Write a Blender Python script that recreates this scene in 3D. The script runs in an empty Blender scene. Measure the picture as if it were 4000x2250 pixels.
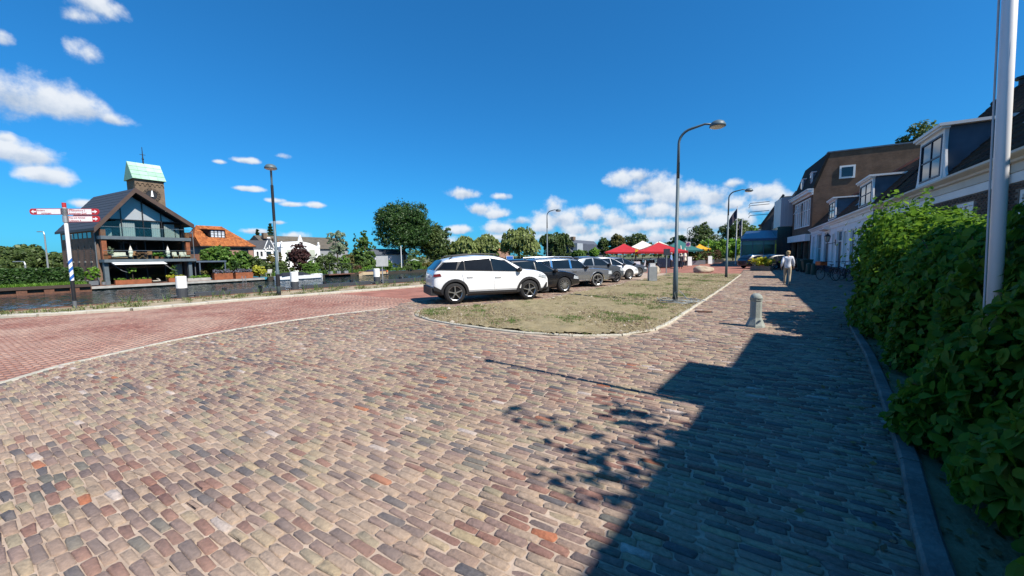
import bpy, bmesh, math, random
import numpy as np
from mathutils import Vector, Matrix
S = bpy.context.scene
COL = S.collection
R = math.radians
# ------------------------------------------------------------------ camera
F, CX, CY, HC = 1500.0, 2000.0, 1125.0, 1.65
_yaw, _pit, _rol = R(32), math.atan(127 / 1500), 0.012
FW = Vector((-math.sin(_yaw) * math.cos(_pit), math.cos(_yaw) * math.cos(_pit), -math.sin(_pit)))
_r0 = Vector((math.cos(_yaw), math.sin(_yaw), 0)); _u0 = _r0.cross(FW)
RT = _r0 * math.cos(_rol) - _u0 * math.sin(_rol)
UP = _u0 * math.cos(_rol) + _r0 * math.sin(_rol)
CAMP = Vector((0, 0, HC))
cam = bpy.data.objects.new('camera', bpy.data.cameras.new('camera'))
COL.objects.link(cam); S.camera = cam
cam.matrix_world = Matrix(((RT.x, UP.x, -FW.x, 0), (RT.y, UP.y, -FW.y, 0), (RT.z, UP.z, -FW.z, HC), (0, 0, 0, 1)))
cam.data.sensor_width = 36; cam.data.lens = 13.5; cam.data.clip_start = 0.05; cam.data.clip_end = 5000
def ray(px, py): return FW + RT * ((px - CX) / F) + UP * ((CY - py) / F)
def onX(px, py, X):                      # survey helper: where a sight line of the photograph meets the plane x = X
    d = ray(px, py); return CAMP + d * (X / d.x)
def onG(px, py, z=0.0):                  # ... or the level z
    d = ray(px, py); return CAMP + d * ((z - HC) / d.z)
# ------------------------------------------------------------------ light
SUN_EL, SUN_TO = R(48), Vector((0.9928, -0.12, 0))
sun_az = math.atan2(SUN_TO.x, SUN_TO.y)
W = bpy.data.worlds.new('World'); S.world = W; W.use_nodes = True
nt = W.node_tree; N = nt.nodes; L = nt.links; N.clear()
def nd(t, **k):
    n = N.new(t)
    for a, v in k.items(): setattr(n, a, v)
    return n
def mth(op, a, b=None, c=None, clamp=False):
    n = nd('ShaderNodeMath', operation=op, use_clamp=clamp)
    for i, v in enumerate((a, b, c)):
        if v is None: continue
        if isinstance(v, (int, float)): n.inputs[i].default_value = v
        else: L.new(v, n.inputs[i])
    return n.outputs[0]
sky = nd('ShaderNodeTexSky', sky_type='NISHITA', sun_disc=False, sun_elevation=SUN_EL, sun_rotation=sun_az, altitude=0, air_density=1.0, dust_density=0.4, ozone_density=2.5)
SKY_STR = 0.10
gain = nd('ShaderNodeMix', data_type='RGBA', blend_type='MULTIPLY'); gain.inputs[0].default_value = 1
gam = nd('ShaderNodeGamma'); gam.inputs[1].default_value = 0.806
L.new(sky.outputs[0], gam.inputs[0]); L.new(gam.outputs[0], gain.inputs[6]); gain.inputs[7].default_value = (0.145, 0.77, 1.36, 1)
geo = nd('ShaderNodeTexCoord')
sep = nd('ShaderNodeSeparateXYZ'); L.new(geo.outputs['Generated'], sep.inputs[0])
az = mth('ARCTAN2', sep.outputs[0], sep.outputs[1]); el = mth('ARCSINE', sep.outputs[2])
P2 = nd('ShaderNodeCombineXYZ'); L.new(az, P2.inputs[0]); L.new(el, P2.inputs[1])
nz = nd('ShaderNodeTexNoise'); L.new(P2.outputs[0], nz.inputs['Vector']); nz.inputs['Scale'].default_value = 19; nz.inputs['Detail'].default_value = 8; nz.inputs['Roughness'].default_value = 0.58
# cumulus clouds: (sight line of the centre, half width, half height, wispiness)
CL = [(50, 385, 150, 92, 0), (190, 400, 150, 82, 0), (330, 435, 125, 58, 0), (430, 470, 70, 28, .1), (-60, 350, 130, 100, 0),
      (370, 15, 120, 60, .35), (330, 70, 90, 40, .55), (355, 215, 90, 55, .75), (10, 150, 50, 35, .5), (110, 610, 130, 44, .05), (10, 590, 80, 50, .05),
      (185, 690, 95, 40, 0), (20, 540, 40, 20, .35), (345, 800, 60, 18, .3), (965, 630, 52, 14, .05), (860, 634, 26, 10, .4), (1110, 612, 34, 14, .5), (960, 738, 60, 12, .3),
      (1135, 800, 42, 11, .15), (1235, 803, 38, 12, .1), (1075, 785, 40, 10, .5), (1080, 870, 40, 10, .2), (1000, 905, 60, 14, .2), (1150, 925, 50, 20, .2),
      (1810, 758, 62, 26, 0), (1870, 820, 60, 28, 0), (1935, 838, 60, 20, .05), (1960, 768, 40, 14, .4), (2030, 865, 50, 18, .1), (1950, 895, 60, 30, .1), (1800, 900, 60, 18, .2),
      (2162, 818, 42, 42, 0), (2190, 862, 105, 44, .05), (2310, 842, 70, 36, .08), (2120, 892, 55, 28, .12), (2270, 898, 85, 30, .15),
      (2430, 700, 62, 36, 0), (2500, 690, 60, 30, 0), (2550, 730, 95, 52, 0), (2640, 765, 120, 48, .05), (2500, 775, 70, 24, .15), (2790, 770, 80, 44, 0), (2860, 800, 50, 26, .1), (2560, 822, 95, 34, .05), (2700, 835, 120, 34, .1),
      (2410, 862, 70, 36, .1), (2490, 890, 90, 30, .12), (2630, 880, 90, 28, .15), (2780, 872, 110, 40, .08), (2890, 862, 80, 38, .1), (2400, 925, 120, 30, .2), (2570, 930, 120, 30, .2), (2740, 932, 130, 32, .2), (2900, 922, 90, 34, .18),
      (2985, 752, 75, 38, .0), (3060, 770, 60, 30, .1), (2970, 812, 80, 26, .2), (2010, 930, 130, 24, .25), (2210, 938, 140, 28, .2), (1700, 942, 90, 20, .3), (2860, 720, 40, 20, .35)]
dcur = None
for (px, py, hw, hh, wis) in CL:
    d = ray(px, py).normalized()
    a0, e0 = math.atan2(d.x, d.y), math.asin(d.z)
    da, db = ray(px + hw, py).normalized(), ray(px, py - hh).normalized()
    wa = abs(math.atan2(da.x, da.y) - a0); we = abs(math.asin(db.z) - e0)
    pin = P2.outputs[0]
    if dcur is not None:                 # chained so that the node stack stays small
        ch = nd('ShaderNodeVectorMath', operation='MULTIPLY_ADD'); L.new(dcur, ch.inputs[0]); ch.inputs[1].default_value = (1e-9,) * 3; L.new(pin, ch.inputs[2]); pin = ch.outputs[0]
    m = nd('ShaderNodeVectorMath', operation='MULTIPLY_ADD'); L.new(pin, m.inputs[0])
    m.inputs[1].default_value = (1 / wa, 1 / we, 0); m.inputs[2].default_value = (-a0 / wa, -e0 / we, wis * 1.05)
    ln = nd('ShaderNodeVectorMath', operation='LENGTH'); L.new(m.outputs[0], ln.inputs[0])
    sp = nd('ShaderNodeSeparateXYZ'); L.new(m.outputs[0], sp.inputs[0])
    w_ = mth('EXPONENT', mth('MULTIPLY', mth('MINIMUM', ln.outputs['Value'], 9.0), -6.0))      # soft union of the puffs
    if dcur is None: dcur, vcur = mth('ADD', w_, 1e-12), mth('MULTIPLY', w_, sp.outputs[1])
    else: vcur = mth('MULTIPLY_ADD', w_, sp.outputs[1], vcur); dcur = mth('ADD', dcur, w_)
vcur = mth('MAXIMUM', mth('MINIMUM', mth('DIVIDE', vcur, dcur), 2.0), -2.0)
dcur = mth('MULTIPLY', mth('LOGARITHM', dcur, math.e), -1 / 6.0)
dn = mth('ADD', dcur, mth('MULTIPLY', mth('SUBTRACT', nz.outputs[0], 0.5), 2.7))
below = mth('MULTIPLY', mth('MAXIMUM', mth('MULTIPLY', vcur, -1), 0), 0.35)
dn = mth('ADD', dn, below)
mr = nd('ShaderNodeMapRange', interpolation_type='SMOOTHSTEP'); L.new(dn, mr.inputs[0])
mr.inputs[1].default_value = 1.32; mr.inputs[2].default_value = 0.42; mr.inputs[3].default_value = 0; mr.inputs[4].default_value = 0.97
shd = nd('ShaderNodeMapRange', interpolation_type='SMOOTHSTEP')
L.new(mth('ADD', mth('ADD', vcur, mth('MULTIPLY', mth('SUBTRACT', nz.outputs[0], 0.5), -3.0)), mth('MULTIPLY', dcur, 0.25)), shd.inputs[0])
shd.inputs[1].default_value = -0.9; shd.inputs[2].default_value = 0.75
cc = nd('ShaderNodeMix', data_type='RGBA'); L.new(shd.outputs[0], cc.inputs[0])
cc.inputs[6].default_value = (2.6, 3.4, 4.6, 1); cc.inputs[7].default_value = (5.6, 5.9, 6.3, 1)
mx = nd('ShaderNodeMix', data_type='RGBA'); L.new(mr.outputs[0], mx.inputs[0]); L.new(gain.outputs[2], mx.inputs[6]); L.new(cc.outputs[2], mx.inputs[7])
bg = nd('ShaderNodeBackground'); bg.inputs[1].default_value = SKY_STR
L.new(mx.outputs[2], bg.inputs[0])
wo = nd('ShaderNodeOutputWorld'); L.new(bg.outputs[0], wo.inputs[0])
W.cycles.sampling_method = 'MANUAL'; W.cycles.sample_map_resolution = 256
sl = bpy.data.lights.new('sun', 'SUN'); sl.energy = 5.0; sl.angle = R(0.53); sl.color = (1.0, 0.93, 0.83)
sun = bpy.data.objects.new('sun', sl); COL.objects.link(sun)
sdir = Vector((SUN_TO.x * math.cos(SUN_EL), SUN_TO.y * math.cos(SUN_EL), math.sin(SUN_EL)))
sun.rotation_euler = sdir.to_track_quat('Z', 'Y').to_euler(); sun.location = (30, 0, 40)
S.view_settings.view_transform = 'Standard'; S.view_settings.look = 'None'
S.view_settings.gamma = 1; S.view_settings.use_curve_mapping = False; S.view_settings.exposure = 0.6
try:
    S.cycles.max_bounces = 8; S.cycles.transparent_max_bounces = 24; S.cycles.caustics_reflective = False; S.cycles.caustics_refractive = False
except Exception: pass

# ------------------------------------------------------------------ materials
MATS = {}
def pm(name, col, rough=0.6, metal=0.0, var=0.12, scale=6.0, bump=0.0, spec=0.5, var2=None, coat=0.0):
    """principled material: base colour broken up by object-space noise at two scales"""
    if name in MATS: return MATS[name]
    m = bpy.data.materials.new(name); m.use_nodes = True
    t = m.node_tree; b = t.nodes['Principled BSDF']
    b.inputs['Roughness'].default_value = rough; b.inputs['Metallic'].default_value = metal
    b.inputs['Specular IOR Level'].default_value = spec
    if coat: b.inputs['Coat Weight'].default_value = coat; b.inputs['Coat Roughness'].default_value = 0.03
    tc = t.nodes.new('ShaderNodeTexCoord')
    n1 = t.nodes.new('ShaderNodeTexNoise'); n1.inputs['Scale'].default_value = scale; n1.inputs['Detail'].default_value = 6
    t.links.new(tc.outputs['Object'], n1.inputs['Vector'])
    rp = t.nodes.new('ShaderNodeValToRGB'); e = rp.color_ramp.elements
    c2 = var2 if var2 else tuple(min(1, c * (1 + var)) for c in col)
    c1 = col if var2 else tuple(c * (1 - var) for c in col)
    e[0].position = 0.3; e[0].color = (*c1, 1); e[1].position = 0.7; e[1].color = (*c2, 1)
    t.links.new(n1.outputs[0], rp.inputs[0]); t.links.new(rp.outputs[0], b.inputs['Base Color'])
    if bump:
        bp = t.nodes.new('ShaderNodeBump'); bp.inputs['Strength'].default_value = bump; bp.inputs['Distance'].default_value = 0.02
        n2 = t.nodes.new('ShaderNodeTexNoise'); n2.inputs['Scale'].default_value = scale * 6; n2.inputs['Detail'].default_value = 4
        t.links.new(tc.outputs['Object'], n2.inputs['Vector']); t.links.new(n2.outputs[0], bp.inputs['Height']); t.links.new(bp.outputs[0], b.inputs['Normal'])
    MATS[name] = m; return m
def ramp_mat(name, stops, rough=0.8, speck=0.25, sscale=60.0, dust=None, bump=0.3, const=False, spec=0.3):
    """colour picked per piece from the face attribute 'rnd', with speckle, dust patches and fine relief"""
    if name in MATS: return MATS[name]
    m = bpy.data.materials.new(name); m.use_nodes = True
    t = m.node_tree; b = t.nodes['Principled BSDF']; b.inputs['Roughness'].default_value = rough; b.inputs['Specular IOR Level'].default_value = spec
    at = t.nodes.new('ShaderNodeAttribute'); at.attribute_name = 'rnd'
    rp = t.nodes.new('ShaderNodeValToRGB'); cr = rp.color_ramp
    if const: cr.interpolation = 'CONSTANT'
    while len(cr.elements) < len(stops): cr.elements.new(0.5)
    for e, (p, c) in zip(cr.elements, stops): e.position = p; e.color = (*c, 1)
    t.links.new(at.outputs['Fac'], rp.inputs[0])
    tc = t.nodes.new('ShaderNodeNewGeometry')
    n1 = t.nodes.new('ShaderNodeTexNoise'); n1.inputs['Scale'].default_value = sscale; n1.inputs['Detail'].default_value = 5; n1.inputs['Roughness'].default_value = 0.7
    t.links.new(tc.outputs['Position'], n1.inputs['Vector'])
    mr_ = t.nodes.new('ShaderNodeMapRange'); t.links.new(n1.outputs[0], mr_.inputs[0])
    mr_.inputs[1].default_value = 0.25; mr_.inputs[2].default_value = 0.75; mr_.inputs[3].default_value = 1 - speck; mr_.inputs[4].default_value = 1 + speck
    ml = t.nodes.new('ShaderNodeMix'); ml.data_type = 'RGBA'; ml.blend_type = 'MULTIPLY'; ml.inputs[0].default_value = 1
    t.links.new(rp.outputs[0], ml.inputs[6]); t.links.new(mr_.outputs[0], ml.inputs[7]); out = ml.outputs[2]
    if dust:
        n2 = t.nodes.new('ShaderNodeTexNoise'); n2.inputs['Scale'].default_value = dust[1]; n2.inputs['Detail'].default_value = 7; n2.inputs['Roughness'].default_value = 0.65
        t.links.new(tc.outputs['Position'], n2.inputs['Vector'])
        m2 = t.nodes.new('ShaderNodeMapRange'); t.links.new(n2.outputs[0], m2.inputs[0])
        m2.inputs[1].default_value = dust[2]; m2.inputs[2].default_value = dust[3]; m2.inputs[3].default_value = 0; m2.inputs[4].default_value = dust[4]
        mm = t.nodes.new('ShaderNodeMix'); mm.data_type = 'RGBA'; t.links.new(m2.outputs[0], mm.inputs[0]); t.links.new(out, mm.inputs[6]); mm.inputs[7].default_value = (*dust[0], 1); out = mm.outputs[2]
    t.links.new(out, b.inputs['Base Color'])
    if bump:
        bp = t.nodes.new('ShaderNodeBump'); bp.inputs['Strength'].default_value = bump; bp.inputs['Distance'].default_value = 0.01
        t.links.new(n1.outputs[0], bp.inputs['Height']); t.links.new(bp.outputs[0], b.inputs['Normal'])
    MATS[name] = m; return m
def brick_mat(name, c1, c2, mortar, bw=0.22, bh=0.065, ms=0.008, rough=0.85, wall=True, bump=0.5, patch=0.25):
    """brick courses in object space (walls: along x/y and z; ground: x and y)"""
    if name in MATS: return MATS[name]
    m = bpy.data.materials.new(name); m.use_nodes = True
    t = m.node_tree; b = t.nodes['Principled BSDF']; b.inputs['Roughness'].default_value = rough; b.inputs['Specular IOR Level'].default_value = 0.25
    tc = t.nodes.new('ShaderNodeTexCoord'); sp = t.nodes.new('ShaderNodeSeparateXYZ'); t.links.new(tc.outputs['Object'], sp.inputs[0])
    cb = t.nodes.new('ShaderNodeCombineXYZ')
    if wall:
        ad = t.nodes.new('ShaderNodeMath'); ad.operation = 'ADD'; t.links.new(sp.outputs[0], ad.inputs[0]); t.links.new(sp.outputs[1], ad.inputs[1])
        t.links.new(ad.outputs[0], cb.inputs[0]); t.links.new(sp.outputs[2], cb.inputs[1])
    else:
        t.links.new(sp.outputs[0], cb.inputs[0]); t.links.new(sp.outputs[1], cb.inputs[1])
    br = t.nodes.new('ShaderNodeTexBrick'); t.links.new(cb.outputs[0], br.inputs['Vector'])
    br.inputs['Color1'].default_value = (*c1, 1); br.inputs['Color2'].default_value = (*c2, 1); br.inputs['Mortar'].default_value = (*mortar, 1)
    br.inputs['Scale'].default_value = 1; br.inputs['Mortar Size'].default_value = ms; br.inputs['Brick Width'].default_value = bw; br.inputs['Row Height'].default_value = bh; br.inputs['Bias'].default_value = 0
    nn = t.nodes.new('ShaderNodeTexNoise'); nn.inputs['Scale'].default_value = 1.3; nn.inputs['Detail'].default_value = 8; t.links.new(tc.outputs['Object'], nn.inputs['Vector'])
    mr_ = t.nodes.new('ShaderNodeMapRange'); t.links.new(nn.outputs[0], mr_.inputs[0]); mr_.inputs[1].default_value = .3; mr_.inputs[2].default_value = .7; mr_.inputs[3].default_value = 1 - patch; mr_.inputs[4].default_value = 1 + patch
    ml = t.nodes.new('ShaderNodeMix'); ml.data_type = 'RGBA'; ml.blend_type = 'MULTIPLY'; ml.inputs[0].default_value = 1
    t.links.new(br.outputs[0], ml.inputs[6]); t.links.new(mr_.outputs[0], ml.inputs[7]); t.links.new(ml.outputs[2], b.inputs['Base Color'])
    if bump:
        bp = t.nodes.new('ShaderNodeBump'); bp.inputs['Strength'].default_value = bump; bp.inputs['Distance'].default_value = 0.008; bp.invert = True
        t.links.new(br.outputs['Fac'], bp.inputs['Height']); t.links.new(bp.outputs[0], b.inputs['Normal'])
    MATS[name] = m; return m
def leaf_mat(name, dark, light, trans=0.35, rough=0.5, spec=0.35):
    if name in MATS: return MATS[name]
    m = bpy.data.materials.new(name); m.use_nodes = True
    t = m.node_tree; b = t.nodes['Principled BSDF']; o = t.nodes['Material Output']
    b.inputs['Roughness'].default_value = rough; b.inputs['Specular IOR Level'].default_value = spec
    at = t.nodes.new('ShaderNodeAttribute'); at.attribute_name = 'rnd'
    rp = t.nodes.new('ShaderNodeValToRGB'); e = rp.color_ramp.elements; e[0].color = (*dark, 1); e[1].color = (*light, 1)
    t.links.new(at.outputs['Fac'], rp.inputs[0]); t.links.new(rp.outputs[0], b.inputs['Base Color'])
    tr = t.nodes.new('ShaderNodeBsdfTranslucent'); hs = t.nodes.new('ShaderNodeHueSaturation'); hs.inputs['Hue'].default_value = 0.485; hs.inputs['Value'].default_value = 1.5
    t.links.new(rp.outputs[0], hs.inputs['Color']); t.links.new(hs.outputs[0], tr.inputs[0])
    ms = t.nodes.new('ShaderNodeMixShader'); ms.inputs[0].default_value = trans
    t.links.new(b.outputs[0], ms.inputs[1]); t.links.new(tr.outputs[0], ms.inputs[2]); t.links.new(ms.outputs[0], o.inputs[0])
    MATS[name] = m; return m
def glass_mat(name, tint=(0.55, 0.62, 0.62), refl=0.12, rough=0.02):
    """pane: tinted see-through plus sky reflection by angle"""
    if name in MATS: return MATS[name]
    m = bpy.data.materials.new(name); m.use_nodes = True
    t = m.node_tree; o = t.nodes['Material Output']; t.nodes.remove(t.nodes['Principled BSDF'])
    tr = t.nodes.new('ShaderNodeBsdfTransparent'); tr.inputs[0].default_value = (*tint, 1)
    gl = t.nodes.new('ShaderNodeBsdfGlossy'); gl.inputs['Roughness'].default_value = rough
    fr = t.nodes.new('ShaderNodeFresnel'); fr.inputs[0].default_value = 1.5
    ad = t.nodes.new('ShaderNodeMath'); ad.operation = 'ADD'; ad.use_clamp = True; ad.inputs[1].default_value = refl; t.links.new(fr.outputs[0], ad.inputs[0])
    ge = t.nodes.new('ShaderNodeNewGeometry'); iv = t.nodes.new('ShaderNodeMath'); iv.operation = 'SUBTRACT'; iv.inputs[0].default_value = 1; t.links.new(ge.outputs['Backfacing'], iv.inputs[1])
    mu_ = t.nodes.new('ShaderNodeMath'); mu_.operation = 'MULTIPLY'; t.links.new(ad.outputs[0], mu_.inputs[0]); t.links.new(iv.outputs[0], mu_.inputs[1]); ad = mu_
    ms = t.nodes.new('ShaderNodeMixShader'); t.links.new(ad.outputs[0], ms.inputs[0]); t.links.new(tr.outputs[0], ms.inputs[1]); t.links.new(gl.outputs[0], ms.inputs[2]); t.links.new(ms.outputs[0], o.inputs[0])
    MATS[name] = m; return m

# ------------------------------------------------------------------ mesh building
def wloc(o):
    v = Vector((0, 0, 0))
    while o: v = v + o.location; o = o.parent
    return v
class MB:
    def __init__(s): s.v = []; s.f = []; s.m = []; s.r = []; s.rv = 0.5
    def add(s, vs, fs, m=0):
        o = len(s.v); s.v.extend(tuple(v) for v in vs)
        for f in fs: s.f.append(tuple(i + o for i in f)); s.m.append(m); s.r.append(s.rv)
        return s
    def box(s, x0, x1, y0, y1, z0, z1, m=0):
        return s.add([(x0, y0, z0), (x1, y0, z0), (x1, y1, z0), (x0, y1, z0), (x0, y0, z1), (x1, y0, z1), (x1, y1, z1), (x0, y1, z1)],
                     [(0, 3, 2, 1), (4, 5, 6, 7), (0, 1, 5, 4), (1, 2, 6, 5), (2, 3, 7, 6), (3, 0, 4, 7)], m)
    def bar(s, a, b, w, h=None, m=0):
        """box beam between two points, w wide and h thick"""
        a, b = Vector(a), Vector(b); d = (b - a); h = h or w
        z = Vector((0, 0, 1)) if abs(d.normalized().z) < 0.95 else Vector((1, 0, 0))
        x = d.cross(z).normalized() * (w / 2); y = x.cross(d).normalized() * (h / 2)
        return s.add([a - x - y, a + x - y, a + x + y, a - x + y, b - x - y, b + x - y, b + x + y, b - x + y],
                     [(0, 3, 2, 1), (4, 5, 6, 7), (0, 1, 5, 4), (1, 2, 6, 5), (2, 3, 7, 6), (3, 0, 4, 7)], m)
    def prism(s, pts, vec, m=0):
        """closed polygon swept along vec"""
        n = len(pts); p = [Vector(q) for q in pts]; v = Vector(vec)
        nrm = Vector((0, 0, 0))
        for i in range(n): nrm += p[i].cross(p[(i + 1) % n])
        if nrm.dot(v) < 0: p.reverse()
        return s.add(p + [q + v for q in p], [tuple(range(n - 1, -1, -1)), tuple(range(n, 2 * n))] + [(i, (i + 1) % n, (i + 1) % n + n, i + n) for i in range(n)], m)
    def tube(s, pts, r, n=8, m=0, cap=True):
        pts = [Vector(p) for p in pts]; k = len(pts); rr = r if isinstance(r, (list, tuple)) else [r] * k
        vs = []; fs = []; up = None
        for i, p in enumerate(pts):
            d = (pts[min(i + 1, k - 1)] - pts[max(i - 1, 0)]).normalized()
            if up is None:
                up = Vector((0, 0, 1)) if abs(d.z) < 0.9 else Vector((1, 0, 0))
            x = d.cross(up).normalized(); y = x.cross(d).normalized(); up = y
            for j in range(n):
                a = 2 * math.pi * j / n; vs.append(p + (x * math.cos(a) + y * math.sin(a)) * rr[i])
        for i in range(k - 1):
            for j in range(n): fs.append((i * n + j, i * n + (j + 1) % n, (i + 1) * n + (j + 1) % n, (i + 1) * n + j))
        if cap: fs.append(tuple(range(n - 1, -1, -1))); fs.append(tuple(range((k - 1) * n, k * n)))
        return s.add(vs, fs, m)
    def lathe(s, prof, c=(0, 0, 0), n=12, m=0):
        vs = []; fs = []; k = len(prof)
        for (r, z) in prof:
            for j in range(n):
                a = 2 * math.pi * j / n; vs.append((c[0] + r * math.cos(a), c[1] + r * math.sin(a), c[2] + z))
        for i in range(k - 1):
            for j in range(n): fs.append((i * n + j, i * n + (j + 1) % n, (i + 1) * n + (j + 1) % n, (i + 1) * n + j))
        fs.append(tuple(range(n - 1, -1, -1))); fs.append(tuple(range((k - 1) * n, k * n)))
        return s.add(vs, fs, m)
    def ell(s, c, rx, ry, rz, n=10, k=6, m=0):
        return s.lathe_e(c, rx, ry, rz, n, k, m)
    def lathe_e(s, c, rx, ry, rz, n, k, m):
        vs = []; fs = []
        for i in range(1, k):
            t = math.pi * i / k
            for j in range(n):
                a = 2 * math.pi * j / n; vs.append((c[0] + rx * math.sin(t) * math.cos(a), c[1] + ry * math.sin(t) * math.sin(a), c[2] - rz * math.cos(t)))
        b = len(vs); vs += [(c[0], c[1], c[2] - rz), (c[0], c[1], c[2] + rz)]
        for i in range(k - 2):
            for j in range(n): fs.append((i * n + j, i * n + (j + 1) % n, (i + 1) * n + (j + 1) % n, (i + 1) * n + j))
        for j in range(n): fs.append((b, (j + 1) % n, j)); fs.append((b + 1, (k - 2) * n + j, (k - 2) * n + (j + 1) % n))
        return s.add(vs, fs, m)
    def build(s, name, mats, parent=None, smooth=False, loc=None, rz=0, w=False):
        me = bpy.data.meshes.new(name); me.from_pydata(s.v, [], s.f)
        for mt in (mats if isinstance(mats, (list, tuple)) else [mats]): me.materials.append(mt)
        if any(s.m): me.polygons.foreach_set('material_index', s.m)
        if len(set(s.r)) > 1:
            a = me.attributes.new('rnd', 'FLOAT', 'FACE'); a.data.foreach_set('value', s.r)
        if smooth: me.shade_smooth()
        me.update()
        o = bpy.data.objects.new(name, me); COL.objects.link(o)
        if parent: o.parent = parent
        if loc: o.location = loc
        if w and parent: o.location = -wloc(parent)
        if rz: o.rotation_euler.z = rz
        return o
def tag(o, label=None, cat=None, group=None, kind=None):
    if label: o['label'] = label
    if cat: o['category'] = cat
    if group: o['group'] = group
    if kind: o['kind'] = kind
    return o
def root(name, label, cat, loc=(0, 0, 0), rz=0, group=None):
    o = bpy.data.objects.new(name, None); COL.objects.link(o); o.location = loc; o.rotation_euler.z = rz; o.empty_display_size = 0.3
    return tag(o, label, cat, group)
def copy_tree(o, parent=None, loc=None, rz=None, label=None):
    c = o.copy(); COL.objects.link(c)
    if parent: c.parent = parent
    if loc is not None: c.location = loc
    if rz is not None: c.rotation_euler.z = rz
    if label: c['label'] = label
    for ch in list(o.children): copy_tree(ch, c)
    return c
def raw_mesh(name, V, Fq, mat, rnd=None, nper=4, smooth=False):
    """fast mesh from arrays: V (n,3), Fq (f,nper) vertex indices, rnd (f,)"""
    me = bpy.data.meshes.new(name); n = len(V); f = len(Fq)
    me.vertices.add(n); me.vertices.foreach_set('co', np.asarray(V, np.float32).ravel())
    me.loops.add(f * nper); me.loops.foreach_set('vertex_index', np.asarray(Fq, np.int32).ravel())
    me.polygons.add(f); me.polygons.foreach_set('loop_start', np.arange(0, f * nper, nper, dtype=np.int32))
    try: me.polygons.foreach_set('loop_total', np.full(f, nper, np.int32))
    except Exception: pass
    me.materials.append(mat)
    if rnd is not None:
        a = me.attributes.new('rnd', 'FLOAT', 'FACE'); a.data.foreach_set('value', np.asarray(rnd, np.float32))
    me.update(calc_edges=True)
    if smooth: me.shade_smooth()
    return me
def in_poly(px, py, poly):
    c = np.zeros(len(px), bool); n = len(poly)
    for i in range(n):
        x1, y1 = poly[i]; x2, y2 = poly[(i + 1) % n]
        if y1 == y2: continue
        k = ((y1 > py) != (y2 > py)) & (px < (x2 - x1) * (py - y1) / (y2 - y1) + x1); c ^= k
    return c
def view_size(c):
    """rough size on the picture of points c (n,3): 0 when outside the frame"""
    v = c - np.array(CAMP); z = v @ np.array(FW); x = v @ np.array(RT); y = v @ np.array(UP)
    zz = np.maximum(z, .05)
    ok = (z > 0.3) & (np.abs(x / zz) < 1.36) & (np.abs(y / zz) < 0.77)
    return np.where(ok, 1 / zz, 0)
def emit(name, stuff_name, VV, FF, RR, mats, parent, cap=300, label=None):
    """VV (n,k,3) vertices of n alike pieces, FF (f,4) faces of one piece: the `cap` that show largest become parts, the rest one part of kind stuff"""
    VV = np.asarray(VV, np.float32); n, k, _ = VV.shape; FF = np.asarray(FF, np.int32)
    wl = wloc(parent)
    sz = view_size(VV.mean(1).astype(float)); order = np.argsort(-sz)
    top = [i for i in order[:cap] if sz[i] > 0]; rest = np.setdiff1d(np.arange(n), top)
    for i in top:
        c = VV[i].mean(0); me = raw_mesh(name, VV[i] - c, FF, mats, np.full(len(FF), RR[i]))
        o = bpy.data.objects.new(name, me); COL.objects.link(o); o.parent = parent; o.location = Vector(c.tolist()) - wl
    if len(rest):
        V = VV[rest].reshape(-1, 3); Fq = (FF[None] + (np.arange(len(rest)) * k)[:, None, None]).reshape(-1, 4)
        me = raw_mesh(stuff_name, V, Fq, mats, np.repeat(RR[rest], len(FF)))
        o = bpy.data.objects.new(stuff_name, me); COL.objects.link(o); o.parent = parent; o.location = -wl; o['kind'] = 'stuff'
# ================================================================== the ground
rng = np.random.default_rng(7)
random.seed(5)
def sheet(name, pts, z, mat, kind='structure', parent=None):
    b = MB(); b.add([(x, y, z) for x, y in pts], [tuple(range(len(pts)))]); o = b.build(name, mat, parent); 
    if kind: o['kind'] = kind
    return o
def resample(pts, step):
    out = [Vector(pts[0])]; carry = 0
    for a, b in zip(pts, pts[1:]):
        a, b = Vector(a), Vector(b); l = (b - a).length; t = step - carry
        while t <= l: out.append(a.lerp(b, t / l)); t += step
        carry = l - (t - step)
    return out
QUAY = [(-22.0, -60), (-20.75, -2), (-20.55, 1.7), (-20.35, 3.3), (-20.05, 6.1), (-19.9, 9.0), (-18.95, 14.1), (-18.1, 18.6), (-17.0, 30), (-16.2, 50), (-15.5, 90), (-15, 200), (-15, 1500)]
soil = pm('soil', (0.20, 0.165, 0.095), .95, var=.3, scale=5, bump=.8, spec=.1, var2=(0.29, 0.245, 0.15))
earth = pm('earth_far', (0.10, 0.12, 0.05), .95, scale=.3, var2=(0.2, 0.17, 0.11), spec=.1)
sheet('ground', QUAY + [(900, 1500), (900, -60)], -0.05, earth)
sheet('far_bank_ground', [(-57.6, -200), (-57.6, 10.6), (-62.7, 10.6), (-62.7, 27.5), (-57.6, 27.5), (-57.6, 1500), (-1500, 1500), (-1500, -200)], -0.95, earth)
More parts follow.
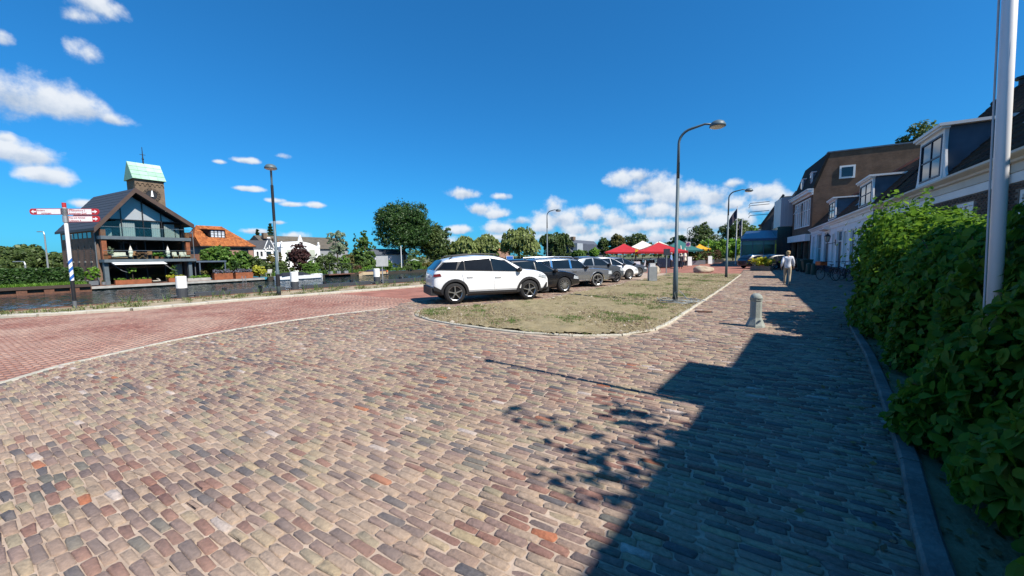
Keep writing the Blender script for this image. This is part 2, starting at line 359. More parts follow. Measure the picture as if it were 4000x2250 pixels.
# water: wind ripples, dark
wm = bpy.data.materials.new('river_water'); wm.use_nodes = True
t = wm.node_tree; b = t.nodes['Principled BSDF']; b.inputs['Base Color'].default_value = (0.014, 0.028, 0.036, 1); b.inputs['Roughness'].default_value = 0.06; b.inputs['IOR'].default_value = 1.33
tc = t.nodes.new('ShaderNodeTexCoord'); mp = t.nodes.new('ShaderNodeMapping'); mp.inputs['Scale'].default_value = (1.6, 0.8, 1); t.links.new(tc.outputs['Object'], mp.inputs[0])
n1 = t.nodes.new('ShaderNodeTexNoise'); n1.inputs['Scale'].default_value = 2.2; n1.inputs['Detail'].default_value = 5; n1.inputs['Roughness'].default_value = .6; t.links.new(mp.outputs[0], n1.inputs['Vector'])
def vm(op, a, v):
    k_ = t.nodes.new('ShaderNodeVectorMath'); k_.operation = op; t.links.new(a, k_.inputs[0])
    if v: k_.inputs[1].default_value = v
    return k_.outputs[0]
nn_ = vm('NORMALIZE', vm('ADD', vm('MULTIPLY', vm('SUBTRACT', n1.outputs['Color'], (.5, .5, .5)), (.85, .85, 0)), (0, 0, 1)), None); t.links.new(nn_, b.inputs['Normal'])
sheet('river_water', [(-62, -200), (-12, -200), (-12, 1500), (-62, 1500)], -1.5, wm)
# red brick road
road_c = [(0, (.215, .095, .072)), (.25, (.26, .116, .088)), (.5, (.295, .138, .105)), (.75, (.24, .115, .09)), (.9, (.34, .175, .13))]
roadm = ramp_mat('red_road_brick', road_c, .9, .3, 8, dust=((.50, .365, .28), .42, .40, .74, .82), bump=.3)
roadb = brick_mat('red_road_sheet', (.265, .11, .08), (.30, .13, .095), (.31, .17, .125), .205, .072, .005, .92, wall=False, bump=.3, patch=.3)
road = sheet('road', [(-21, -30), (-9.0, -30)] + [(-8.3, -3), (5.2, 30), (5.2, 62), (4.0, 90), (-14.5, 95), (-14.0, 45), (-14.6, 30), (-15.2, 16.14), (-15.8, 12.9), (-16.95, 7.6), (-17.2, 4.05), (-18.3, 2.02), (-20.6, -2)], -0.012, roadb)
EDGE = [(-7.9, -3), (-8.25, 0.0), (-8.58, .62), (-9.25, 1.3), (-9.62, 2.15), (-10.04, 3.0), (-10.28, 4.69), (-10.25, 6.64), (-9.75, 8.4)]
LAWN = [(-8.54, 8.32), (-8.42, 8.02), (-8.1, 7.72), (-7.5, 7.36), (-6.5, 7.06), (-5.08, 6.93), (-4.2, 6.92), (-3.45, 6.99), (-2.74, 7.29), (-2.12, 7.73), (-1.78, 8.3), (-1.62, 9.5), (-1.5, 12.2), (-1.15, 20), (-.67, 34.1),
        (-6.0, 33.6), (-5.6, 31.2), (-5.95, 23.9), (-6.3, 15.5), (-6.42, 12.7), (-6.75, 11.8), (-7.51, 10.39)]
RK = [(0.3, -3), (.5, 0), (.84, 2.67), (1.06, 3.87), (1.28, 5.38), (1.6, 7.86), (1.83, 10.22), (2.0, 11.8)]
PAVE = EDGE + [(-10.6, 9.6), (-10.5, 24), (-10.2, 34.5), (-.7, 34.5), (-.6, 44), (5.2, 44), (5.2, 11.9)] + RK[::-1]
sand = pm('joint_sand', (.30, .228, .175), .95, scale=4, bump=.5, var2=(.45, .355, .28), spec=.15)
pave = sheet('pavement', PAVE, 0.0, sand)
def running_bond(poly, holes, y0, y1, row, lmin, lmax, gap, wave=0.0):
    X = [p[0] for p in poly]; xs = []
    for k, y in enumerate(np.arange(y0, y1, row)):
        x = min(X) + rng.uniform(0, lmax)
        while x < max(X):
            l = rng.uniform(lmin, lmax); xs.append((x + l / 2, y + row / 2, l - gap, row - gap)); x += l
    a = np.array(xs)
    if wave: a[:, 1] += wave * (np.sin(a[:, 0] * .9 + 1) + .5 * np.sin(a[:, 0] * 2.3 + a[:, 1] * .3))
    k = in_poly(a[:, 0], a[:, 1], poly)
    for h in holes: k &= ~in_poly(a[:, 0], a[:, 1], h)
    return a[k]
def grow(poly, d):
    c = np.array(poly).mean(0); out = []
    n = len(poly)
    for i in range(n):
        a, b, e = (np.array(poly[(i - 1) % n]), np.array(poly[i]), np.array(poly[(i + 1) % n]))
        t_ = (e - a) / np.linalg.norm(e - a); nr = np.array((t_[1], -t_[0])); out.append(tuple(b + nr * d))
    return out
LAWN_OUT = grow(LAWN, 0.13)
if abs(sum(a[0] * b[1] - b[0] * a[1] for a, b in zip(LAWN_OUT, LAWN_OUT[1:] + LAWN_OUT[:1]))) < abs(sum(a[0] * b[1] - b[0] * a[1] for a, b in zip(LAWN, LAWN[1:] + LAWN[:1]))): LAWN_OUT = grow(LAWN, -0.13)
def setts(a, h=0.0095, dome=.0055):
    """rounded paving setts: 8-cornered outline, bevelled worn top, uneven and slightly tilted"""
    n = len(a); cut = .34
    base = np.array([(-1, -1 + cut), (-1 + cut * .5, -1), (1 - cut * .5, -1), (1, -1 + cut), (1, 1 - cut), (1 - cut * .5, 1), (-1 + cut * .5, 1), (-1, 1 - cut)])
    hl, hw = a[:, 2] / 2, a[:, 3] / 2
    hw = hw * rng.uniform(.90, 1.03, n); hl = hl * rng.uniform(.92, 1.0, n)
    xy = base[None] * np.stack([hl, hw], 1)[:, None] + rng.normal(0, .0042, (n, 8, 2))
    ang = rng.normal(0, .022, n); ca, sa = np.cos(ang), np.sin(ang)
    xr = xy[..., 0] * ca[:, None] - xy[..., 1] * sa[:, None]; yr = xy[..., 0] * sa[:, None] + xy[..., 1] * ca[:, None]
    zz = h + rng.normal(0, .0026, n); tx, ty = rng.normal(0, .014, n), rng.normal(0, .03, n)
    V = np.zeros((n, 24, 3)); ins = np.minimum(.009 / hw, .4)[:, None]
    for r_, (sc, dz) in enumerate(((1.03, None), (1.0, -dome), (None, 0))):
        s_ = (1 - ins) if sc is None else sc
        V[:, r_ * 8:(r_ + 1) * 8, 0] = a[:, 0, None] + xr * (1 - ins * hw[:, None] / hl[:, None] if sc is None else sc)
        V[:, r_ * 8:(r_ + 1) * 8, 1] = a[:, 1, None] + yr * s_
        V[:, r_ * 8:(r_ + 1) * 8, 2] = -.01 if dz is None else (zz + dz)[:, None] + tx[:, None] * xr + ty[:, None] * yr + rng.normal(0, .0015, (n, 8))
    f = []
    for r_ in (0, 1):
        for j in range(8): f.append((r_ * 8 + j, r_ * 8 + (j + 1) % 8, r_ * 8 + 8 + (j + 1) % 8, r_ * 8 + 8 + j))
    f += [(16, 17, 18, 19), (16, 19, 20, 23), (20, 21, 22, 23)]
    return V, f
sett_c = [(0, (0.255, 0.180, 0.139)), (.15, (0.305, 0.227, 0.169)), (.29, (0.205, 0.142, 0.121)), (.42, (0.275, 0.207, 0.153)), (.54, (0.150, 0.114, 0.104)), (.63, (0.215, 0.117, 0.091)), (.71, (0.255, 0.214, 0.148)), (.785, (0.315, 0.246, 0.165)), (.84, (0.135, 0.127, 0.109)), (.885, (0.105, 0.096, 0.098)), (.925, (0.310, 0.246, 0.153)), (.952, (0.180, 0.101, 0.083)), (.984, (0.400, 0.337, 0.297)), (.993, (0.310, 0.120, 0.065))]
settm = ramp_mat('old_paving_setts', sett_c, .82, .36, 34, dust=((.43, .335, .265), .38, .46, .78, .42), bump=.8, const=True, spec=.25)
a = running_bond(PAVE, [LAWN_OUT], -1.2, 43.8, .063, .155, .23, .0055, .03)
a = a[(a[:, 1] < 26) | (a[:, 0] > -1.3)]
a = a[(a[:, 0] > -10.6) & (a[:, 0] < 5.3)]
jit = np.array([rng.uniform(0, 1, len(a))]).ravel()
VV, FF = setts(a)
emit('sett', 'paving_setts', VV, FF, jit, settm, pave)
# road bricks near the camera
b8 = [(0, 1, 5, 4), (1, 2, 6, 5), (2, 3, 7, 6), (3, 0, 4, 7), (4, 5, 6, 7)]
RP = [(-20.4, -2), (-8.2, -2)] + EDGE[1:] + [(-10.6, 9.6), (-10.5, 11), (-16.1, 11), (-16.95, 7.6), (-17.2, 4.05), (-18.3, 2.02)]
a = running_bond(RP, [], -.6, 10.5, .078, .20, .212, .004, .01)
n = len(a); V = np.zeros((n, 8, 3)); sg = np.array([(-1, -1), (1, -1), (1, 1), (-1, 1)])
zt = -.004 + rng.normal(0, .0012, n); ty = rng.normal(0, .02, n)
for r_ in (0, 1):
    sc = 1.0 if r_ == 0 else .97
    V[:, r_ * 4:r_ * 4 + 4, 0] = a[:, 0, None] + sg[:, 0] * a[:, 2, None] / 2 * sc; V[:, r_ * 4:r_ * 4 + 4, 1] = a[:, 1, None] + sg[:, 1] * a[:, 3, None] / 2 * (1 if r_ == 0 else .93)
    V[:, r_ * 4:r_ * 4 + 4, 2] = -.02 if r_ == 0 else zt[:, None] + ty[:, None] * sg[:, 1] * a[:, 3, None] / 2
emit('road_brick', 'road_bricks', V, b8, rng.uniform(0, 1, n), roadm, road)
# ---------------------------------------------------------------- kerbs: single concrete stones in a row
conc = pm('kerb_concrete', (.36, .335, .27), .9, scale=7, bump=.4, var2=(.48, .455, .38), spec=.2)
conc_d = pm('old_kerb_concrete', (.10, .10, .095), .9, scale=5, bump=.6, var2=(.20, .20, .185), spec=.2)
def kerb(name, pts, w, z0, z1, step, mat, close=False, piece='kerb_stone'):
    k = root(name, None, None); k['kind'] = 'structure'
    p = resample([(x, y) for x, y in pts] + ([pts[0]] if close else []), step)
    if close: p.append(p[0])
    for i in range(len(p) - 1):
        d = (p[i + 1] - p[i]); l = d.length
        if l < .05: continue
        d.normalize(); nr = Vector((-d.y, d.x)); g = .004
        c = (p[i] + p[i + 1]) / 2; hl = l / 2 - g; hw = w / 2; bv = min(.015, w * .15)
        zz = random.uniform(-.003, .003)
        MB().prism([(-hl, -hw, z0), (-hl, hw, z0), (-hl, hw, z1 - bv + zz), (-hl, hw - bv, z1 + zz), (-hl, -hw + bv, z1 + zz), (-hl, -hw, z1 - bv + zz)], (2 * hl, 0, 0)).build(piece, mat, k, loc=(c.x, c.y, 0), rz=math.atan2(d.y, d.x))
    return k
kerb('lawn_kerb', LAWN, .10, -.08, .04, 1.0, conc, True)
kerb('road_edge_kerb', EDGE[1:], .12, -.08, .017, .8, conc)
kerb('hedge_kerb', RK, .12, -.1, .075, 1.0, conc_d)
kerb('quay_kerb', [(-20.9, -3), (-19.3, 1.2), (-18.35, 2.02), (-17.3, 4.05), (-17.0, 7.6), (-15.95, 12.87), (-15.35, 16.14), (-14.7, 30), (-14.1, 45)], .38, -.1, .075, 1.0, conc)
# quay verge: sandy strip with weeds
verge = sheet('quay_verge', QUAY[1:10] + [(-14.2, 50), (-14.25, 45), (-14.85, 30), (-15.5, 16.14), (-16.1, 12.9), (-17.15, 7.6), (-17.45, 4.05), (-18.5, 2.02), (-19.4, 1.2), (-20.75, -1.9)], .03, pm('verge_sand', (.22, .17, .11), .95, scale=1.8, bump=.5, var2=(.40, .33, .23), spec=.15))
rust = pm('rusty_steel', (.10, .045, .028), .85, scale=8, bump=.4, var2=(.17, .075, .042))
cap = MB()
q = [Vector((x, y, 0)) for x, y in QUAY[1:10]]
for p0, p1 in zip(q, q[1:]):
    cap.bar(p0 + Vector((0, 0, -.06)), p1 + Vector((0, 0, -.06)), .22, .24)
    cap.bar(p0 + Vector((-.1, 0, -1.1)), p1 + Vector((-.1, 0, -1.1)), .12, 1.8)
tag(cap.build('quay_wall', rust), kind='structure')
# ---------------------------------------------------------------- lawn: raw soil with young grass
def noise2(x, y, s):
    return (np.sin(x * 1.7 * s + 1.3 * np.sin(y * 1.1 * s)) + np.sin(y * 2.3 * s + 2 + 1.7 * np.sin(x * .9 * s)) + np.sin((x + y) * 3.1 * s + 1)) / 3
gx, gy = np.meshgrid(np.arange(-8.7, -.5, .075), np.arange(6.8, 34.4, .075)); nx = gx.shape[1]
cx_, cy_ = gx.ravel(), gy.ravel()
hz = .028 + .05 * np.clip(noise2(cx_, cy_, .5) + .3, 0, 1) + .022 * noise2(cx_, cy_, 3.2) + rng.normal(0, .011, len(cx_))
ins = in_poly(cx_, cy_, LAWN)
idx = np.arange(len(cx_)).reshape(gx.shape)
fq = np.stack([idx[:-1, :-1], idx[:-1, 1:], idx[1:, 1:], idx[1:, :-1]], -1).reshape(-1, 4)
fq = fq[ins[fq].all(1)]
lawn = bpy.data.objects.new('lawn_soil', raw_mesh('lawn_soil', np.stack([cx_, cy_, hz], 1), fq, soil)); COL.objects.link(lawn); lawn['kind'] = 'structure'
# underlay so that the soil reaches the kerb
sheet('lawn_underlay', LAWN, .02, soil)
def blades(pts, h, w, nb, spread, lean=.5):
    """grass: nb three-cornered blades per tuft"""
    n = len(pts); m = n * nb
    p = np.repeat(pts, nb, 0); p[:, :2] += rng.normal(0, spread, (m, 2))
    an = rng.uniform(0, 6.283, m); hh = h * rng.uniform(.5, 1.3, m); ww = w * rng.uniform(.6, 1.3, m)
    dx, dy = np.cos(an), np.sin(an); le = lean * hh * rng.uniform(.3, 1.4, m)
    V = np.zeros((m, 4, 3)); V[:, 0] = p + np.stack([-dy * ww, dx * ww, 0 * ww], 1); V[:, 1] = p + np.stack([dy * ww, -dx * ww, 0 * ww], 1)
    V[:, 2] = p + np.stack([dx * le * .5 + dy * ww * .6, dy * le * .5 - dx * ww * .6, hh * .6], 1); V[:, 3] = p + np.stack([dx * le, dy * le, hh], 1)
    Fq = np.arange(m * 4).reshape(m, 4)[:, [0, 1, 2, 3]]
    return V.reshape(-1, 3), Fq
grassm = leaf_mat('young_grass', (.045, .10, .014), (.13, .22, .04), .3)
drym = leaf_mat('dry_grass', (.16, .13, .06), (.30, .25, .13), .2)
m_ = 60000; tx_, ty_ = rng.uniform(-8.6, -.6, m_), 7 + 27 * rng.uniform(0, 1, m_) ** 1.3
k = in_poly(tx_, ty_, LAWN) & ((noise2(tx_, ty_, .9) + .6 * noise2(tx_, ty_, 2.7) + rng.normal(0, .35, m_)) > .76)
V, Fq = blades(np.stack([tx_[k], ty_[k], np.full(k.sum(), .045)], 1), .04, .006, 6, .04, .9)
g_ = bpy.data.objects.new('grass', raw_mesh('grass', V, Fq, grassm, rng.uniform(0, 1, len(Fq)))); COL.objects.link(g_)
tag(g_, 'sparse young grass sprouting in patches on the bare soil bed', 'grass', kind='stuff')
k = in_poly(tx_, ty_, LAWN) & (rng.uniform(0, 1, m_) < .3)
V, Fq = blades(np.stack([tx_[k], ty_[k], np.full(k.sum(), .04)], 1), .03, .007, 3, .04, 1.6)
g_ = bpy.data.objects.new('dry_grass', raw_mesh('dry_grass', V, Fq, drym, rng.uniform(0, 1, len(Fq)))); COL.objects.link(g_)
tag(g_, 'dry straw bits scattered over the bare soil bed', 'straw', kind='stuff')
# clods and pebbles
k = in_poly(tx_, ty_, LAWN) & (rng.uniform(0, 1, m_) < .28); c = np.stack([tx_[k], ty_[k], hz.mean() + 0 * tx_[k]], 1); n = len(c)
octv = np.array([(1, 0, 0), (0, 1, 0), (-1, 0, 0), (0, -1, 0), (0, 0, .8), (0, 0, -.8)])
V = c[:, None] + octv[None] * (rng.gamma(2, .0065, n) + .005)[:, None, None] * rng.uniform(.6, 1.3, (n, 6, 1))
Fq = np.array([(0, 1, 4, 4), (1, 2, 4, 4), (2, 3, 4, 4), (3, 0, 4, 4)])
tri = np.array([(0, 1, 4), (1, 2, 4), (2, 3, 4), (3, 0, 4)])
clod = ramp_mat('soil_clods', [(0, (.10, .072, .046)), (.6, (.22, .165, .11)), (.93, (.30, .25, .19)), (1, (.5, .45, .38))], .95, .2, 20, bump=0)
me = raw_mesh('soil_clods', V.reshape(-1, 3), (tri[None] + (np.arange(n) * 6)[:, None, None]).reshape(-1, 3), clod, np.repeat(rng.uniform(0, 1, n), 4), 3)
g_ = bpy.data.objects.new('soil_clods', me); COL.objects.link(g_); tag(g_, 'crumbly brown clods and pebbles littering the soil bed', 'soil', kind='stuff')
# weeds on the verge
m_ = 1500; ty_ = rng.uniform(0, 30, m_); tx_ = np.interp(ty_, [0, 6, 14, 30], [-20.3, -19.7, -18.6, -16.8]) + rng.uniform(.1, 2.2, m_) * np.interp(ty_, [0, 3, 30], [.4, 1, .9])
k = noise2(tx_, ty_, 1.3) + rng.normal(0, .3, m_) > .1
V, Fq = blades(np.stack([tx_[k], ty_[k], np.full(k.sum(), .02)], 1), .12, .012, 9, .06, .7)
g_ = bpy.data.objects.new('verge_grass', raw_mesh('verge_grass', V, Fq, leaf_mat('weed_grass', (.06, .09, .02), (.22, .24, .08), .3), rng.uniform(0, 1, len(Fq)))); COL.objects.link(g_)
tag(g_, 'thin weedy grass along the sandy quay edge', 'grass', kind='stuff')
tall = rng.uniform(0, 1, (34, 2)); pts = []
for u_, v_ in tall:
    y = 4 + 20 * u_; pts.append((np.interp(y, [0, 6, 14, 30], [-20.2, -19.6, -18.5, -16.7]) + .25 + .3 * v_, y, .02))
V, Fq = blades(np.array(pts), .34, .011, 9, .06, .5)
g_ = bpy.data.objects.new('tall_weeds', raw_mesh('tall_weeds', V, Fq, leaf_mat('weed_green', (.04, .09, .02), (.14, .22, .06), .3), rng.uniform(0, 1, len(Fq)))); COL.objects.link(g_)
tag(g_, 'tall green weeds growing along the steel quay edge', 'weeds', kind='stuff')
# ================================================================== buildings on the right
white_p = pm('white_paint', (.72, .72, .70), .6, var=.05, scale=1.2, var2=(.82, .82, .80))
stucco = pm('white_stucco', (.70, .72, .74), .85, scale=.9, var2=(.80, .81, .82), bump=.15)
cream = pm('cream_paint', (.52, .48, .40), .6, scale=1.5, var2=(.62, .58, .50))
navy = pm('navy_paint', (.012, .022, .05), .45, scale=3, var=.2)
zinc = pm('zinc_sheet', (.10, .13, .17), .5, scale=2, var=.2, metal=.3)
blackm = pm('black_paint', (.012, .012, .014), .5, scale=4, var=.3)
dpane = pm('window_pane', (.015, .02, .028), .04, scale=.6, var=.5, spec=.8)
lpane = pm('curtained_pane', (.20, .20, .19), .06, scale=1.5, var2=(.34, .34, .33), spec=.8)
greym = pm('grey_paint', (.12, .13, .14), .5, scale=3)
brick_c = [(0, (.055, .042, .035)), (.3, (.085, .062, .05)), (.55, (.11, .075, .058)), (.8, (.07, .058, .052)), (1, (.14, .10, .075))]
wallbrick = ramp_mat('dark_wall_brick', brick_c, .85, .25, 30, bump=.3)
mortar = pm('mortar', (.16, .145, .125), .95, scale=8, bump=.3)
brown_brick = brick_mat('brown_brick_wall', (.155, .088, .055), (.115, .068, .046), (.16, .12, .09), .22, .066, .008)
tile_dark = ramp_mat('dark_roof_tile', [(0, (.018, .015, .013)), (.5, (.03, .024, .02)), (.85, (.045, .032, .024)), (1, (.035, .045, .018))], .9, .35, 14, dust=((.05, .05, .025), .9, .5, .75, .6), bump=.3)
def wall_open(bld, X, th, y0, y1, z0, z1, ops, sgn, m=0):
    """wall in the plane x = X (outward normal sgn * x) left open where windows and doors go"""
    xa, xb = (X, X - sgn * th); xa, xb = min(xa, xb), max(xa, xb)
    ops = sorted(ops); y = y0
    for (a, b_, c, d) in ops:
        if a > y: bld.box(xa, xb, y, a, z0, z1, m)
        if c > z0: bld.box(xa, xb, a, b_, z0, c, m)
        if d < z1: bld.box(xa, xb, a, b_, d, z1, m)
        y = b_
    if y < y1: bld.box(xa, xb, y, y1, z0, z1, m)
def window(par, X, y0, y1, z0, z1, sgn, cols=1, rows=2, fr=None, pane=None, fw=.07, bar=.035, rec=.08, sill=None, name='window', arch=False):
    fr = fr or white_p; pane = pane or dpane
    f = MB(); xi = X - sgn * rec; x0, x1 = sorted((xi - sgn * .04, xi + sgn * .04))
    f.box(x0, x1, y0, y0 + fw, z0, z1); f.box(x0, x1, y1 - fw, y1, z0, z1); f.box(x0, x1, y0 + fw, y1 - fw, z1 - fw, z1); f.box(x0, x1, y0 + fw, y1 - fw, z0, z0 + fw)
    b0, b1 = sorted((xi - sgn * .02, xi + sgn * .028))
    for i in range(1, cols):
        y = y0 + (y1 - y0) * i / cols; f.box(b0, b1, y - bar / 2, y + bar / 2, z0 + fw, z1 - fw)
    for j in range(1, rows):
        z = z0 + (z1 - z0) * j / rows
        for i in range(cols):
            ya = max(y0 + fw, y0 + (y1 - y0) * i / cols + bar / 2); yb = min(y1 - fw, y0 + (y1 - y0) * (i + 1) / cols - bar / 2); f.box(b0 + .002, b1 - .002, ya, yb, z - bar / 2, z + bar / 2)
    w_ = f.build(name, fr, par, w=True)
    p0, p1 = sorted((xi - sgn * .012, xi + sgn * .004))
    MB().box(p0, p1, y0 + fw * .5, y1 - fw * .5, z0 + fw * .5, z1 - fw * .5).build('pane', pane, w_)
    if sill:
        s0, s1 = sorted((X - sgn * rec, X + sgn * .06)); MB().box(s0, s1, y0 - .04, y1 + .04, z0 - .07, z0 - .002).build('sill', sill, w_)
    return w_
def roof_tiles(par, y0, y1, xe, ze, xr, zr, mat, tw=.26, te=.30, cap=300, name='roof_tile', skip=()):
    """curved tiles laid in rows on the slope from the eave (xe, ze) to the ridge (xr, zr)"""
    sl = math.hypot(xr - xe, zr - ze); ux, uz = (xr - xe) / sl, (zr - ze) / sl; nxx, nz_ = -uz, ux
    if nz_ < 0: nxx, nz_ = -nxx, -nz_
    nr, nc = int(sl / te), int(abs(y1 - y0) / tw); rows = []; prof = [(0, .0), (.2, .022), (.42, .026), (.64, .004), (1.0, .014)]
    for r_ in range(nr):
        for c in range(nc):
            yy = y0 + c * (y1 - y0) / nc; s0 = r_ * sl / nr
            if any(a < yy + tw / 2 < b_ and c_ < s0 + te / 2 < d for (a, b_, c_, d) in skip): continue
            j = random.uniform(-.006, .006); pts = []
            for (du, lift, lo) in ((sl / nr + .03, .022, 0), (0, .05, 0), (0, .012, 0)):
                for (pw, ph) in prof:
                    s_ = s0 + du + j; h = lift + (ph if lift > .02 else ph * .9); pts.append((xe + ux * s_ + nxx * h, yy + pw * (y1 - y0) / nc, ze + uz * s_ + nz_ * h))
            rows.append(pts)
    f = []
    for k in range(4): f += [(k, k + 1, 6 + k, 5 + k), (5 + k, 6 + k, 11 + k, 10 + k)]
    emit(name, 'roof_tiles', np.array(rows), f, np.random.default_rng(len(rows)).uniform(0, 1, len(rows)), mat, par, cap)
def wall_bricks(par, X, sgn, y0, y1, z0, z1, ops, mat, cap=300):
    out = []; bh, bl = .066, .22; k = 0
    for z in np.arange(z0, z1 - bh, bh):
        off = (k % 2) * bl / 2; k += 1
        for y in np.arange(y0 - off, y1, bl):
            a, b_ = max(y + .005, y0), min(y + bl - .005, y1)
            if b_ - a < .05 or any(a < o[1] + .0 and b_ > o[0] and z + bh > o[2] and z < o[3] for o in ops): continue
            e = .007 + random.uniform(-.002, .003); c, d = z + .005, z + bh - .005
            out.append([(X, a, c), (X, b_, c), (X, b_, d), (X, a, d), (X + sgn * e, a, c), (X + sgn * e, b_, c), (X + sgn * e, b_, d), (X + sgn * e, a, d)])
    f = [(4, 5, 6, 7), (0, 1, 5, 4), (1, 2, 6, 5), (2, 3, 7, 6), (3, 0, 4, 7)]
    if sgn < 0: f = [q[::-1] for q in f]
    emit('brick', 'wall_bricks', np.array(out), f, np.random.default_rng(3).uniform(0, 1, len(out)), mat, par, cap)
def cornice(par, X, y0, y1, z, mat=None, h=.42, out=.34, mat2=None):
    c = MB()
    prof = [(0, -h), (-.05, -h), (-.05, -h * .45), (-.14, -h * .40), (-.16, -h * .25), (-out + .04, -h * .12), (-out, -h * .05), (-out, .04), (0, .04)]
    c.prism([(X + a, y0, z + b_) for a, b_ in prof], (0, y1 - y0, 0)); return c.build('cornice', mat or cream, par, w=True)
def dormer(par, X, y0, y1, z0, z1, slope, ze, xe, cheek, wing=True, fr=None, sash=None):
    """dormer standing on the slope: painted front with scroll wings, cheeks running back into the roof, flat lead roof"""
    fr = fr or white_p; d = MB(); fw = .16
    def xr(z): return xe + (z - ze) / slope
    d.box(X, X + .1, y0, y0 + fw, z0, z1); d.box(X, X + .1, y1 - fw, y1, z0, z1); d.box(X, X + .1, y0 + fw, y1 - fw, z0, z0 + .2); d.box(X, X + .1, y0 + fw, y1 - fw, z1 - .2, z1)
    if wing:
        for (yy, s_) in ((y0, -1), (y1, 1)):
            pr = [(0, z0 - .02), (.30, z0 - .02), (.30, z0 + .12), (.20, z0 + .32), (.16, z0 + .6), (.09, z0 + .95), (0, z1 - .35)]
            d.prism([(X + .02, yy + s_ * (a + .002), b_) for a, b_ in pr], (.06, 0, 0))
    dm = d.build('dormer', fr, par, w=True)
    for yy in (y0 + .03, y1 - .08): c = MB(); c.prism([(X + .1, yy, z0), (X + .1, yy, z1), (xr(z1), yy, z1), (xr(z0) + .02, yy, z0)], (0, .05, 0)); c.build('cheek', cheek, dm)
    r_ = MB(); r_.box(X - .18, xr(z1) + .2, y0 - .16, y1 + .16, z1 + .002, z1 + .10); r_.box(X - .12, X + .1, y0 - .1, y1 + .1, z1 - .07, z1); r_.build('dormer_roof', fr, dm)
    window(dm, X, y0 + fw + .003, y1 - fw - .003, z0 + .203, z1 - .203, -1, 2 if y1 - y0 > 1.6 else 1, 2, sash or navy, dpane, .06, .05, .02).location = (0, 0, 0)
    return dm
def skylight(par, y0, y1, s0, s1, xe, ze, xr, zr):
    sl = math.hypot(xr - xe, zr - ze); u = Vector(((xr - xe) / sl, 0, (zr - ze) / sl)); n = Vector((-u.z, 0, u.x)); o = Vector((xe, 0, ze))
    f = MB(); P = lambda y, s_, h: o + u * s_ + n * h + Vector((0, y, 0))
    for (a, b_, c, d) in ((y0, y0 + .09, s0, s1), (y1 - .09, y1, s0, s1), (y0 + .09, y1 - .09, s0, s0 + .09), (y0 + .09, y1 - .09, s1 - .09, s1)):
        f.prism([P(a, c, .0), P(b_, c, .0), P(b_, d, .0), P(a, d, .0)], n * .17)
    w_ = f.build('roof_window', greym, par, w=True)
    MB().prism([P(y0 + .08, s0 + .08, .11), P(y1 - .08, s0 + .08, .11), P(y1 - .08, s1 - .08, .11), P(y0 + .08, s1 - .08, .11)], n * .02).build('pane', dpane, w_)
    MB().prism([P(y0 - .05, s0 - .28, .065), P(y1 + .05, s0 - .28, .065), P(y1 + .05, s0 - .01, .075), P(y0 - .05, s0 - .01, .075)], n * .02).build('flashing', zinc, w_)
FX = 5.3
def gable_roof(par, y0, y1, xe, ze, xr, zr, xb, mat, name='roof'):
    r_ = MB(); r_.prism([(xe, y0, ze), (xr, y0, zr), (xb, y0, ze), (xb, y0, ze - .12), (xe, y0, ze - .12)], (0, y1 - y0, 0)); return r_.build(name, mat, par, w=True)
# --- dark brick house
A0, A1, AE = 12.25, 26.3, 3.85
hA = root('brick_house', 'low dark brick house with cream cornice, large dormer and two roof windows, behind the hedge', 'house', (FX, A0, 0))
opsA = [(13.0, 14.2, .9, 3.05), (16.4, 17.75, .9, 3.05), (19.3, 20.6, .9, 3.05), (21.9, 22.9, 0, 3.05), (24.0, 25.2, .9, 3.05)]
wb = MB(); wall_open(wb, FX, .3, A0, A1, 0, AE - .3, opsA, -1); wb.box(FX + .3, 11.9, A0, A0 + .25, 0, AE - .3); wb.box(FX + .3, 11.9, A1 - .25, A1, 0, AE - .3); wb.box(11.9, 12.2, A0, A1, 0, AE - .3)
wl_ = wb.build('wall', mortar, hA, w=True)
wall_bricks(wl_, FX, -1, A0, A1, .05, AE - .58, opsA, wallbrick)
for o in opsA:
    if o[2] > 0: window(hA, FX, o[0], o[1], o[2], o[3], -1, 2, 2, white_p, lpane, .11, .05, .06, conc_d)
    else:
        dd = MB().box(FX + .06, FX + .11, o[0], o[1], .02, 2.3).build('door', navy, hA, w=True); MB().ell((FX + .03, o[0] + .12, 1.05), .03, .03, .03, 8, 5).build('handle', zinc, dd)
        window(hA, FX, o[0], o[1], 2.32, 3.05, -1, 1, 1, white_p, dpane, .07)
gable_roof(hA, A0, A1, FX + .02, AE + .05, 8.85, 8.05, 12.2, pm('roof_board', (.02, .017, .015), .9))
slA = (8.05 - AE - .05) / (8.85 - FX - .02)
roof_tiles(hA, A0, A1, FX + .02, AE + .05, 8.85, 8.05, tile_dark)
cornice(hA, FX, A0, A1, AE + .02, cream, .38, .34)
MB().box(FX - .03, FX - .004, A0, A1, AE - .60, AE - .37).build('fascia', white_p, hA, w=True)
dormer(hA, FX + .12, 19.25, 21.5, 4.02, 5.85, slA, AE + .05, FX + .02, zinc)
skylight(hA, 23.0, 23.9, 2.0, 3.3, FX + .02, AE + .05, 8.85, 8.05); skylight(hA, 15.7, 17.0, 1.9, 3.6, FX + .02, AE + .05, 8.85, 8.05)
rid = MB(); rid.tube([(8.85, A0, 8.09), (8.85, A1, 8.09)], .12, 8); rid.build('ridge', tile_dark, hA, w=True)
pp = MB(); pp.tube([(9.0, 24.5, 7.8), (9.0, 24.5, 8.45)], .14, 10); pp.tube([(9.0, 24.5, 8.45), (9.0, 24.5, 8.55)], .24, 10); pp.build('vent_pipe', blackm, hA, w=True)
ch = MB(); ch.box(8.5, 9.2, 16.5, 17.2, 7.6, 8.35); ch.build('chimney', wallbrick, hA, w=True)
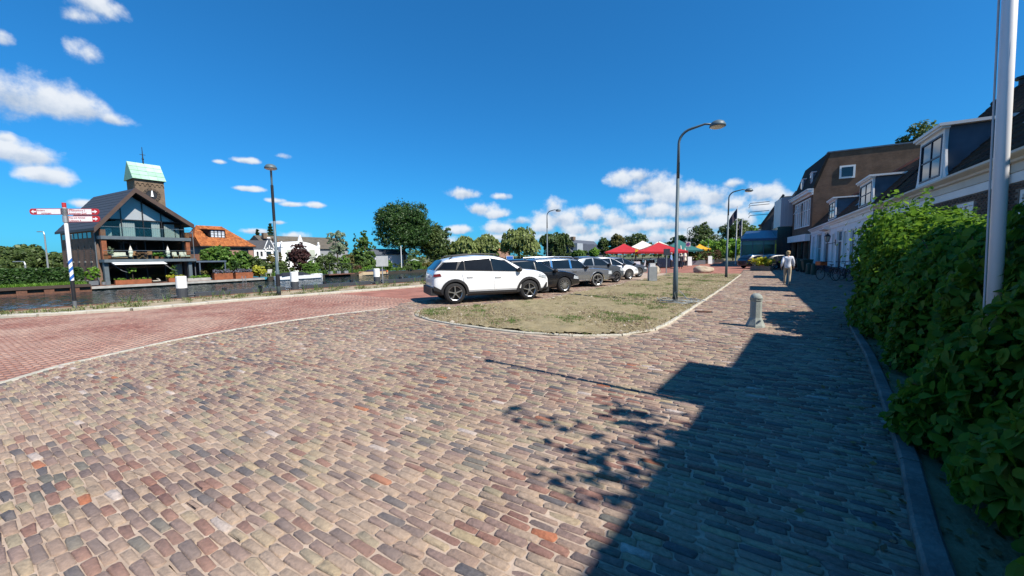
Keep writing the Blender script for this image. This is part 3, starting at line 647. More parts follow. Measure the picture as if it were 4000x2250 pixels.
pp = MB(); pp.tube([(FX - .09, 14.55, .1), (FX - .09, 14.55, AE - .1)], .04, 8); pp.build('downpipe', blackm, hA, w=True)
# --- tall neighbour (beyond the right edge of the photo: its shade lies on the paving)
hZ = root('tall_brick_house', 'tall brick house beside the hedge whose shade lies over the paving', 'house', (FX, 0, 0))
ZE = 6.0; opsZ = [(-3.5, -2.3, .9, 2.6), (-.6, .6, .9, 2.6), (2.4, 3.6, .9, 2.6), (5.6, 6.6, 0, 2.6)]
wb = MB(); wall_open(wb, FX, .3, -5, 8.6, 0, 3.0, opsZ, -1); wall_open(wb, FX, .3, -5, 8.6, 3.0, ZE - .2, [(a, b_, 3.7, 5.4) for a, b_, c, d in opsZ], -1); wb.box(FX + .3, 12, -5, -4.7, 0, ZE - .2); wb.box(FX + .3, 12, 8.3, 8.6, 0, ZE - .2); wb.box(12, 12.3, -5, 8.6, 0, ZE - .2)
wb.build('wall', brown_brick, hZ, w=True)
for a, b_, c, d in opsZ:
    window(hZ, FX, a, b_, max(c, .9), d, -1, 2, 2, white_p, dpane, .1); window(hZ, FX, a, b_, 3.7, 5.4, -1, 2, 2, white_p, dpane, .1)
gable_roof(hZ, -5, 8.6, FX, ZE, 8.9, 9.6, 12.3, tile_dark); cornice(hZ, FX, -5, 8.6, ZE - .02, cream, .5, .36)
dormer(hZ, FX + .05, 4.05, 5.4, 6.1, 6.8, 1.0, ZE, FX, zinc)
hZ.rotation_euler.z = R(-6.0); hZ.location.x = FX - .38
# --- long white house
B0, B1, BE = 26.36, 52.4, 3.95
hB = root('white_house', 'long low white plastered cottage row with two white dormers and a lantern', 'house', (FX, B0, 0))
opsB = [(27.3, 28.3, 1.0, 3.0), (29.3, 30.3, .95, 3.05), (31.3, 32.4, .12, 3.05), (33.6, 34.6, .9, 3.0), (35.2, 37.0, .12, 3.15), (38.2, 39.0, .9, 3.0), (40.6, 42.9, .12, 3.25), (44.8, 47.6, .6, 3.3), (49.3, 50.6, .9, 3.2)]
wb = MB(); wall_open(wb, FX, .3, B0, B1, .5, BE - .2, opsB, -1); wb.box(FX + .3, 9.7, B1 - .3, B1, 0, BE - .2); wb.box(9.7, 10, B0, B1, 0, BE - .2)
wb.build('wall', stucco, hB, w=True)
pb = MB(); wall_open(pb, FX - .012, .3, B0, B1, 0, .498, [(a, b_, c, d) for a, b_, c, d in opsB if c < .4], -1); pb.build('plinth', navy, hB, w=True)
for i, o in enumerate(opsB):
    fm = MB(); f = .13
    fm.box(FX - .035, FX - .003, o[0] - f, o[0], max(o[2], .5), o[3] + f); fm.box(FX - .035, FX - .003, o[1], o[1] + f, max(o[2], .5), o[3] + f); fm.box(FX - .035, FX - .003, o[0], o[1], o[3], o[3] + f)
    fm.build('surround', white_p, hB, w=True)
    if o[2] > .4: window(hB, FX, o[0], o[1], o[2], o[3], -1, 1, 2, white_p, dpane, .09, .05, .12, conc)
    else:
        dd = MB().box(FX + .1, FX + .16, o[0], o[1], .12, 2.35); dw = dd.build('door', navy, hB, w=True); MB().ell((FX + .07, o[0] + .12, 1.1), .03, .03, .03, 8, 5).build('handle', zinc, dw)
        window(hB, FX, o[0], o[1], 2.37, o[3], -1, 1, 1, white_p, dpane, .07)
ca = MB(); ca.prism([(FX - .02, 40.3, 3.42), (FX - .45, 40.3, 3.5), (FX - .45, 40.3, 3.58), (FX - .02, 40.3, 3.72)], (0, 2.9, 0)); ca.build('door_canopy', white_p, hB, w=True)
gable_roof(hB, B0, B1, FX + .02, BE + .05, 7.6, 6.65, 10, MATS['roof_board']); slB = (6.65 - BE - .05) / (7.6 - FX - .02)
tile_red = ramp_mat('red_brown_roof_tile', [(0, (.05, .026, .018)), (.5, (.075, .035, .022)), (.8, (.035, .025, .02)), (1, (.13, .055, .03))], .9, .3, 14, dust=((.03, .03, .018), .7, .42, .65, .8), bump=.3)
roof_tiles(hB, B0, B1, FX + .02, BE + .05, 7.6, 6.65, tile_red)
cornice(hB, FX, B0, B1, BE + .02, white_p, .5, .3)
dormer(hB, FX + .2, 28.9, 31.9, 4.15, 5.75, slB, BE + .05, FX + .02, zinc); dormer(hB, FX + .2, 40.2, 43.2, 4.2, 5.9, slB, BE + .05, FX + .02, zinc)
rid = MB(); rid.tube([(7.6, B0, 6.69), (7.6, B1, 6.69)], .12, 8); rid.build('ridge', pm('ridge_red', (.22, .07, .035), .9), hB, w=True)
pp = MB(); pp.tube([(FX - .1, 26.6, .1), (FX - .1, 26.6, BE - .1)], .045, 8); pp.build('downpipe', greym, hB, w=True)
skylight(hB, 34.2, 35.1, 1.2, 2.2, FX + .02, BE + .05, 7.6, 6.65)
lt = root('wall_lantern', 'black six sided wall lantern on a bracket beside the white cottage door', 'lantern', (FX - .5, 37.6, 2.6))
m_ = MB(); m_.lathe([(.10, -.22), (.11, -.2)], n=6); m_.lathe([(.20, .2), (.2, .22), (.12, .33), (.04, .37), (.03, .45), (.005, .47)], n=6)
for k in range(6):
    a_ = math.pi * k / 3; m_.bar((.11 * math.cos(a_), .11 * math.sin(a_), -.2), (.19 * math.cos(a_), .19 * math.sin(a_), .2), .018)
m_.build('frame', blackm, lt); MB().lathe([(.095, -.198), (.175, .198)], n=6).build('glass', pm('lantern_glass', (.45, .45, .38), .1), lt)
m_ = MB(); m_.tube([(0, 0, -.22), (0, 0, -.35), (.25, 0, -.33), (.49, 0, -.25)], .022, 6); m_.box(.46, .495, -.05, .05, -.45, -.05); m_.build('bracket', blackm, lt)
# --- brown brick building with gable towards us
C0, C1 = 52.45, 62.3
hC = root('brick_building', 'tall brown brick building with small square gable window, white cornice and white window strip', 'building', (FX, C0, 0))
CE = 8.3; ang = math.atan2(-1.0, 9.85)
def fc(y): return FX - (y - C0) / 9.85          # its front swings towards the street
gb = MB(); gb.prism([(FX, C0, 0), (FX, C0, CE), (6.35, C0, 11.9), (14.2, C0, 11.9), (15.2, C0, CE), (15.2, C0, 0)], (0, .35, 0))
gb.build('gable_wall', brown_brick, hC, w=True); gb = MB(); gb.prism([(4.3, C1 - .35, 0), (4.3, C1 - .35, CE), (5.35, C1 - .35, 11.9), (14.2, C1 - .35, 11.9), (15.2, C1 - .35, CE), (15.2, C1 - .35, 0)], (0, .35, 0))
gb.build('gable_wall', brown_brick, hC, w=True)
fw_ = MB()
def fbox(bld, y0, y1, z0, z1, o0, o1, m=0):
    """box on the swung front: o0..o1 outwards"""
    a, b_ = fc(y0), fc(y1); bld.prism([(a - o0, y0, z0), (b_ - o0, y1, z0), (b_ - o1, y1, z0), (a - o1, y0, z0)], (0, 0, z1 - z0), m)
fbox(fw_, C0 + .35, C1 - .35, 3.7, 4.45, -.3, 0); fbox(fw_, C0 + .35, C1 - .35, 7.6, CE, -.3, 0); fbox(fw_, C0 + .35, 53.3, 4.45, 7.6, -.3, 0); fbox(fw_, 61.0, C1 - .35, 4.45, 7.6, -.3, 0); fbox(fw_, 57.0, 57.5, 4.45, 7.6, -.3, 0)
for y in (C0 + .36, 55.2, 58.4, 61.5): fbox(fw_, y, y + .4, 0, 3.7, -.3, 0)
fw_.build('wall', brown_brick, hC, w=True)
for k in range(7):
    y = 53.35 + k * 1.09; 
    if 56.6 < y + .5 < 57.6: y += .0
    f = MB(); fbox(f, y, y + .12, 4.5, 7.55, -.1, .04); fbox(f, y + .9, y + 1.02, 4.5, 7.55, -.1, .04); fbox(f, y + .12, y + .9, 7.43, 7.55, -.1, .04); fbox(f, y + .12, y + .9, 4.5, 4.62, -.1, .04); fbox(f, y + .12, y + .9, 6.3, 6.38, -.09, .03)
    w_ = f.build('window', white_p, hC, w=True); f = MB(); fbox(f, y + .13, y + .89, 4.63, 7.42, -.08, -.05); f.build('pane', lpane, w_)
    if k == 3:
        f = MB(); a = fc(y) - .08; f.prism([(a, y + .1, 7.4), (a, y + .95, 7.4), (a - .75, y + .95, 6.1), (a - .75, y + .1, 6.1)], (-.05, 0, .03)); f.build('open_casement', white_p, w_)
f = MB(); fbox(f, C0 - .02, C1, 7.75, 8.0, 0, .12); fbox(f, C0 - .05, C1, 8.0, 8.28, 0, .45); fbox(f, C0 - .08, C1, 8.28, 8.4, 0, .55); f.build('cornice', white_p, hC, w=True)
f = MB(); f.prism([(FX, C0 - .03, CE), (6.35, C0 - .03, 11.95), (6.35, C0 - .03, 11.75), (FX + .2, C0 - .03, CE)], (0, 9.9, 0)); 
f = MB(); f.add([(FX - .1, C0 - .06, CE + .1), (4.2, C1, CE + .1), (5.35, C1, 11.98), (6.4, C0 - .06, 11.98), (FX + .15, C0 - .06, CE + .1), (4.45, C1, CE + .1), (5.5, C1, 11.8), (6.55, C0 - .06, 11.8)], [(0, 3, 2, 1), (4, 5, 6, 7), (0, 1, 5, 4), (2, 3, 7, 6), (1, 2, 6, 5), (3, 0, 4, 7)])
f.build('roof', tile_dark, hC, w=True)
f = MB(); f.box(6.3, 14.4, C0 - .06, C1, 11.92, 12.05); f.build('roof_deck', zinc, hC, w=True)
window(hC, 0, 0, 1, 0, 1, -1)
bpy.data.objects.remove(hC.children[-1].children[0]); bpy.data.objects.remove(hC.children[-1])
gw = MB(); gw.box(7.35, 8.6, C0 - .07, C0 - .003, 9.15, 10.45); gwo = gw.build('gable_window', white_p, hC, w=True); MB().box(7.52, 8.43, C0 - .09, C0 - .072, 9.32, 10.28).build('pane', dpane, gwo)
for (y, s_) in ((54.2, 1), (58.6, .9)):
    d = MB(); xx = fc(y) + .25; d.box(xx, xx + 1.2, y, y + 1.5, 8.5, 10.3); dm = d.build('dormer', zinc, hC, w=True)
    d = MB(); d.box(xx - .1, xx - .002, y - .06, y + 1.56, 8.45, 10.32); d.box(xx - .15, xx + 1.3, y - .1, y + 1.6, 10.34, 10.45); d.build('dormer_front', white_p, dm)
    MB().box(xx - .14, xx - .104, y + .2, y + 1.3, 8.7, 10.1).build('pane', dpane, dm)
f = MB(); fbox(f, C0 + .1, C1 - .2, 2.85, 3.6, .04, .5); f.build('awning_box', white_p, hC, w=True)
f = MB(); fbox(f, C0 + .4, C1 - .4, 0, 3.65, -.5, -.4); f.build('shop_front', dpane, hC, w=True)
# --- white bay over a black block, then a glass pavilion and darker roofs
hD = root('modern_building', 'modern building with a white panelled bay jutting out over a black glossy ground floor', 'building', (3.5, 62.6, 0))
d = MB(); d.prism([(3.0, 62.62, 5.06), (4.6, 62.62, 5.06), (4.6, 69, 5.06), (2.45, 67.5, 5.06)], (0, 0, 3.75)); bay = d.build('bay', pm('bay_white', (.72, .73, .68), .6, scale=.6, var=.05), hD, w=True)
d = MB()
for k in range(4): d.box(3.02 + k * .39, 3.02 + k * .39 + .375, 62.585, 62.615, 5.1, 8.78)
for k in range(4):
    MB().box(3.02 + k * .39, 3.02 + k * .39 + .375, 62.585, 62.615, 5.1, 8.78).build('panel', pm('bay_panel', (.40, .40, .42), .5, scale=.8, var=.05), bay)
d = MB(); d.prism([(2.75, 62.9, 0), (9, 62.9, 0), (9, 70, 0), (2.4, 69, 0)], (0, 0, 5.04)); d.build('ground_floor', pm('black_glass_wall', (.008, .012, .02), .12, spec=.6), hD, w=True)
d = MB(); d.box(4.62, 12, 62.7, 74, 5.06, 9.0); d.build('upper_floor', brown_brick, hD, w=True)
d = MB(); d.prism([(2.6, 70, 5), (2.6, 70, 6.5), (5, 70, 10.5), (9, 70, 10.5), (9, 70, 5)], (0, 14, 0)); d.build('rear_wing', pm('slate_grey', (.07, .075, .085), .7), hD, w=True)
hP = root('glass_pavilion', 'low glass pavilion with a dark blue metal roof at the end of the street', 'pavilion', (0, 64, 0))
d = MB(); d.prism([(-1.5, 63.8, 3.5), (2.7, 63.8, 3.5), (2.7, 71, 4.9), (-.9, 71, 4.9)], (0, 0, .12)); d.prism([(-1.5, 63.8, 3.3), (2.7, 63.8, 3.3), (2.7, 64.1, 3.3), (-1.5, 64.1, 3.3)], (0, 0, .2)); d.build('roof', pm('blue_metal_roof', (.05, .085, .16), .35, metal=.4, var=.1), hP, w=True)
MB().box(-1.3, 2.6, 64.2, 64.26, .1, 3.3).build('glass_front', pm('green_glass', (.025, .05, .05), .05, spec=.8), hP, w=True)
MB().box(-1.36, 2.65, 64.12, 64.18, 2.75, 3.28).build('glass_band', pm('teal_glass', (.10, .20, .21), .1, spec=.8), hP, w=True)
MB().prism([(-1.3, 64.3, .1), (-1.25, 64.3, .1), (-.9, 70, .1), (-.95, 70, .1)], (0, 0, 3.2)).build('glass_side', MATS['green_glass'], hP, w=True)
for x in (-1.3, 0, 1.3, 2.55): MB().box(x - .04, x + .04, 64.05, 64.11, .1, 3.3).build('post', zinc, hP, w=True)
hE = root('gabled_shop', 'dark gabled house with sign brackets rising behind the glass pavilion', 'house', (2, 80, 0))
d = MB(); d.prism([(1.2, 80, 0), (1.2, 80, 6.5), (4, 80, 11), (8, 80, 11), (8, 80, 0)], (0, 10, 0)); d.build('wall', pm('grey_brick', (.13, .125, .12), .85, scale=2), hE, w=True)
d = MB(); d.prism([(.9, 79.8, 6.3), (4, 79.8, 11.4), (4.3, 79.8, 11.2), (1.2, 79.8, 6.1)], (0, 10.5, 0)); d.build('roof', blackm, hE, w=True)
d = MB()
for z in (8.2, 8.8, 9.9, 10.3): d.tube([(2.2, 79.7, z), (-.6, 79.7, z - .1), (-.8, 79.7, z - .5)], .05, 5)
d.build('bracket', blackm, hE, w=True)
# ================================================================== the far bank
WZ = -1.5
def X_(px, py, X): return onX(px, py, X)
dwood = pm('deck_wood', (.16, .075, .05), .8, scale=3, var=.25, bump=.3); corten = pm('corten_steel', (.24, .075, .028), .8, scale=2.5, var=.3, bump=.3)
palewood = pm('weathered_beam', (.34, .33, .30), .85, scale=2, var=.2)
fb = MB(); fb.box(-58.0, -57.5, -200, 10.5, WZ - 1, -.95); tag(fb.build('river_bank_wall', rust), kind='structure'); fb = MB(); fb.box(-58.0, -57.6, 27.6, 400, WZ - 1, -1.0)
tag(fb.build('river_bank_wall', pm('dark_bank_timber', (.035, .03, .022), .9)), kind='structure')
wr = root('sheet_piling', 'rusty sheet pile edging with timber waling along the water by the hedge', 'piling', (-57.4, 0, -1))
w_ = MB(); w_.box(-57.5, -57.2, -60, 10.4, -1.0, -.72); w_.build('waling', pm('dark_timber', (.06, .04, .03), .9), wr, w=True)
for k in range(14):
    y = 9.3 - k * 1.65; p_ = MB(); p_.box(-57.5, -57.28, y - .32, y + .32, WZ - .3, -1.002); p_.build('pile', rust, wr, w=True)
# deck
dk = root('timber_deck', 'long brown timber deck on the water in front of the glass fronted barn house', 'deck', (-60, 19, -1))
d = MB(); d.box(-58.55, -58.42, 10.55, 27.5, -1.32, -1.06); d.build('edge_beam', palewood, dk, w=True)
for k in range(14):
    x = -58.6 - k * .3; MB().box(x - .29, x, 10.6, 27.4, -1.15, -1.05 + (k % 2) * .004).build('plank', dwood, dk, w=True)
d = MB()
for y in np.arange(11, 27.5, 2.7): d.box(-58.9, -58.7, y - .1, y + .1, WZ - .6, -1.155)
d.build('pile', MATS['dark_timber'], dk, w=True)
tag(sheet('house_terrace_ground', [(-62.72, 10.6), (-100, 10.6), (-100, 60), (-57.62, 60), (-57.62, 27.6), (-62.72, 27.6)], -.94, earth))
# --- the barn house
bx, y0, y1, zb = -60.6, 11.75, 20.0, -1.15
hH = root('barn_house', 'modern three storey barn house with glazed gable, corten columns and balconies over the river', 'house', (bx, 16, zb))
dbrick = brick_mat('dark_brown_brick', (.21, .125, .09), (.155, .095, .07), (.16, .12, .09), .22, .066, .008)
apex = Vector((bx, 15.05, 9.75)); eL, eR = 5.35, 6.35; zL = 5.0
w_ = MB(); w_.box(bx - 11.2, bx - .9, y0, y0 + .4, zb, 4.95); w_.box(bx - 11.2, bx - .9, y1 - .4, y1, zb, 5.9); w_.prism([(bx - 11.2, y0 + .4, zb), (bx - 11.2, y1 - .4, zb), (bx - 11.2, y1 - .4, 6.2), (bx - 11.2, 15.05, 9.5), (bx - 11.2, y0 + .4, 5.2)], (.3, 0, 0))
w_.box(bx - .9, bx - .5, y0, y0 + .45, zb, 4.95)
w_.build('brick_wall', dbrick, hH, w=True)
slit = MB()
for (z0, z1) in ((1.55, 3.3), (-.6, .95)):
    for k in range(5):
        x = bx - 2.0 - k * 1.9; s_ = MB(); s_.box(x - .16, x + .16, y0 - .03, y0 - .002, z0, z1); so = s_.build('slit_window', blackm, hH, w=True)
        s_ = MB()
        for j in range(8): s_.box(x - .16, x + .16, y0 - .05, y0 - .032, z0 + .05 + j * (z1 - z0) / 8, z0 + .05 + (j + .45) * (z1 - z0) / 8)
        s_.build('brick_lattice', dbrick, so); MB().box(x - .22, x + .22, y0 - .08, y0 - .004, z0 - .1, z0 - .004).build('sill', palewood, so)
for k in range(7):
    x = bx - 1.9 - k * 1.35; MB().box(x - .5, x + .5, y0 - .03, y0 - .003, 4.15, 4.75).build('strip_window', dpane, hH, w=True)
# roof: two slopes with thick copper-brown verge in front
slate = ramp_mat('slate_roof', [(0, (.045, .05, .06)), (1, (.065, .07, .082))], .6, .2, 6, bump=.2)
r_ = MB(); ov = bx + .75; bk = bx - 11.6
def slab(bld, a, b_, th, m=0):
    bld.add([(ov, a[0], a[1]), (bk, a[0], a[1]), (bk, b_[0], b_[1]), (ov, b_[0], b_[1]), (ov, a[0], a[1] + th), (bk, a[0], a[1] + th), (bk, b_[0], b_[1] + th), (ov, b_[0], b_[1] + th)],
            [(0, 1, 2, 3), (7, 6, 5, 4), (0, 4, 5, 1), (1, 5, 6, 2), (2, 6, 7, 3), (3, 7, 4, 0)], m)
La, Ra, Ap = (y0 - .35, 4.85), (y1 + .4, 5.75), (15.05, 9.55)
slab(r_, La, Ap, .22); slab(r_, Ap, Ra, .22); rf = r_.build('roof', slate, hH, w=True)
for k in range(12):                       # slate courses standing a little proud on the visible slope
    t0, t1 = k / 12, (k + .97) / 12; f = lambda t_: (La[0] + (Ap[0] - La[0]) * t_, La[1] + (Ap[1] - La[1]) * t_)
    a, b_ = f(t0), f(t1); s_ = MB(); s_.add([(ov - .1, a[0], a[1] + .27), (bk + .1, a[0], a[1] + .27), (bk + .1, b_[0], b_[1] + .235), (ov - .1, b_[0], b_[1] + .235), (ov - .1, a[0], a[1] + .222), (bk + .1, a[0], a[1] + .222)], [(0, 1, 2, 3), (4, 5, 1, 0)]); s_.build('slate_course', slate, rf)
cop = pm('brown_copper', (.075, .045, .032), .55, scale=1.5, var=.2)
v_ = MB()
for (a, b_) in ((La, Ap), (Ap, Ra)):
    v_.add([(ov + .02, a[0], a[1] - .25), (ov + .02, b_[0], b_[1] - .25), (ov + .02, b_[0], b_[1] + .3), (ov + .02, a[0], a[1] + .3), (ov - .25, a[0], a[1] - .25), (ov - .25, b_[0], b_[1] - .25), (ov - .25, b_[0], b_[1] + .3), (ov - .25, a[0], a[1] + .3)], [(0, 1, 2, 3), (7, 6, 5, 4), (0, 4, 5, 1), (2, 6, 7, 3)])
v_.build('verge', cop, hH, w=True)
# floors, columns
conc2 = pm('grey_steel', (.10, .125, .14), .5, scale=2, var=.15)
fl = MB(); fl.box(bx - .55, bx + .75, y0 + .1, y1 - .05, 4.0 - .05, 4.32); fl.build('balcony', conc2, hH, w=True)
fl = MB(); fl.box(bx - .55, bx + 1.1, y0 + .1, y1 + .2, 1.42, 1.75); fl.build('balcony', conc2, hH, w=True)
for z0, z1 in ((1.76, 3.94), (4.33, 6.0)):
    for yy in (y0 + .15, y1 - .55):
        if z1 > 5: z1 = 5.0 if yy < 15 else 5.75
        MB().box(bx + .2, bx + .6, yy, yy + .4, z0, z1).build('column', corten, hH, w=True)
for yy in (y0 + .15, y1 - .5): MB().box(bx + .3, bx + .7, yy, yy + .35, zb, 1.41).build('column', conc2, hH, w=True)
gl = glass_mat('river_glass', (.84, .87, .88), .015); glr = glass_mat('railing_glass', (.86, .94, .93), .015)
inx = bx - 4.5
it = MB(); it.box(inx - .1, inx, y0 + .45, y1 - .45, zb, 6); it.box(inx, bx - .6, y0 + .45, y1 - .45, 1.3, 1.41); it.box(inx, bx - .6, y0 + .45, y1 - .45, 3.85, 3.94); it.build('interior', pm('dim_interior', (.05, .045, .04), .9, scale=.5), hH, w=True)
gi = MB(); gi.prism([(bx - .72, 12.75, 6.3), (bx - .72, 15.05, 9.0), (bx - .72, 19.0, 6.3)], (-.03, 0, 0)); gi.build('attic_blind', pm('pale_blind', (.74, .68, .68), .9, scale=.4, var=.08), hH, w=True)  # pale blind added close behind the gable glass to brighten the attic
gx_ = bx - .58
mull = [12.35, 14.0, 15.9, 17.6, 19.45]
def roofz(y): return (La[1] + (Ap[1] - La[1]) * (y - La[0]) / (Ap[0] - La[0]) if y < Ap[0] else Ap[1] + (Ra[1] - Ap[1]) * (y - Ap[0]) / (Ra[0] - Ap[0])) - .12
ys = [y0 + .5] + mull[:0] + [14.0, 15.9, 17.6, y1 - .5]
for a, b_ in zip(ys, ys[1:]):
    top = [(gx_, b_, min(6.2, roofz(b_))), (gx_, a, min(6.2, roofz(a)))]
    MB().prism([(gx_, a, 4.35), (gx_, b_, 4.35)] + top, (.03, 0, 0)).build('glass_panel', gl, hH, w=True)
    MB().prism([(gx_, a, 1.78), (gx_, b_, 1.78), (gx_, b_, 3.9), (gx_, a, 3.9)], (.03, 0, 0)).build('glass_panel', gl, hH, w=True)
    MB().prism([(gx_, a, zb + .05), (gx_, b_, zb + .05), (gx_, b_, 1.4), (gx_, a, 1.4)], (.03, 0, 0)).build('glass_panel', gl, hH, w=True)
tp = [(gx_, 13.1, 6.3), (gx_, 19.2, 6.3)]
for a, b_ in ((13.0, 14.0), (14.0, 15.9), (15.9, 17.6), (17.6, 18.9)):
    q = [(gx_, a, 6.3), (gx_, b_, 6.3)]; q += [(gx_, b_, max(6.32, roofz(b_) - .15))]
    if a < Ap[0] < b_: q.append((gx_, Ap[0], roofz(Ap[0]) - .15))
    q.append((gx_, a, max(6.32, roofz(a) - .15))); MB().prism(q, (.03, 0, 0)).build('glass_panel', gl, hH, w=True)
mu = MB()
for y in ys: mu.box(gx_ + .03, gx_ + .1, y - .045, y + .045, 1.76, 3.93); mu.box(gx_ + .03, gx_ + .1, y - .045, y + .045, zb, 1.41); mu.box(gx_ + .03, gx_ + .1, y - .045, y + .045, 4.33, min(roofz(y), 9.3) - .1)
mu.box(gx_ + .035, gx_ + .12, 12.5, 19.6, 6.2, 6.3); mu.build('mullion', blackm, hH, w=True)
cur = pm('pale_curtain', (.50, .52, .48), .9, scale=1, var=.08)
def curtain(y0_, y1_, z0, z1, x=bx - .75):
    c = MB(); n = max(6, int((y1_ - y0_) / .09)); v = []
    for k in range(n + 1):
        y = y0_ + (y1_ - y0_) * k / n; xx = x + .05 * (k % 2); v += [(xx, y, z0), (xx, y, z1)]
    c.add(v, [(2 * k, 2 * k + 2, 2 * k + 3, 2 * k + 1) for k in range(n)]); return c.build('curtain', cur, hH, w=True)
curtain(12.6, 13.2, 4.35, 5.2); curtain(13.9, 15.2, 4.35, 6.0); curtain(16.7, 17.5, 4.35, 6.1); curtain(17.9, 18.9, 4.35, 6.0); curtain(19.0, 19.4, 4.35, 5.6); curtain(18.6, 19.4, zb + .1, 1.1); curtain(12.3, 12.7, zb + .1, 1.2)
for (z, h, x) in ((4.3, 1.0, bx + .72), (1.75, .95, bx + 1.05)):
    n = 5; w5 = (y1 - y0 - .2) / n
    for k in range(n): MB().box(x - .015, x + .015, y0 + .1 + k * w5 + .01, y0 + .1 + (k + 1) * w5 - .01, z + .03, z + h).build('railing_panel', glr, hH, w=True)
    MB().box(x - .03, x + .03, y0 + .1, y1 - .1, z + h + .002, z + h + .045).build('handrail', conc2, hH, w=True)
aw = MB(); aw.prism([(bx + .9, 12.4, 1.38), (bx + 1.9, 12.4, 1.16), (bx + 1.9, 12.4, 1.22), (bx + .9, 12.4, 1.45)], (0, 4.5, 0)); awo = aw.build('awning', white_p, hH, w=True)
for y in (12.45, 16.85): 
    aw = MB(); aw.tube([(bx + .9, y, 1.3), (bx + 1.5, y + .6, .5), (bx + 1.9, y + .9, .3)], .03, 6); aw.build('awning_arm', greym, awo)
pp = MB(); pp.tube([(bx - .2, y0 - .1, zb), (bx - .2, y0 - .1, 4.7)], .06, 8); pp.build('downpipe', greym, hH, w=True)
pp = MB(); pp.tube([(bx + .4, y1 + .3, zb), (bx + .4, y1 + .3, 5.5)], .05, 8); pp.build('downpipe', greym, hH, w=True)
cp = root('carport', 'low dark flat roofed canopy beside the barn house on the deck', 'canopy', (-61, 21.6, -1))
d = MB(); d.box(-63.5, -60, 20.3, 23.6, 1.25, 1.45); d.build('roof', zinc, cp, w=True); d = MB(); d.box(-63.6, -63.4, 20.3, 23.6, -1, 1.24); d.build('back_wall', blackm, cp, w=True)
for y in (20.6, 23.4): MB().box(-60.2, -60.05, y, y + .12, -1.1, 1.24).build('post', zinc, cp, w=True)
fn = root('timber_screen', 'brown timber screen above the carport next to the barn house', 'screen', (-63.6, 21.5, 1.5)); 
for k in range(5): MB().box(-63.7, -63.62, 20.4, 22.9, 1.5 + k * .17, 1.5 + k * .17 + .15).build('board', dwood, fn, w=True)
# --- church tower with copper saddle roof
hH.rotation_euler.z = R(4.5)
tx, ty0, ty1 = -95, 24.0, 28.1
ht = root('church_tower', 'square brick church tower with green copper saddle roof and iron vane', 'tower', (tx, 26, 0))
tb = brick_mat('tower_brick', (.17, .115, .075), (.13, .09, .06), (.18, .14, .10), .22, .07, .01)
d = MB(); d.box(tx - 4.4, tx, ty0, ty1, -1, 16.6); d.prism([(tx - 4.4, ty0, 16.6), (tx, ty0, 16.6), (tx - 2.2, ty0, 19.2)], (0, ty1 - ty0, 0)); d.build('wall', tb, ht, w=True)
copper = ramp_mat('green_copper', [(0, (.27, .45, .33)), (.5, (.33, .52, .39)), (1, (.39, .57, .44))], .7, .12, 1.5, dust=((.10, .085, .03), .35, .62, .8, .7))
d = MB(); d.add([(tx + .35, ty0 - .3, 16.3), (tx + .35, ty1 + .3, 16.3), (tx - 2.2, ty1 + .3, 19.6), (tx - 2.2, ty0 - .3, 19.6), (tx - 4.75, ty0 - .3, 16.3), (tx - 4.75, ty1 + .3, 16.3)], [(0, 1, 2, 3), (3, 2, 5, 4), (0, 3, 4), (1, 5, 2)]); rt_ = d.build('roof', copper, ht, w=True)
for k in range(4):
    for j in range(4):
        t0, t1 = k / 4, (k + .96) / 4; ya, yb = ty0 - .28 + j * 1.165, ty0 - .28 + j * 1.165 + 1.14
        P = lambda t_, y, h: (tx + .35 - 2.55 * t_ + h, y, 16.3 + 3.3 * t_ + h * .7); s_ = MB(); s_.rv = random.random(); s_.add([P(t0, ya, .06), P(t0, yb, .06), P(t1, yb, .03), P(t1, ya, .03)], [(0, 1, 2, 3)]); s_.rv += .001; s_.add([P(t0, ya, .0), P(t0, yb, .0), P(t0, yb, .06), P(t0, ya, .06)], [(0, 1, 2, 3)]); s_.build('copper_sheet', copper, rt_)
d = MB(); d.tube([(tx - 2.2, 26, 19.5), (tx - 2.2, 26, 22.6)], [.12, .04], 6); d.tube([(tx - 2.2, 25.6, 21.2), (tx - 2.2, 26.4, 21.2)], .05, 5); d.ell((tx - 2.2, 26, 20.4), .18, .18, .18, 8, 5); d.build('vane', blackm, ht, w=True)
d = MB()
for k in range(6):
    yc = ty0 + .35 + k * .68; d.tube([(tx + .06, yc - .3, 15.2), (tx + .06, yc - .22, 15.55), (tx + .06, yc, 15.7), (tx + .06, yc + .22, 15.55), (tx + .06, yc + .3, 15.2)], .09, 5)
d.build('arch_frieze', tb, ht, w=True)
d = MB()
for k in range(16):
    a0 = 2 * math.pi * k / 16; d.bar((tx + .06, 26.2 + .85 * math.cos(a0), 13.6 + .85 * math.sin(a0)), (tx + .06, 26.2 + 1.25 * math.cos(a0), 13.6 + 1.25 * math.sin(a0)), .16, .3)
d.build('clock_ring', pm('dark_stone', (.08, .06, .045), .9), ht, w=True)
d = MB(); d.tube([(tx - .2, 26.2, 13.6), (tx + .05, 26.2, 13.6)], .8, 16); d.build('bell_opening', blackm, ht, w=True)
d = MB(); d.tube([(tx + .1, 26.25, 13.3), (tx + .1, 26.25, 14.6)], [.22, .06], 8); d.build('statue', white_p, ht, w=True)
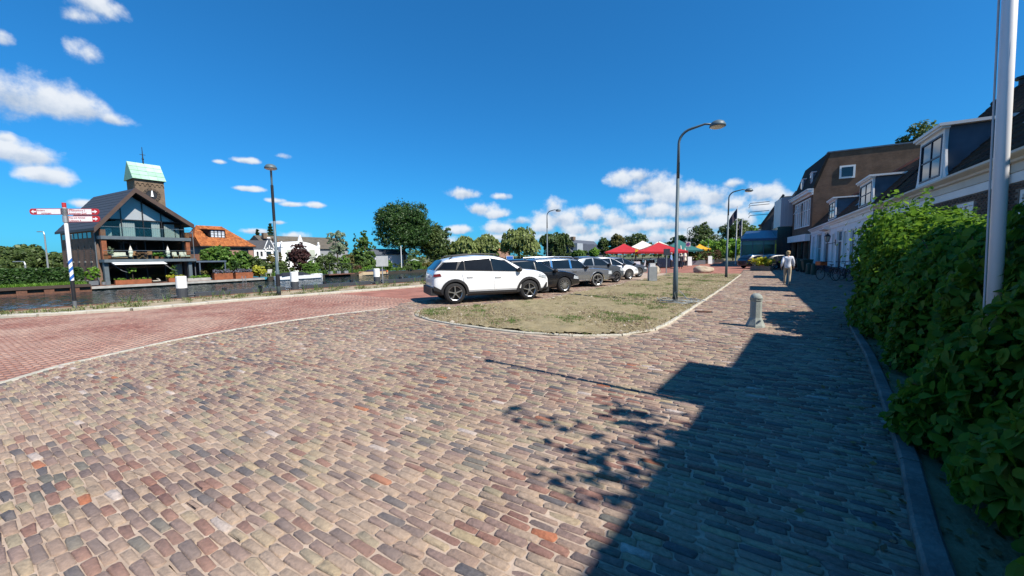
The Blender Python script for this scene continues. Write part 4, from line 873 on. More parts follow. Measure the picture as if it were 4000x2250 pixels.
# --- house with orange hipped roof
ho = root('orange_roof_house', 'brick house with an orange tiled half hipped roof and wide flat dormer across the river', 'house', (-66.5, 26, -.9))
ox = -66.0; pinkb = brick_mat('pink_brick', (.30, .165, .12), (.25, .135, .10), (.3, .22, .18), .22, .066, .008)
d = MB(); d.box(ox - 9, ox - .3, 23.25, 29.85, -1, 3.6); d.build('wall', pinkb, ho, w=True)
d = MB(); d.prism([(ox - 9, 23.22, -1), (ox - .31, 23.22, -1), (ox - .31, 23.22, 3.55), (ox - 3.6, 23.22, 5.6), (ox - 6, 23.22, 5.6), (ox - 9, 23.22, 3.55)], (0, .03, 0)); d.build('side_wall', pm('grey_render', (.30, .33, .36), .85, scale=1), ho, w=True)
ot = ramp_mat('orange_roof_tile', [(0, (.22, .066, .02)), (.4, (.33, .105, .03)), (.75, (.40, .14, .042)), (1, (.17, .06, .025))], .8, .25, 6, bump=.2)
d = MB(); d.add([(ox, 22.95, 3.5), (ox, 30.1, 3.5), (ox - 3.7, 27.0, 6.6), (ox - 3.7, 23.9, 6.6), (ox - 7.4, 22.95, 3.5), (ox - 7.4, 30.1, 3.5), (ox - 2.2, 22.95, 4.9), (ox - 5.2, 22.95, 4.9)], [(0, 1, 2, 3, 6), (3, 2, 5, 4, 7), (1, 5, 2), (6, 3, 7), (0, 6, 7, 4)]); rf = d.build('roof', ot, ho, w=True)
rows = []
n = 17
for r_i in range(n):
    t_ = r_i / n; t2 = (r_i + 1.05) / n
    lo_, hi_ = (22.95 if t_ < .45 else 22.95 + (t_ - .45) / .55 * .95), 30.1 - 3.1 * t_
    nc = int((hi_ - lo_) / .24)
    for c in range(nc):
        ya = lo_ + c * (hi_ - lo_) / nc; wd = (hi_ - lo_) / nc
        if 24.2 < ya + .1 < 26.75 and .38 < t_ < .78: continue
        P = lambda tt, y, h: (ox - 3.7 * tt + h * .64, y, 3.5 + 3.1 * tt + h * .77); k_ = min(t2, 1)
        rows.append([P(k_, ya, .03), P(k_, ya + wd * .5, .075), P(k_, ya + wd, .03), P(t_, ya, .07), P(t_, ya + wd * .5, .12), P(t_, ya + wd, .07), P(t_, ya, .01), P(t_, ya + wd * .5, .01), P(t_, ya + wd, .01)])
emit('roof_tile', 'roof_tiles', np.array(rows), [(0, 3, 4, 1), (1, 4, 5, 2), (3, 6, 7, 4), (4, 7, 8, 5)], np.random.default_rng(1).uniform(0, 1, len(rows)), ot, rf, 300)
d = MB(); d.box(ox - 3.2, ox - 1.55, 24.75, 26.7, 4.75, 5.95); d.add([(ox - 1.6, 24.75, 5.95), (ox - 1.6, 24.75, 4.8), (ox - 2.9, 24.2, 5.95)], [(0, 1, 2)]); dm = d.build('dormer', blackm, ho, w=True)
d = MB(); d.add([(ox - 3.3, 23.9, 6.05), (ox - 1.3, 24.4, 5.96), (ox - 1.3, 26.9, 5.96), (ox - 3.3, 27.0, 6.05), (ox - 3.3, 23.9, 6.15), (ox - 1.3, 24.4, 6.04), (ox - 1.3, 26.9, 6.04), (ox - 3.3, 27.0, 6.15)], [(0, 3, 2, 1), (4, 5, 6, 7), (0, 1, 5, 4), (1, 2, 6, 5), (2, 3, 7, 6)]); d.build('dormer_roof', ot, dm)
for k in range(4):
    for j in range(3): MB().box(ox - 1.54, ox - 1.52, 24.88 + k * .45, 25.2 + k * .45, 4.88 + j * .35, 5.15 + j * .35).build('pane', pm('bright_pane', (.55, .6, .65), .1), dm)
w_ = window(ho, ox - .3, 28.1, 29.1, 2.1, 3.3, 1, 3, 2, blackm, dpane, .06, .03, -.03)
w_ = window(ho, ox - .3, 24.2, 25.2, 2.3, 3.2, 1, 3, 2, blackm, dpane, .06, .03, -.03)
gt = MB(); gt.box(ox - .06, ox + .08, 22.95, 30.1, 3.36, 3.48); gt.build('gutter', blackm, ho, w=True)
# --- small ornate gabled house, white gabled house, grey roofs behind
hg = root('ornate_gable_house', 'small grey roofed house with a dark bell gable edged in white scallops', 'house', (-72, 34.5, -.9))
gxx = -72.0
d = MB(); d.box(gxx - 7, gxx, 32.5, 36.4, -1, 3.2); d.build('wall', white_p, hg, w=True)
d = MB(); d.prism([(gxx + .05, 32.4, 3.2), (gxx + .05, 36.5, 3.2), (gxx - 2.2, 36.5, 4.75), (gxx - 2.2, 32.4, 4.75)], (-.1, 0, .1)); d.build('roof', ramp_mat('grey_tile', [(0, (.06, .06, .065)), (1, (.09, .09, .09))], .8, .3, 5), hg, w=True)
slr = brick_mat('grey_tile_rows', (.075, .075, .08), (.055, .055, .06), (.02, .02, .02), .3, .3, .03)
gp = [(gxx + .1, 34.05, 3.25), (gxx + .1, 35.85, 3.25), (gxx + .1, 35.5, 4.1), (gxx + .1, 35.2, 4.75), (gxx + .1, 35.18, 5.1), (gxx + .1, 34.72, 5.1), (gxx + .1, 34.7, 4.75), (gxx + .1, 34.4, 4.1)]
d = MB(); d.prism(gp, (-.4, 0, 0)); d.build('bell_gable', pm('slate_blue', (.07, .08, .10), .7), hg, w=True)
d = MB()
for a, b_ in ((gp[0], gp[7]), (gp[7], gp[6]), (gp[1], gp[2]), (gp[2], gp[3])):
    for k in range(5):
        p = Vector(a).lerp(Vector(b_), (k + .5) / 5); d.ell((p.x + .03, p.y, p.z), .1, .11, .09, 6, 4)
d.ell((gxx + .1, 34.95, 5.2), .15, .32, .16, 8, 5); d.ell((gxx + .12, 34.95, 3.75), .08, .1, .18, 6, 4)
for k in range(7):
    a_ = math.pi * k / 6; d.ell((gxx + .13, 34.95 + .7 * math.cos(a_), 3.05 + .4 * math.sin(a_)), .1, .14, .12, 6, 4)
d.build('scallop_trim', white_p, hg, w=True)
for (a, b_) in ((32.75, 33.25), (33.35, 33.9), (34.3, 35.3), (35.5, 36.1)): window(hg, gxx, a, b_, 1.95, 2.95, 1, 1, 1, white_p, dpane, .09, .03, -.04)
MB().box(gxx + .01, gxx + .5, 32.3, 35, 1.2, 1.6).build('balcony_beam', blackm, hg, w=True); MB().box(gxx + .01, gxx + .6, 32.3, 35.4, .5, 1.1).build('ledge', white_p, hg, w=True)
hw = root('white_gable_house', 'white house with shallow curved gable, pointed white finials and green shuttered windows', 'house', (-72, 40.5, -.9))
d = MB(); d.prism([(gxx, 36.95, -1), (gxx, 44.3, -1), (gxx, 44.3, 3.7), (gxx, 43.6, 3.95), (gxx, 42.2, 4.5), (gxx, 40.5, 4.8), (gxx, 38.8, 4.55), (gxx, 37.6, 3.9), (gxx, 36.95, 3.7)], (-8, 0, 0)); d.build('wall', pm('bright_white_render', (.80, .81, .82), .8, scale=1, var=.03), hw, w=True)
d = MB(); d.prism([(gxx + .05, 40.1, 4.7), (gxx + .05, 40.95, 4.7), (gxx + .05, 40.8, 5.3), (gxx + .05, 40.52, 6.1), (gxx + .05, 40.25, 5.3)], (-.3, 0, 0))
for y in (37.15, 44.1): d.box(gxx - .3, gxx + .1, y - .2, y + .2, 3.6, 4.2); d.ell((gxx - .1, y, 4.45), .2, .2, .26, 8, 6)
d.build('finial', white_p, hw, w=True)
for (a, b_) in ((37.9, 38.9), (42.15, 43.25)): MB().box(gxx + .004, gxx + .05, a, b_, 1.2, 3.2).build('shutter', pm('shutter_green', (.42, .46, .38), .7), hw, w=True)
d = MB(); d.bar((gxx + .3, 42, 1.3), (gxx + .3, 43.4, 2.0), .05); d.bar((gxx + .3, 42, 2.0), (gxx + .3, 43.4, 1.3), .05); d.bar((gxx + .3, 42, 2.02), (gxx + .3, 43.4, 2.02), .05); d.build('balcony_rail', blackm, hw, w=True)
hr = root('grey_roof_house', 'house with a long mossy grey tiled roof behind the white gable house', 'house', (-80, 46, -.9))
mossy = ramp_mat('mossy_tile', [(0, (.10, .09, .075)), (1, (.15, .12, .10))], .9, .4, 1.2, dust=((.13, .10, .06), .5, .45, .7, .7))
d = MB(); d.box(-90, -80, 38.5, 56, -1, 3.7); d.build('wall', pm('grey_wall', (.25, .26, .28), .85), hr, w=True)
d = MB(); d.prism([(-79.6, 38.3, 3.6), (-84.5, 38.3, 6.3), (-90.2, 38.3, 3.6)], (0, 18, 0)); d.build('roof', mossy, hr, w=True)
MB().box(-83, -82.2, 39.0, 39.8, 5.6, 6.7).build('chimney', tb, hr, w=True)
hs = root('slate_roof_house', 'dark slate roofed house with brick chimney behind the bell gable', 'house', (-78, 37, -.9))
d = MB(); d.box(-86, -78, 35.2, 39.2, -1, 3.3); d.build('wall', MATS['grey_wall'], hs, w=True); d = MB(); d.prism([(-77.7, 34.9, 3.2), (-81, 34.9, 5.1), (-86, 34.9, 3.2)], (0, 6.5, 0)); d.build('roof', MATS['slate_blue'], hs, w=True); MB().box(-81.3, -80.5, 40.0, 41.0, 4.9, 5.6).build('chimney', tb, hs, w=True)
# dark houses beyond the willows
hq = root('dark_gable_house', 'dark slate house with several gables and white dormer beyond the willows', 'house', (-52, 150, 0))
P0 = onX(2235, 985, -52); P1 = onX(2365, 985, -52)
d = MB(); ya, yb = P0.y, P1.y
d.box(-62, -52, ya, yb, -1, 2.2); d.build('wall', pm('brown_wall', (.12, .09, .075), .9), hq, w=True)
d = MB(); d.prism([(-51.5, ya, 2.1), (-57, ya, 7.2), (-62.5, ya, 2.1)], (0, yb - ya, 0))
L_ = yb - ya
for k in (.32, .55, .8): d.prism([(-51.2, ya + L_ * (k - .12), 2.2), (-51.2, ya + L_ * (k + .12), 2.2), (-51.2, ya + L_ * k, 5.6)], (-5, 0, 0))
d.build('roof', MATS['slate_blue'], hq, w=True); MB().box(-52.5, -50.9, ya + L_ * .05, ya + L_ * .2, 3.2, 5.6).build('dormer', MATS['grey_render'], hq, w=True); MB().box(-57, -56, ya + L_ * .3, ya + L_ * .36, 7, 8.3).build('chimney', tb, hq, w=True)
hk = root('red_roof_house', 'small house with a red tiled roof showing between the willows', 'house', (-70, 100, -1)); P0 = onX(1925, 985, -70); P1 = onX(1990, 985, -70)
d = MB(); d.box(-78, -70, P0.y, P1.y, -1, 3.5); d.build('wall', pinkb, hk, w=True); d = MB(); d.prism([(-69.7, P0.y, 3.4), (-74, P0.y, 6.3), (-78.3, P0.y, 3.4)], (0, P1.y - P0.y, 0)); d.build('roof', ot, hk, w=True)
# ================================================================== vegetation
bark = pm('bark', (.06, .045, .032), .95, scale=4, var=.35, bump=.5)
LM = dict(oak=((0.022, 0.053, 0.012), (0.062, 0.132, 0.028)), mid=((0.043, 0.070, 0.019), (0.116, 0.171, 0.046)), willow=((.10, .135, .035), (.28, .33, .10)), bright=((0.054, 0.116, 0.019), (0.155, 0.279, 0.046)),
          conifer=((0.028, 0.056, 0.019), (0.078, 0.132, 0.043)), cypress=((0.046, 0.101, 0.019), (0.155, 0.248, 0.054)), red=((0.034, 0.016, 0.016), (0.093, 0.039, 0.034)), yellow=((0.248, 0.264, 0.023), (0.500, 0.500, 0.046)),
          olive=((0.070, 0.078, 0.019), (0.202, 0.178, 0.046)), acacia=((0.039, 0.070, 0.019), (0.132, 0.186, 0.054)), lime=((0.078, 0.171, 0.019), (0.217, 0.403, 0.046)), lav=((0.109, 0.109, 0.132), (0.232, 0.232, 0.279)), silver=((0.155, 0.202, 0.124), (0.310, 0.372, 0.232)), copper=((0.070, 0.039, 0.022), (0.171, 0.093, 0.046)))
def lm(k): return leaf_mat('leaves_' + k, *LM[k], trans=.3)
def leaf_quads(pos, nrm, size, asp, r_, tang=None):
    n = len(pos); a = r_.normal(0, 1, (n, 3)) if tang is None else tang
    t_ = np.cross(nrm, a) if tang is None else tang; t_ = t_ / (np.linalg.norm(t_, axis=1, keepdims=True) + 1e-9)
    b_ = np.cross(nrm, t_); b_ /= (np.linalg.norm(b_, axis=1, keepdims=True) + 1e-9); s_ = (size * r_.uniform(.6, 1.4, n))[:, None]
    V = np.stack([pos - t_ * s_ * .5, pos + b_ * s_ * asp * .5, pos + t_ * s_ * .5, pos - b_ * s_ * asp * .5], 1)
    return V.reshape(-1, 3), np.arange(n * 4).reshape(n, 4)
def unit(a): return a / (np.linalg.norm(a, axis=1, keepdims=True) + 1e-9)
def crown(name, blobs, n, size, mat, seed, style='broad', parent=None, per=22, asp=.75):
    r_ = np.random.default_rng(seed); B = np.array(blobs, float); w_ = B[:, 3] * B[:, 4] + B[:, 3] * B[:, 5]; nc = max(8, n // per)
    bi = r_.choice(len(B), nc, p=w_ / w_.sum()); d = unit(r_.normal(0, 1, (nc, 3)))
    if style == 'willow': d[:, 2] = np.abs(d[:, 2]) * .9 - .15
    rad = r_.uniform(.62, 1.04, nc); cc_ = B[bi, :3] + d * B[bi, 3:6] * rad[:, None]
    cr_ = (B[bi, 3:6].min(1)) * r_.uniform(.18, .42, nc); shade = r_.normal(.5, .16, nc)
    li = np.repeat(np.arange(nc), per); m = len(li); e = unit(r_.normal(0, 1, (m, 3))); tang = None
    if style == 'willow':
        dl = r_.uniform(0, 1, m) ** .8; L_ = (B[bi, 5] * r_.uniform(.35, .95, nc))[li]
        pos = cc_[li] + np.stack([r_.normal(0, .10, m) + d[li, 0] * dl * .5, r_.normal(0, .10, m) + d[li, 1] * dl * .5, -dl * L_], 1)
        nr_ = unit(np.stack([d[li, 0], d[li, 1], 0 * dl + .25], 1) + .7 * r_.normal(0, 1, (m, 3))); tang = unit(np.stack([.25 * d[li, 0], .25 * d[li, 1], -np.ones(m)], 1) + .25 * r_.normal(0, 1, (m, 3)))
    else:
        e = unit(e + .55 * d[li]); pos = cc_[li] + e * (cr_[li] * r_.uniform(.55, 1.15, m))[:, None] * np.array([1, 1, .75]); nr_ = unit(e + .5 * r_.normal(0, 1, (m, 3)) + np.array([0, 0, .25]))
    V, Fq = leaf_quads(pos, nr_, size, asp, r_, tang)
    me = raw_mesh(name, V, Fq, mat, np.clip(shade[li] + r_.normal(0, .2, m), 0, 1))
    o = bpy.data.objects.new(name, me); COL.objects.link(o); o.parent = parent; return o
def conifer_crown(name, h, r0_, n, mat, seed, parent, z0=.4, top=.05, size=.35, up=.0, power=1.0):
    r_ = np.random.default_rng(seed); k = r_.uniform(0, 1, n) ** .75; z = z0 + (h - z0) * k; tier = np.round(k * h * 1.6) / (h * 1.6)
    ang_ = np.round(r_.uniform(0, 1, n) * 13) / 13 * 6.283 + r_.normal(0, .13, n) + tier * 40
    rr = r0_ * (1 - tier) ** power * r_.uniform(.25, 1.05, n) + top; z = z0 + (h - z0) * tier + up * rr - rr * .12 + r_.normal(0, .09, n)
    pos = np.stack([rr * np.cos(ang_), rr * np.sin(ang_), z], 1); out = np.stack([np.cos(ang_), np.sin(ang_), np.full(n, -.25 + up)], 1)
    V, Fq = leaf_quads(pos, unit(np.stack([.3 * np.cos(ang_), .3 * np.sin(ang_), np.ones(n)], 1) + .55 * r_.normal(0, 1, (n, 3))), size, .45, r_, unit(out + .4 * r_.normal(0, 1, (n, 3))))
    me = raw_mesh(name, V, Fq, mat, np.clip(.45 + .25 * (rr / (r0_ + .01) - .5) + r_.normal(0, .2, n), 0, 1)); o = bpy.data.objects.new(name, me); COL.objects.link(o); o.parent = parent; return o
def trunk(parent, h, r_, seed, limbs=5, spread=1.0, top=.6):
    q = random.Random(seed); t_ = MB(); pts = [(0, 0, -.1), (q.uniform(-.1, .1), q.uniform(-.1, .1), h * .3), (q.uniform(-.2, .2), q.uniform(-.2, .2), h * top)]
    t_.tube([(0, 0, -.1), (0, 0, .15)] + pts[1:], [r_ * 1.5, r_ * 1.05, r_ * .85, r_ * .45], 8)
    o = t_.build('trunk', bark, parent, smooth=True)
    for k in range(limbs):
        a_ = 6.283 * k / limbs + q.uniform(-.4, .4); z = h * q.uniform(.25, .55); e = (math.cos(a_) * spread * q.uniform(.5, .9), math.sin(a_) * spread * q.uniform(.5, .9), z + h * q.uniform(.15, .35))
        l_ = MB(); l_.tube([(0, 0, z), (e[0] * .5, e[1] * .5, (z + e[2]) / 2 - .1), e], [r_ * .45, r_ * .3, r_ * .1], 6); l_.build('limb', bark, o, smooth=True)
    return o
TS = [100]
def tree(px, ptop, wpx, dist, label, kind='mid', style='broad', base=None, n=5000, size=.38, name='tree', cat='tree', group=None, bare=.12, nb=9, tr=True):
    """a tree whose middle, top and width were surveyed on the photograph; dist is metres from the camera along its axis"""
    TS[0] += 1; sd = TS[0]; q = random.Random(sd)
    p = CAMP + ray(px, ptop) * dist; zb_ = base if base is not None else (-.94 if p.x < -57.6 else 0.0)
    h = max(.4, p.z - zb_); w_ = wpx * dist / F / 2
    o = root(name, label, cat, (p.x, p.y, zb_), 0, group)
    if style == 'spire':
        bl = []; nl = 9
        for k in range(nl):
            t_ = k / (nl - 1); rr = w_ * (1 - t_) ** .75 * .8 + .10
            for j in range(1 if t_ > .85 else 3):
                a_ = 6.283 * j / 3 + k * 1.3; bl.append((rr * .38 * math.cos(a_), rr * .38 * math.sin(a_), h * (.07 + .89 * t_) + q.uniform(-.1, .1), rr * .72, rr * .72, h * .085))
        crown('crown', bl, int(n * 1.4), size, lm(kind), sd, 'broad', o); trunk(o, h * .9, .014 * h + .03, sd, 0); return o
    if style in ('conifer',):
        if tr: trunk(o, h * .9, .02 * h + .03, sd, 0)
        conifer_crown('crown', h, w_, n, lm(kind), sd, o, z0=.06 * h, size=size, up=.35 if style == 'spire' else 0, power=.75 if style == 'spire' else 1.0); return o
    n = int(n * 1.9); size = size * 1.0
    zc = h * (bare + 1) / 2; rz = h * (1 - bare) / 2
    bl = [(0, 0, zc, w_ * .72, w_ * .72, rz * .86)]
    for k in range(nb):
        a_ = 6.283 * k / nb * 2.4 + q.uniform(-.5, .5); v = q.uniform(-.75, .8); rr = w_ * math.sqrt(max(.1, 1 - v * v)) * .55; s_ = q.uniform(.34, .52)
        bl.append((rr * math.cos(a_), rr * math.sin(a_), zc + v * rz * .72, w_ * s_, w_ * s_, min(rz, w_) * s_ * .9))
    crown('crown', bl, n, size, lm(kind), sd, style, o)
    if tr: trunk(o, h, .016 * h + .05, sd, 5, w_ * .6)
    return o
def dX(px, X): return X / ray(px, 1000).x
T = tree
# far left, beyond the hedge
g = 'feathery trees beyond the far hedge'
for i, (px, pt, w_, lb) in enumerate([(12, 962, 130, 'leftmost feathery olive tree at the water far behind the hedge'), (97, 950, 125, 'tallest feathery tree left of the pale street lamp across the water'), (58, 992, 120, 'low feathery tree between two taller ones across the water'), (205, 985, 100, 'feathery tree just right of the pale far street lamp'), (255, 985, 80, 'feathery tree partly behind the white signpost mast')]):
    T(px, pt, w_, dX(px, -84 - 3 * (i % 2)), lb, 'acacia', n=5200, size=.5, group=g, bare=.08)
# around the houses
T(1005, 902, 52, dX(1005, -92), 'shorter dark spruce left of the taller spruce behind the bell gable', 'conifer', 'conifer', n=2600, size=.6, name='spruce_tree')
T(1055, 880, 92, dX(1055, -90), 'tall dark spruce behind the bell gable and lamp post', 'conifer', 'conifer', n=4200, size=.6, name='spruce_tree')
T(850, 957, 124, dX(850, -63.3), 'large glossy light green bush in front of the orange roofed house', 'bright', n=4600, size=.30, name='bush', cat='bush', bare=.02)
T(938, 975, 78, dX(938, -63), 'smaller glossy bush under the small paned window of the brick house', 'bright', n=2600, size=.28, name='bush', cat='bush', bare=.02)
T(1003, 1003, 84, dX(1003, -62.5), 'mid green sprawling bush left of the tall lamp post across the river', 'mid', n=2600, size=.26, name='bush', cat='bush', bare=.02)
T(1010, 1035, 52, dX(1010, -60.2), 'bright yellow leaved shrub at the deck end', 'yellow', n=1700, size=.22, name='shrub', cat='shrub', bare=.02)
T(1060, 990, 46, dX(1060, -63), 'olive gold shrub behind the tall blue grey lamp post', 'olive', n=1900, size=.26, name='shrub', cat='shrub', bare=.05)
T(1094, 984, 34, dX(1094, -64), 'olive yellow conifer beside the white gable house', 'olive', 'spire', n=1600, size=.28, name='conifer', cat='conifer')
T(1118, 982, 26, dX(1118, -63), 'slim small green cypress left of the dark red tree', 'cypress', 'spire', n=1200, size=.26, name='cypress', cat='cypress')
T(1085, 1022, 56, dX(1085, -61.5), 'dark low shrub behind the white boat stern', 'mid', n=1600, size=.25, name='shrub', cat='shrub', bare=.02)
T(1164, 940, 78, dX(1164, -62), 'dark purple red leaved tree in front of the white gable house', 'red', n=3600, size=.28, name='red_tree', bare=.03)
T(1216, 1017, 68, dX(1216, -60.3), 'round mid green bush above the white covered boat', 'bright', n=2100, size=.24, name='bush', cat='bush', bare=.02)
T(1272, 988, 90, dX(1272, -62), 'pale green rounded bush right of the white gable house', 'mid', n=2600, size=.26, name='bush', cat='bush', bare=.02)
T(1313, 893, 84, dX(1313, -66), 'thin airy birch with see-through crown behind the jetty', 'silver', n=1300, size=.34, name='birch_tree', bare=.3)
T(1342, 994, 54, dX(1342, -62), 'small green shrub under the airy birch', 'bright', n=1500, size=.26, name='shrub', cat='shrub', bare=.02)
T(1384, 893, 30, dX(1384, -67), 'narrow dark cypress beside the broad light green conifer', 'conifer', 'spire', n=1700, size=.3, name='cypress', cat='cypress')
T(1420, 868, 112, dX(1420, -63), 'broad light green conifer left of the huge dark tree', 'cypress', 'spire', n=5600, size=.36, name='conifer', cat='conifer')
T(1362, 985, 50, dX(1362, -62.5), 'rusty brown green shrub left of the broad light conifer', 'olive', n=1500, size=.26, name='shrub', cat='shrub', bare=.02)
T(1395, 1034, 40, dX(1395, -59.5), 'low reddish clipped shrub above the wooden boat', 'copper', n=900, size=.2, name='shrub', cat='shrub', bare=.0)
T(1432, 1036, 46, dX(1432, -59.5), 'low yellow green clipped shrub above the wooden boat', 'lime', n=1000, size=.2, name='shrub', cat='shrub', bare=.0)
T(1572, 780, 236, dX(1572, -66), 'huge dark green spreading tree towering over the river bank', 'oak', n=19000, size=.34, name='oak_tree', bare=.24, nb=16)
T(1700, 870, 138, dX(1700, -64), 'dense dark olive tree between the huge tree and the willows', 'mid', n=6500, size=.4, bare=.05)
for i, (px, pt, w_, lb) in enumerate([(1806, 893, 124, 'pale green willow, first right of the dense olive tree'), (1895, 895, 104, 'pale narrow willow left of the gap with the red roof'), (2026, 873, 176, 'broad weeping willow right of the red roof gap'), (2172, 883, 146, 'dense green willow behind the slim lamp post')]):
    T(px, pt, w_, dX(px, -60 + 2 * (i % 2)), lb, 'willow' if i < 3 else 'mid', 'willow', n=9000 if i > 1 else 6500, size=.55, name='willow_tree', group='willows on the far bank', bare=.12, nb=10)
for i, (px, pt, w_, kd, lb) in enumerate([(1505, 1012, 60, 'bright', 'low green bush behind the square grey sign'), (1620, 1015, 56, 'bright', 'bushy green shrub under the huge dark tree, right of the white mast'), (1585, 1038, 60, 'mid', 'low waterside shrub left of the white mast'), (1672, 1022, 60, 'olive', 'brownish waterside shrub behind the white car roof'), (1748, 1000, 80, 'mid', 'dark undergrowth shrub below the first willow'), (1850, 1000, 90, 'mid', 'dark undergrowth shrub left of the blue boat sign'), (1950, 1010, 70, 'oak', 'black green shrub behind the blue boat sign'), (2060, 1000, 110, 'oak', 'dark shrub under the broad weeping willow')]):
    T(px, pt, w_, dX(px, -58.8), lb, kd, n=1700, size=.3, name='shrub', cat='shrub', bare=.0)
# beyond the terrace
for (px, pt, w_, d, kd, st, lb) in [
    (2262, 975, 70, 95, 'bright', 'broad', 'low leafy bush in front of the dark slate gables'), (2321, 966, 40, 90, 'lime', 'broad', 'small bright round tree left of the red parasols'), (2200, 985, 60, 90, 'mid', 'broad', 'low green tree behind the slim lamp post'),
    (2358, 922, 50, 105, 'mid', 'broad', 'slim tree behind the left corner of the red parasol'), (2411, 908, 66, 100, 'olive', 'broad', 'brownish green tree rising over the first red parasol'), (2483, 907, 88, 104, 'mid', 'broad', 'rounded green tree behind the big cream parasol'),
    (2604, 943, 36, 120, 'oak', 'broad', 'small distant dark tree behind the green parasol'), (2657, 914, 74, 110, 'oak', 'broad', 'dark rounded tree left of the tallest street tree'), (2736, 870, 100, 105, 'mid', 'broad', 'tallest rounded green tree at the end of the street'),
    (2768, 933, 84, 84, 'lime', 'broad', 'bright green young street tree nearest the parasols'), (2818, 934, 80, 80, 'lime', 'broad', 'bright green young street tree left of the flagpoles'), (2866, 930, 80, 84, 'lime', 'broad', 'bright green young street tree behind the flagpoles'),
    (2868, 856, 120, 115, 'mid', 'broad', 'large dark tree behind the hanging flag'), (2935, 872, 66, 118, 'bright', 'broad', 'yellow green tree top above the glass pavilion'), (2972, 866, 50, 122, 'copper', 'broad', 'copper brown tree top beside the gabled shop'), (2800, 905, 50, 140, 'silver', 'broad', 'pale distant tree between two dark street trees')]:
    T(px, pt, w_, d, lb, kd, st, n=3600 if w_ > 60 else 2200, size=.42, bare=.18 if kd != 'lime' else .1)
T(3600, 470, 190, 42, 'leafy tree top showing over the cottage roofs', 'mid', n=3600, size=.35, bare=.45)
# far treeline behind everything
fl = []
for k in range(70):
    a_ = R(-62 + k * 1.2); dd = 330 + 60 * math.sin(k * 2.1); fl.append((dd * math.sin(a_), dd * math.cos(a_), 3.0 + 1.2 * math.sin(k * 1.7), 9, 9, 4.6 + 1.6 * math.sin(k * 3.3)))
o = crown('far_woods', fl, 26000, 1.5, lm('mid'), 9, 'broad'); tag(o, 'distant belt of dark green woods along the horizon', 'woods', kind='stuff')
ug = []
r_ = np.random.default_rng(77)
for y in np.arange(28.5, 150, 1.5): ug.append((-61.5 + r_.uniform(-1.2, 1.2), y, -.6, 1.3, 1.3, r_.uniform(1.0, 2.4)))
o = crown('undergrowth', ug, 15000, .36, lm('mid'), 78, 'broad'); tag(o, 'mixed dark undergrowth filling the far bank below the trees', 'undergrowth', kind='stuff')
# clipped hedge across the water
hd = root('far_hedge', 'dense dark clipped hedge across the water left of the barn house', 'hedge', (-59.3, 7, -.95))
V, Fq = leaf_quads(*(lambda r_, n: (np.stack([np.where(r_.uniform(0, 1, n) < .6, r_.normal(.75, .07, n), r_.uniform(-.7, .75, n)), r_.uniform(-3.6, 3.2, n), 0 * r_.uniform(0, 1, n)], 1) + np.stack([np.zeros(n), np.zeros(n), r_.uniform(0, 1.9, n) ** 1.0], 1), unit(r_.normal(0, 1, (n, 3)) + np.array([.8, 0, .4]))))(np.random.default_rng(4), 9000), .22, .8, np.random.default_rng(5))
o = bpy.data.objects.new('foliage', raw_mesh('foliage', V, Fq, lm('oak'), np.random.default_rng(6).uniform(0, 1, len(Fq)))); COL.objects.link(o); o.parent = hd
MB().box(-.6, .55, -3.5, 3.1, -.1, 1.75).build('dark_core', pm('hedge_core', (.015, .02, .008), .95), hd)  # solid dark block, shade between the leaves put into its colour
V, Fq = blades(np.stack([rng.uniform(-58.6, -57.7, 900), rng.uniform(-2, 10.2, 900), np.full(900, -.95)], 1), .45, .03, 7, .12, .6)
o = bpy.data.objects.new('bank_grass', raw_mesh('bank_grass', V, Fq, lm('lime'), rng.uniform(0, 1, len(Fq)))); COL.objects.link(o); tag(o, 'long bright grass on the far bank below the hedge', 'grass', kind='stuff')
V, Fq = blades(np.stack([rng.uniform(-59.4, -57.7, 1500), rng.uniform(28, 130, 1500), np.full(1500, -.95)], 1), .6, .05, 7, .25, .5)
o = bpy.data.objects.new('waterside_grass', raw_mesh('waterside_grass', V, Fq, lm('bright'), rng.uniform(0, 1, len(Fq)))); COL.objects.link(o); tag(o, 'grass and low plants edging the far river bank', 'grass', kind='stuff')
# ------------------------------------------------------------------ big leaved hedge on the right
hn = root('leafy_hedge', 'tall large leaved green hedge along the right edge of the paving', 'hedge', (2.3, 6, 0))
r_ = np.random.default_rng(21); n = 46000
hy = r_.uniform(-1.0, 13.4, n); top = np.interp(hy, [-1, 2, 4, 5.5, 6.5, 8, 10, 11, 11.7, 12.3, 12.8, 13.4], [1.8, 1.8, 1.85, 1.85, 1.8, 1.8, 1.92, 2.15, 2.5, 2.5, 1.95, 1.1]) + .09 * np.sin(hy * 3.1) + .1 * np.sin(hy * 7.3)
fx = np.interp(hy, [-1, 0, 2.67, 3.87, 5.38, 7.86, 10.2, 11.5, 12.5, 13.4], [.72, .80, 1.0, 1.15, 1.38, 1.68, 1.9, 2.0, 2.2, 2.7]); bx_ = np.interp(hy, [-1, 9, 12, 13.4], [3.2, 3.5, 4.2, 3.9])
u_ = r_.uniform(0, 1, n); face = u_ < .62; v = r_.uniform(0, 1, n); dep = np.abs(r_.normal(0, .16, n))
bulge = .16 * np.sin(hy * 2.2 + 1) + .13 * np.sin(hy * 5.1 + v * 6) + .12 * np.sin(v * 7 + hy)
z1 = .08 + (top - .08) * v; x1 = fx + .08 + bulge * .7 - .12 * np.sin(v * 2.6) + np.interp(hy, [-1, 3, 6, 10, 12], [.80, .60, .60, .30, .15]) * v ** 1.5 + .3 * np.clip(v - .8, 0, 1) * 2 + dep
fx2 = fx + np.interp(hy, [-1, 3, 6, 10, 12], [.85, .65, .65, .35, .2]); x2 = fx2 + (bx_ - fx2) * v; z2 = top - .25 * np.abs(2 * v - 1) ** 2 - dep * .8
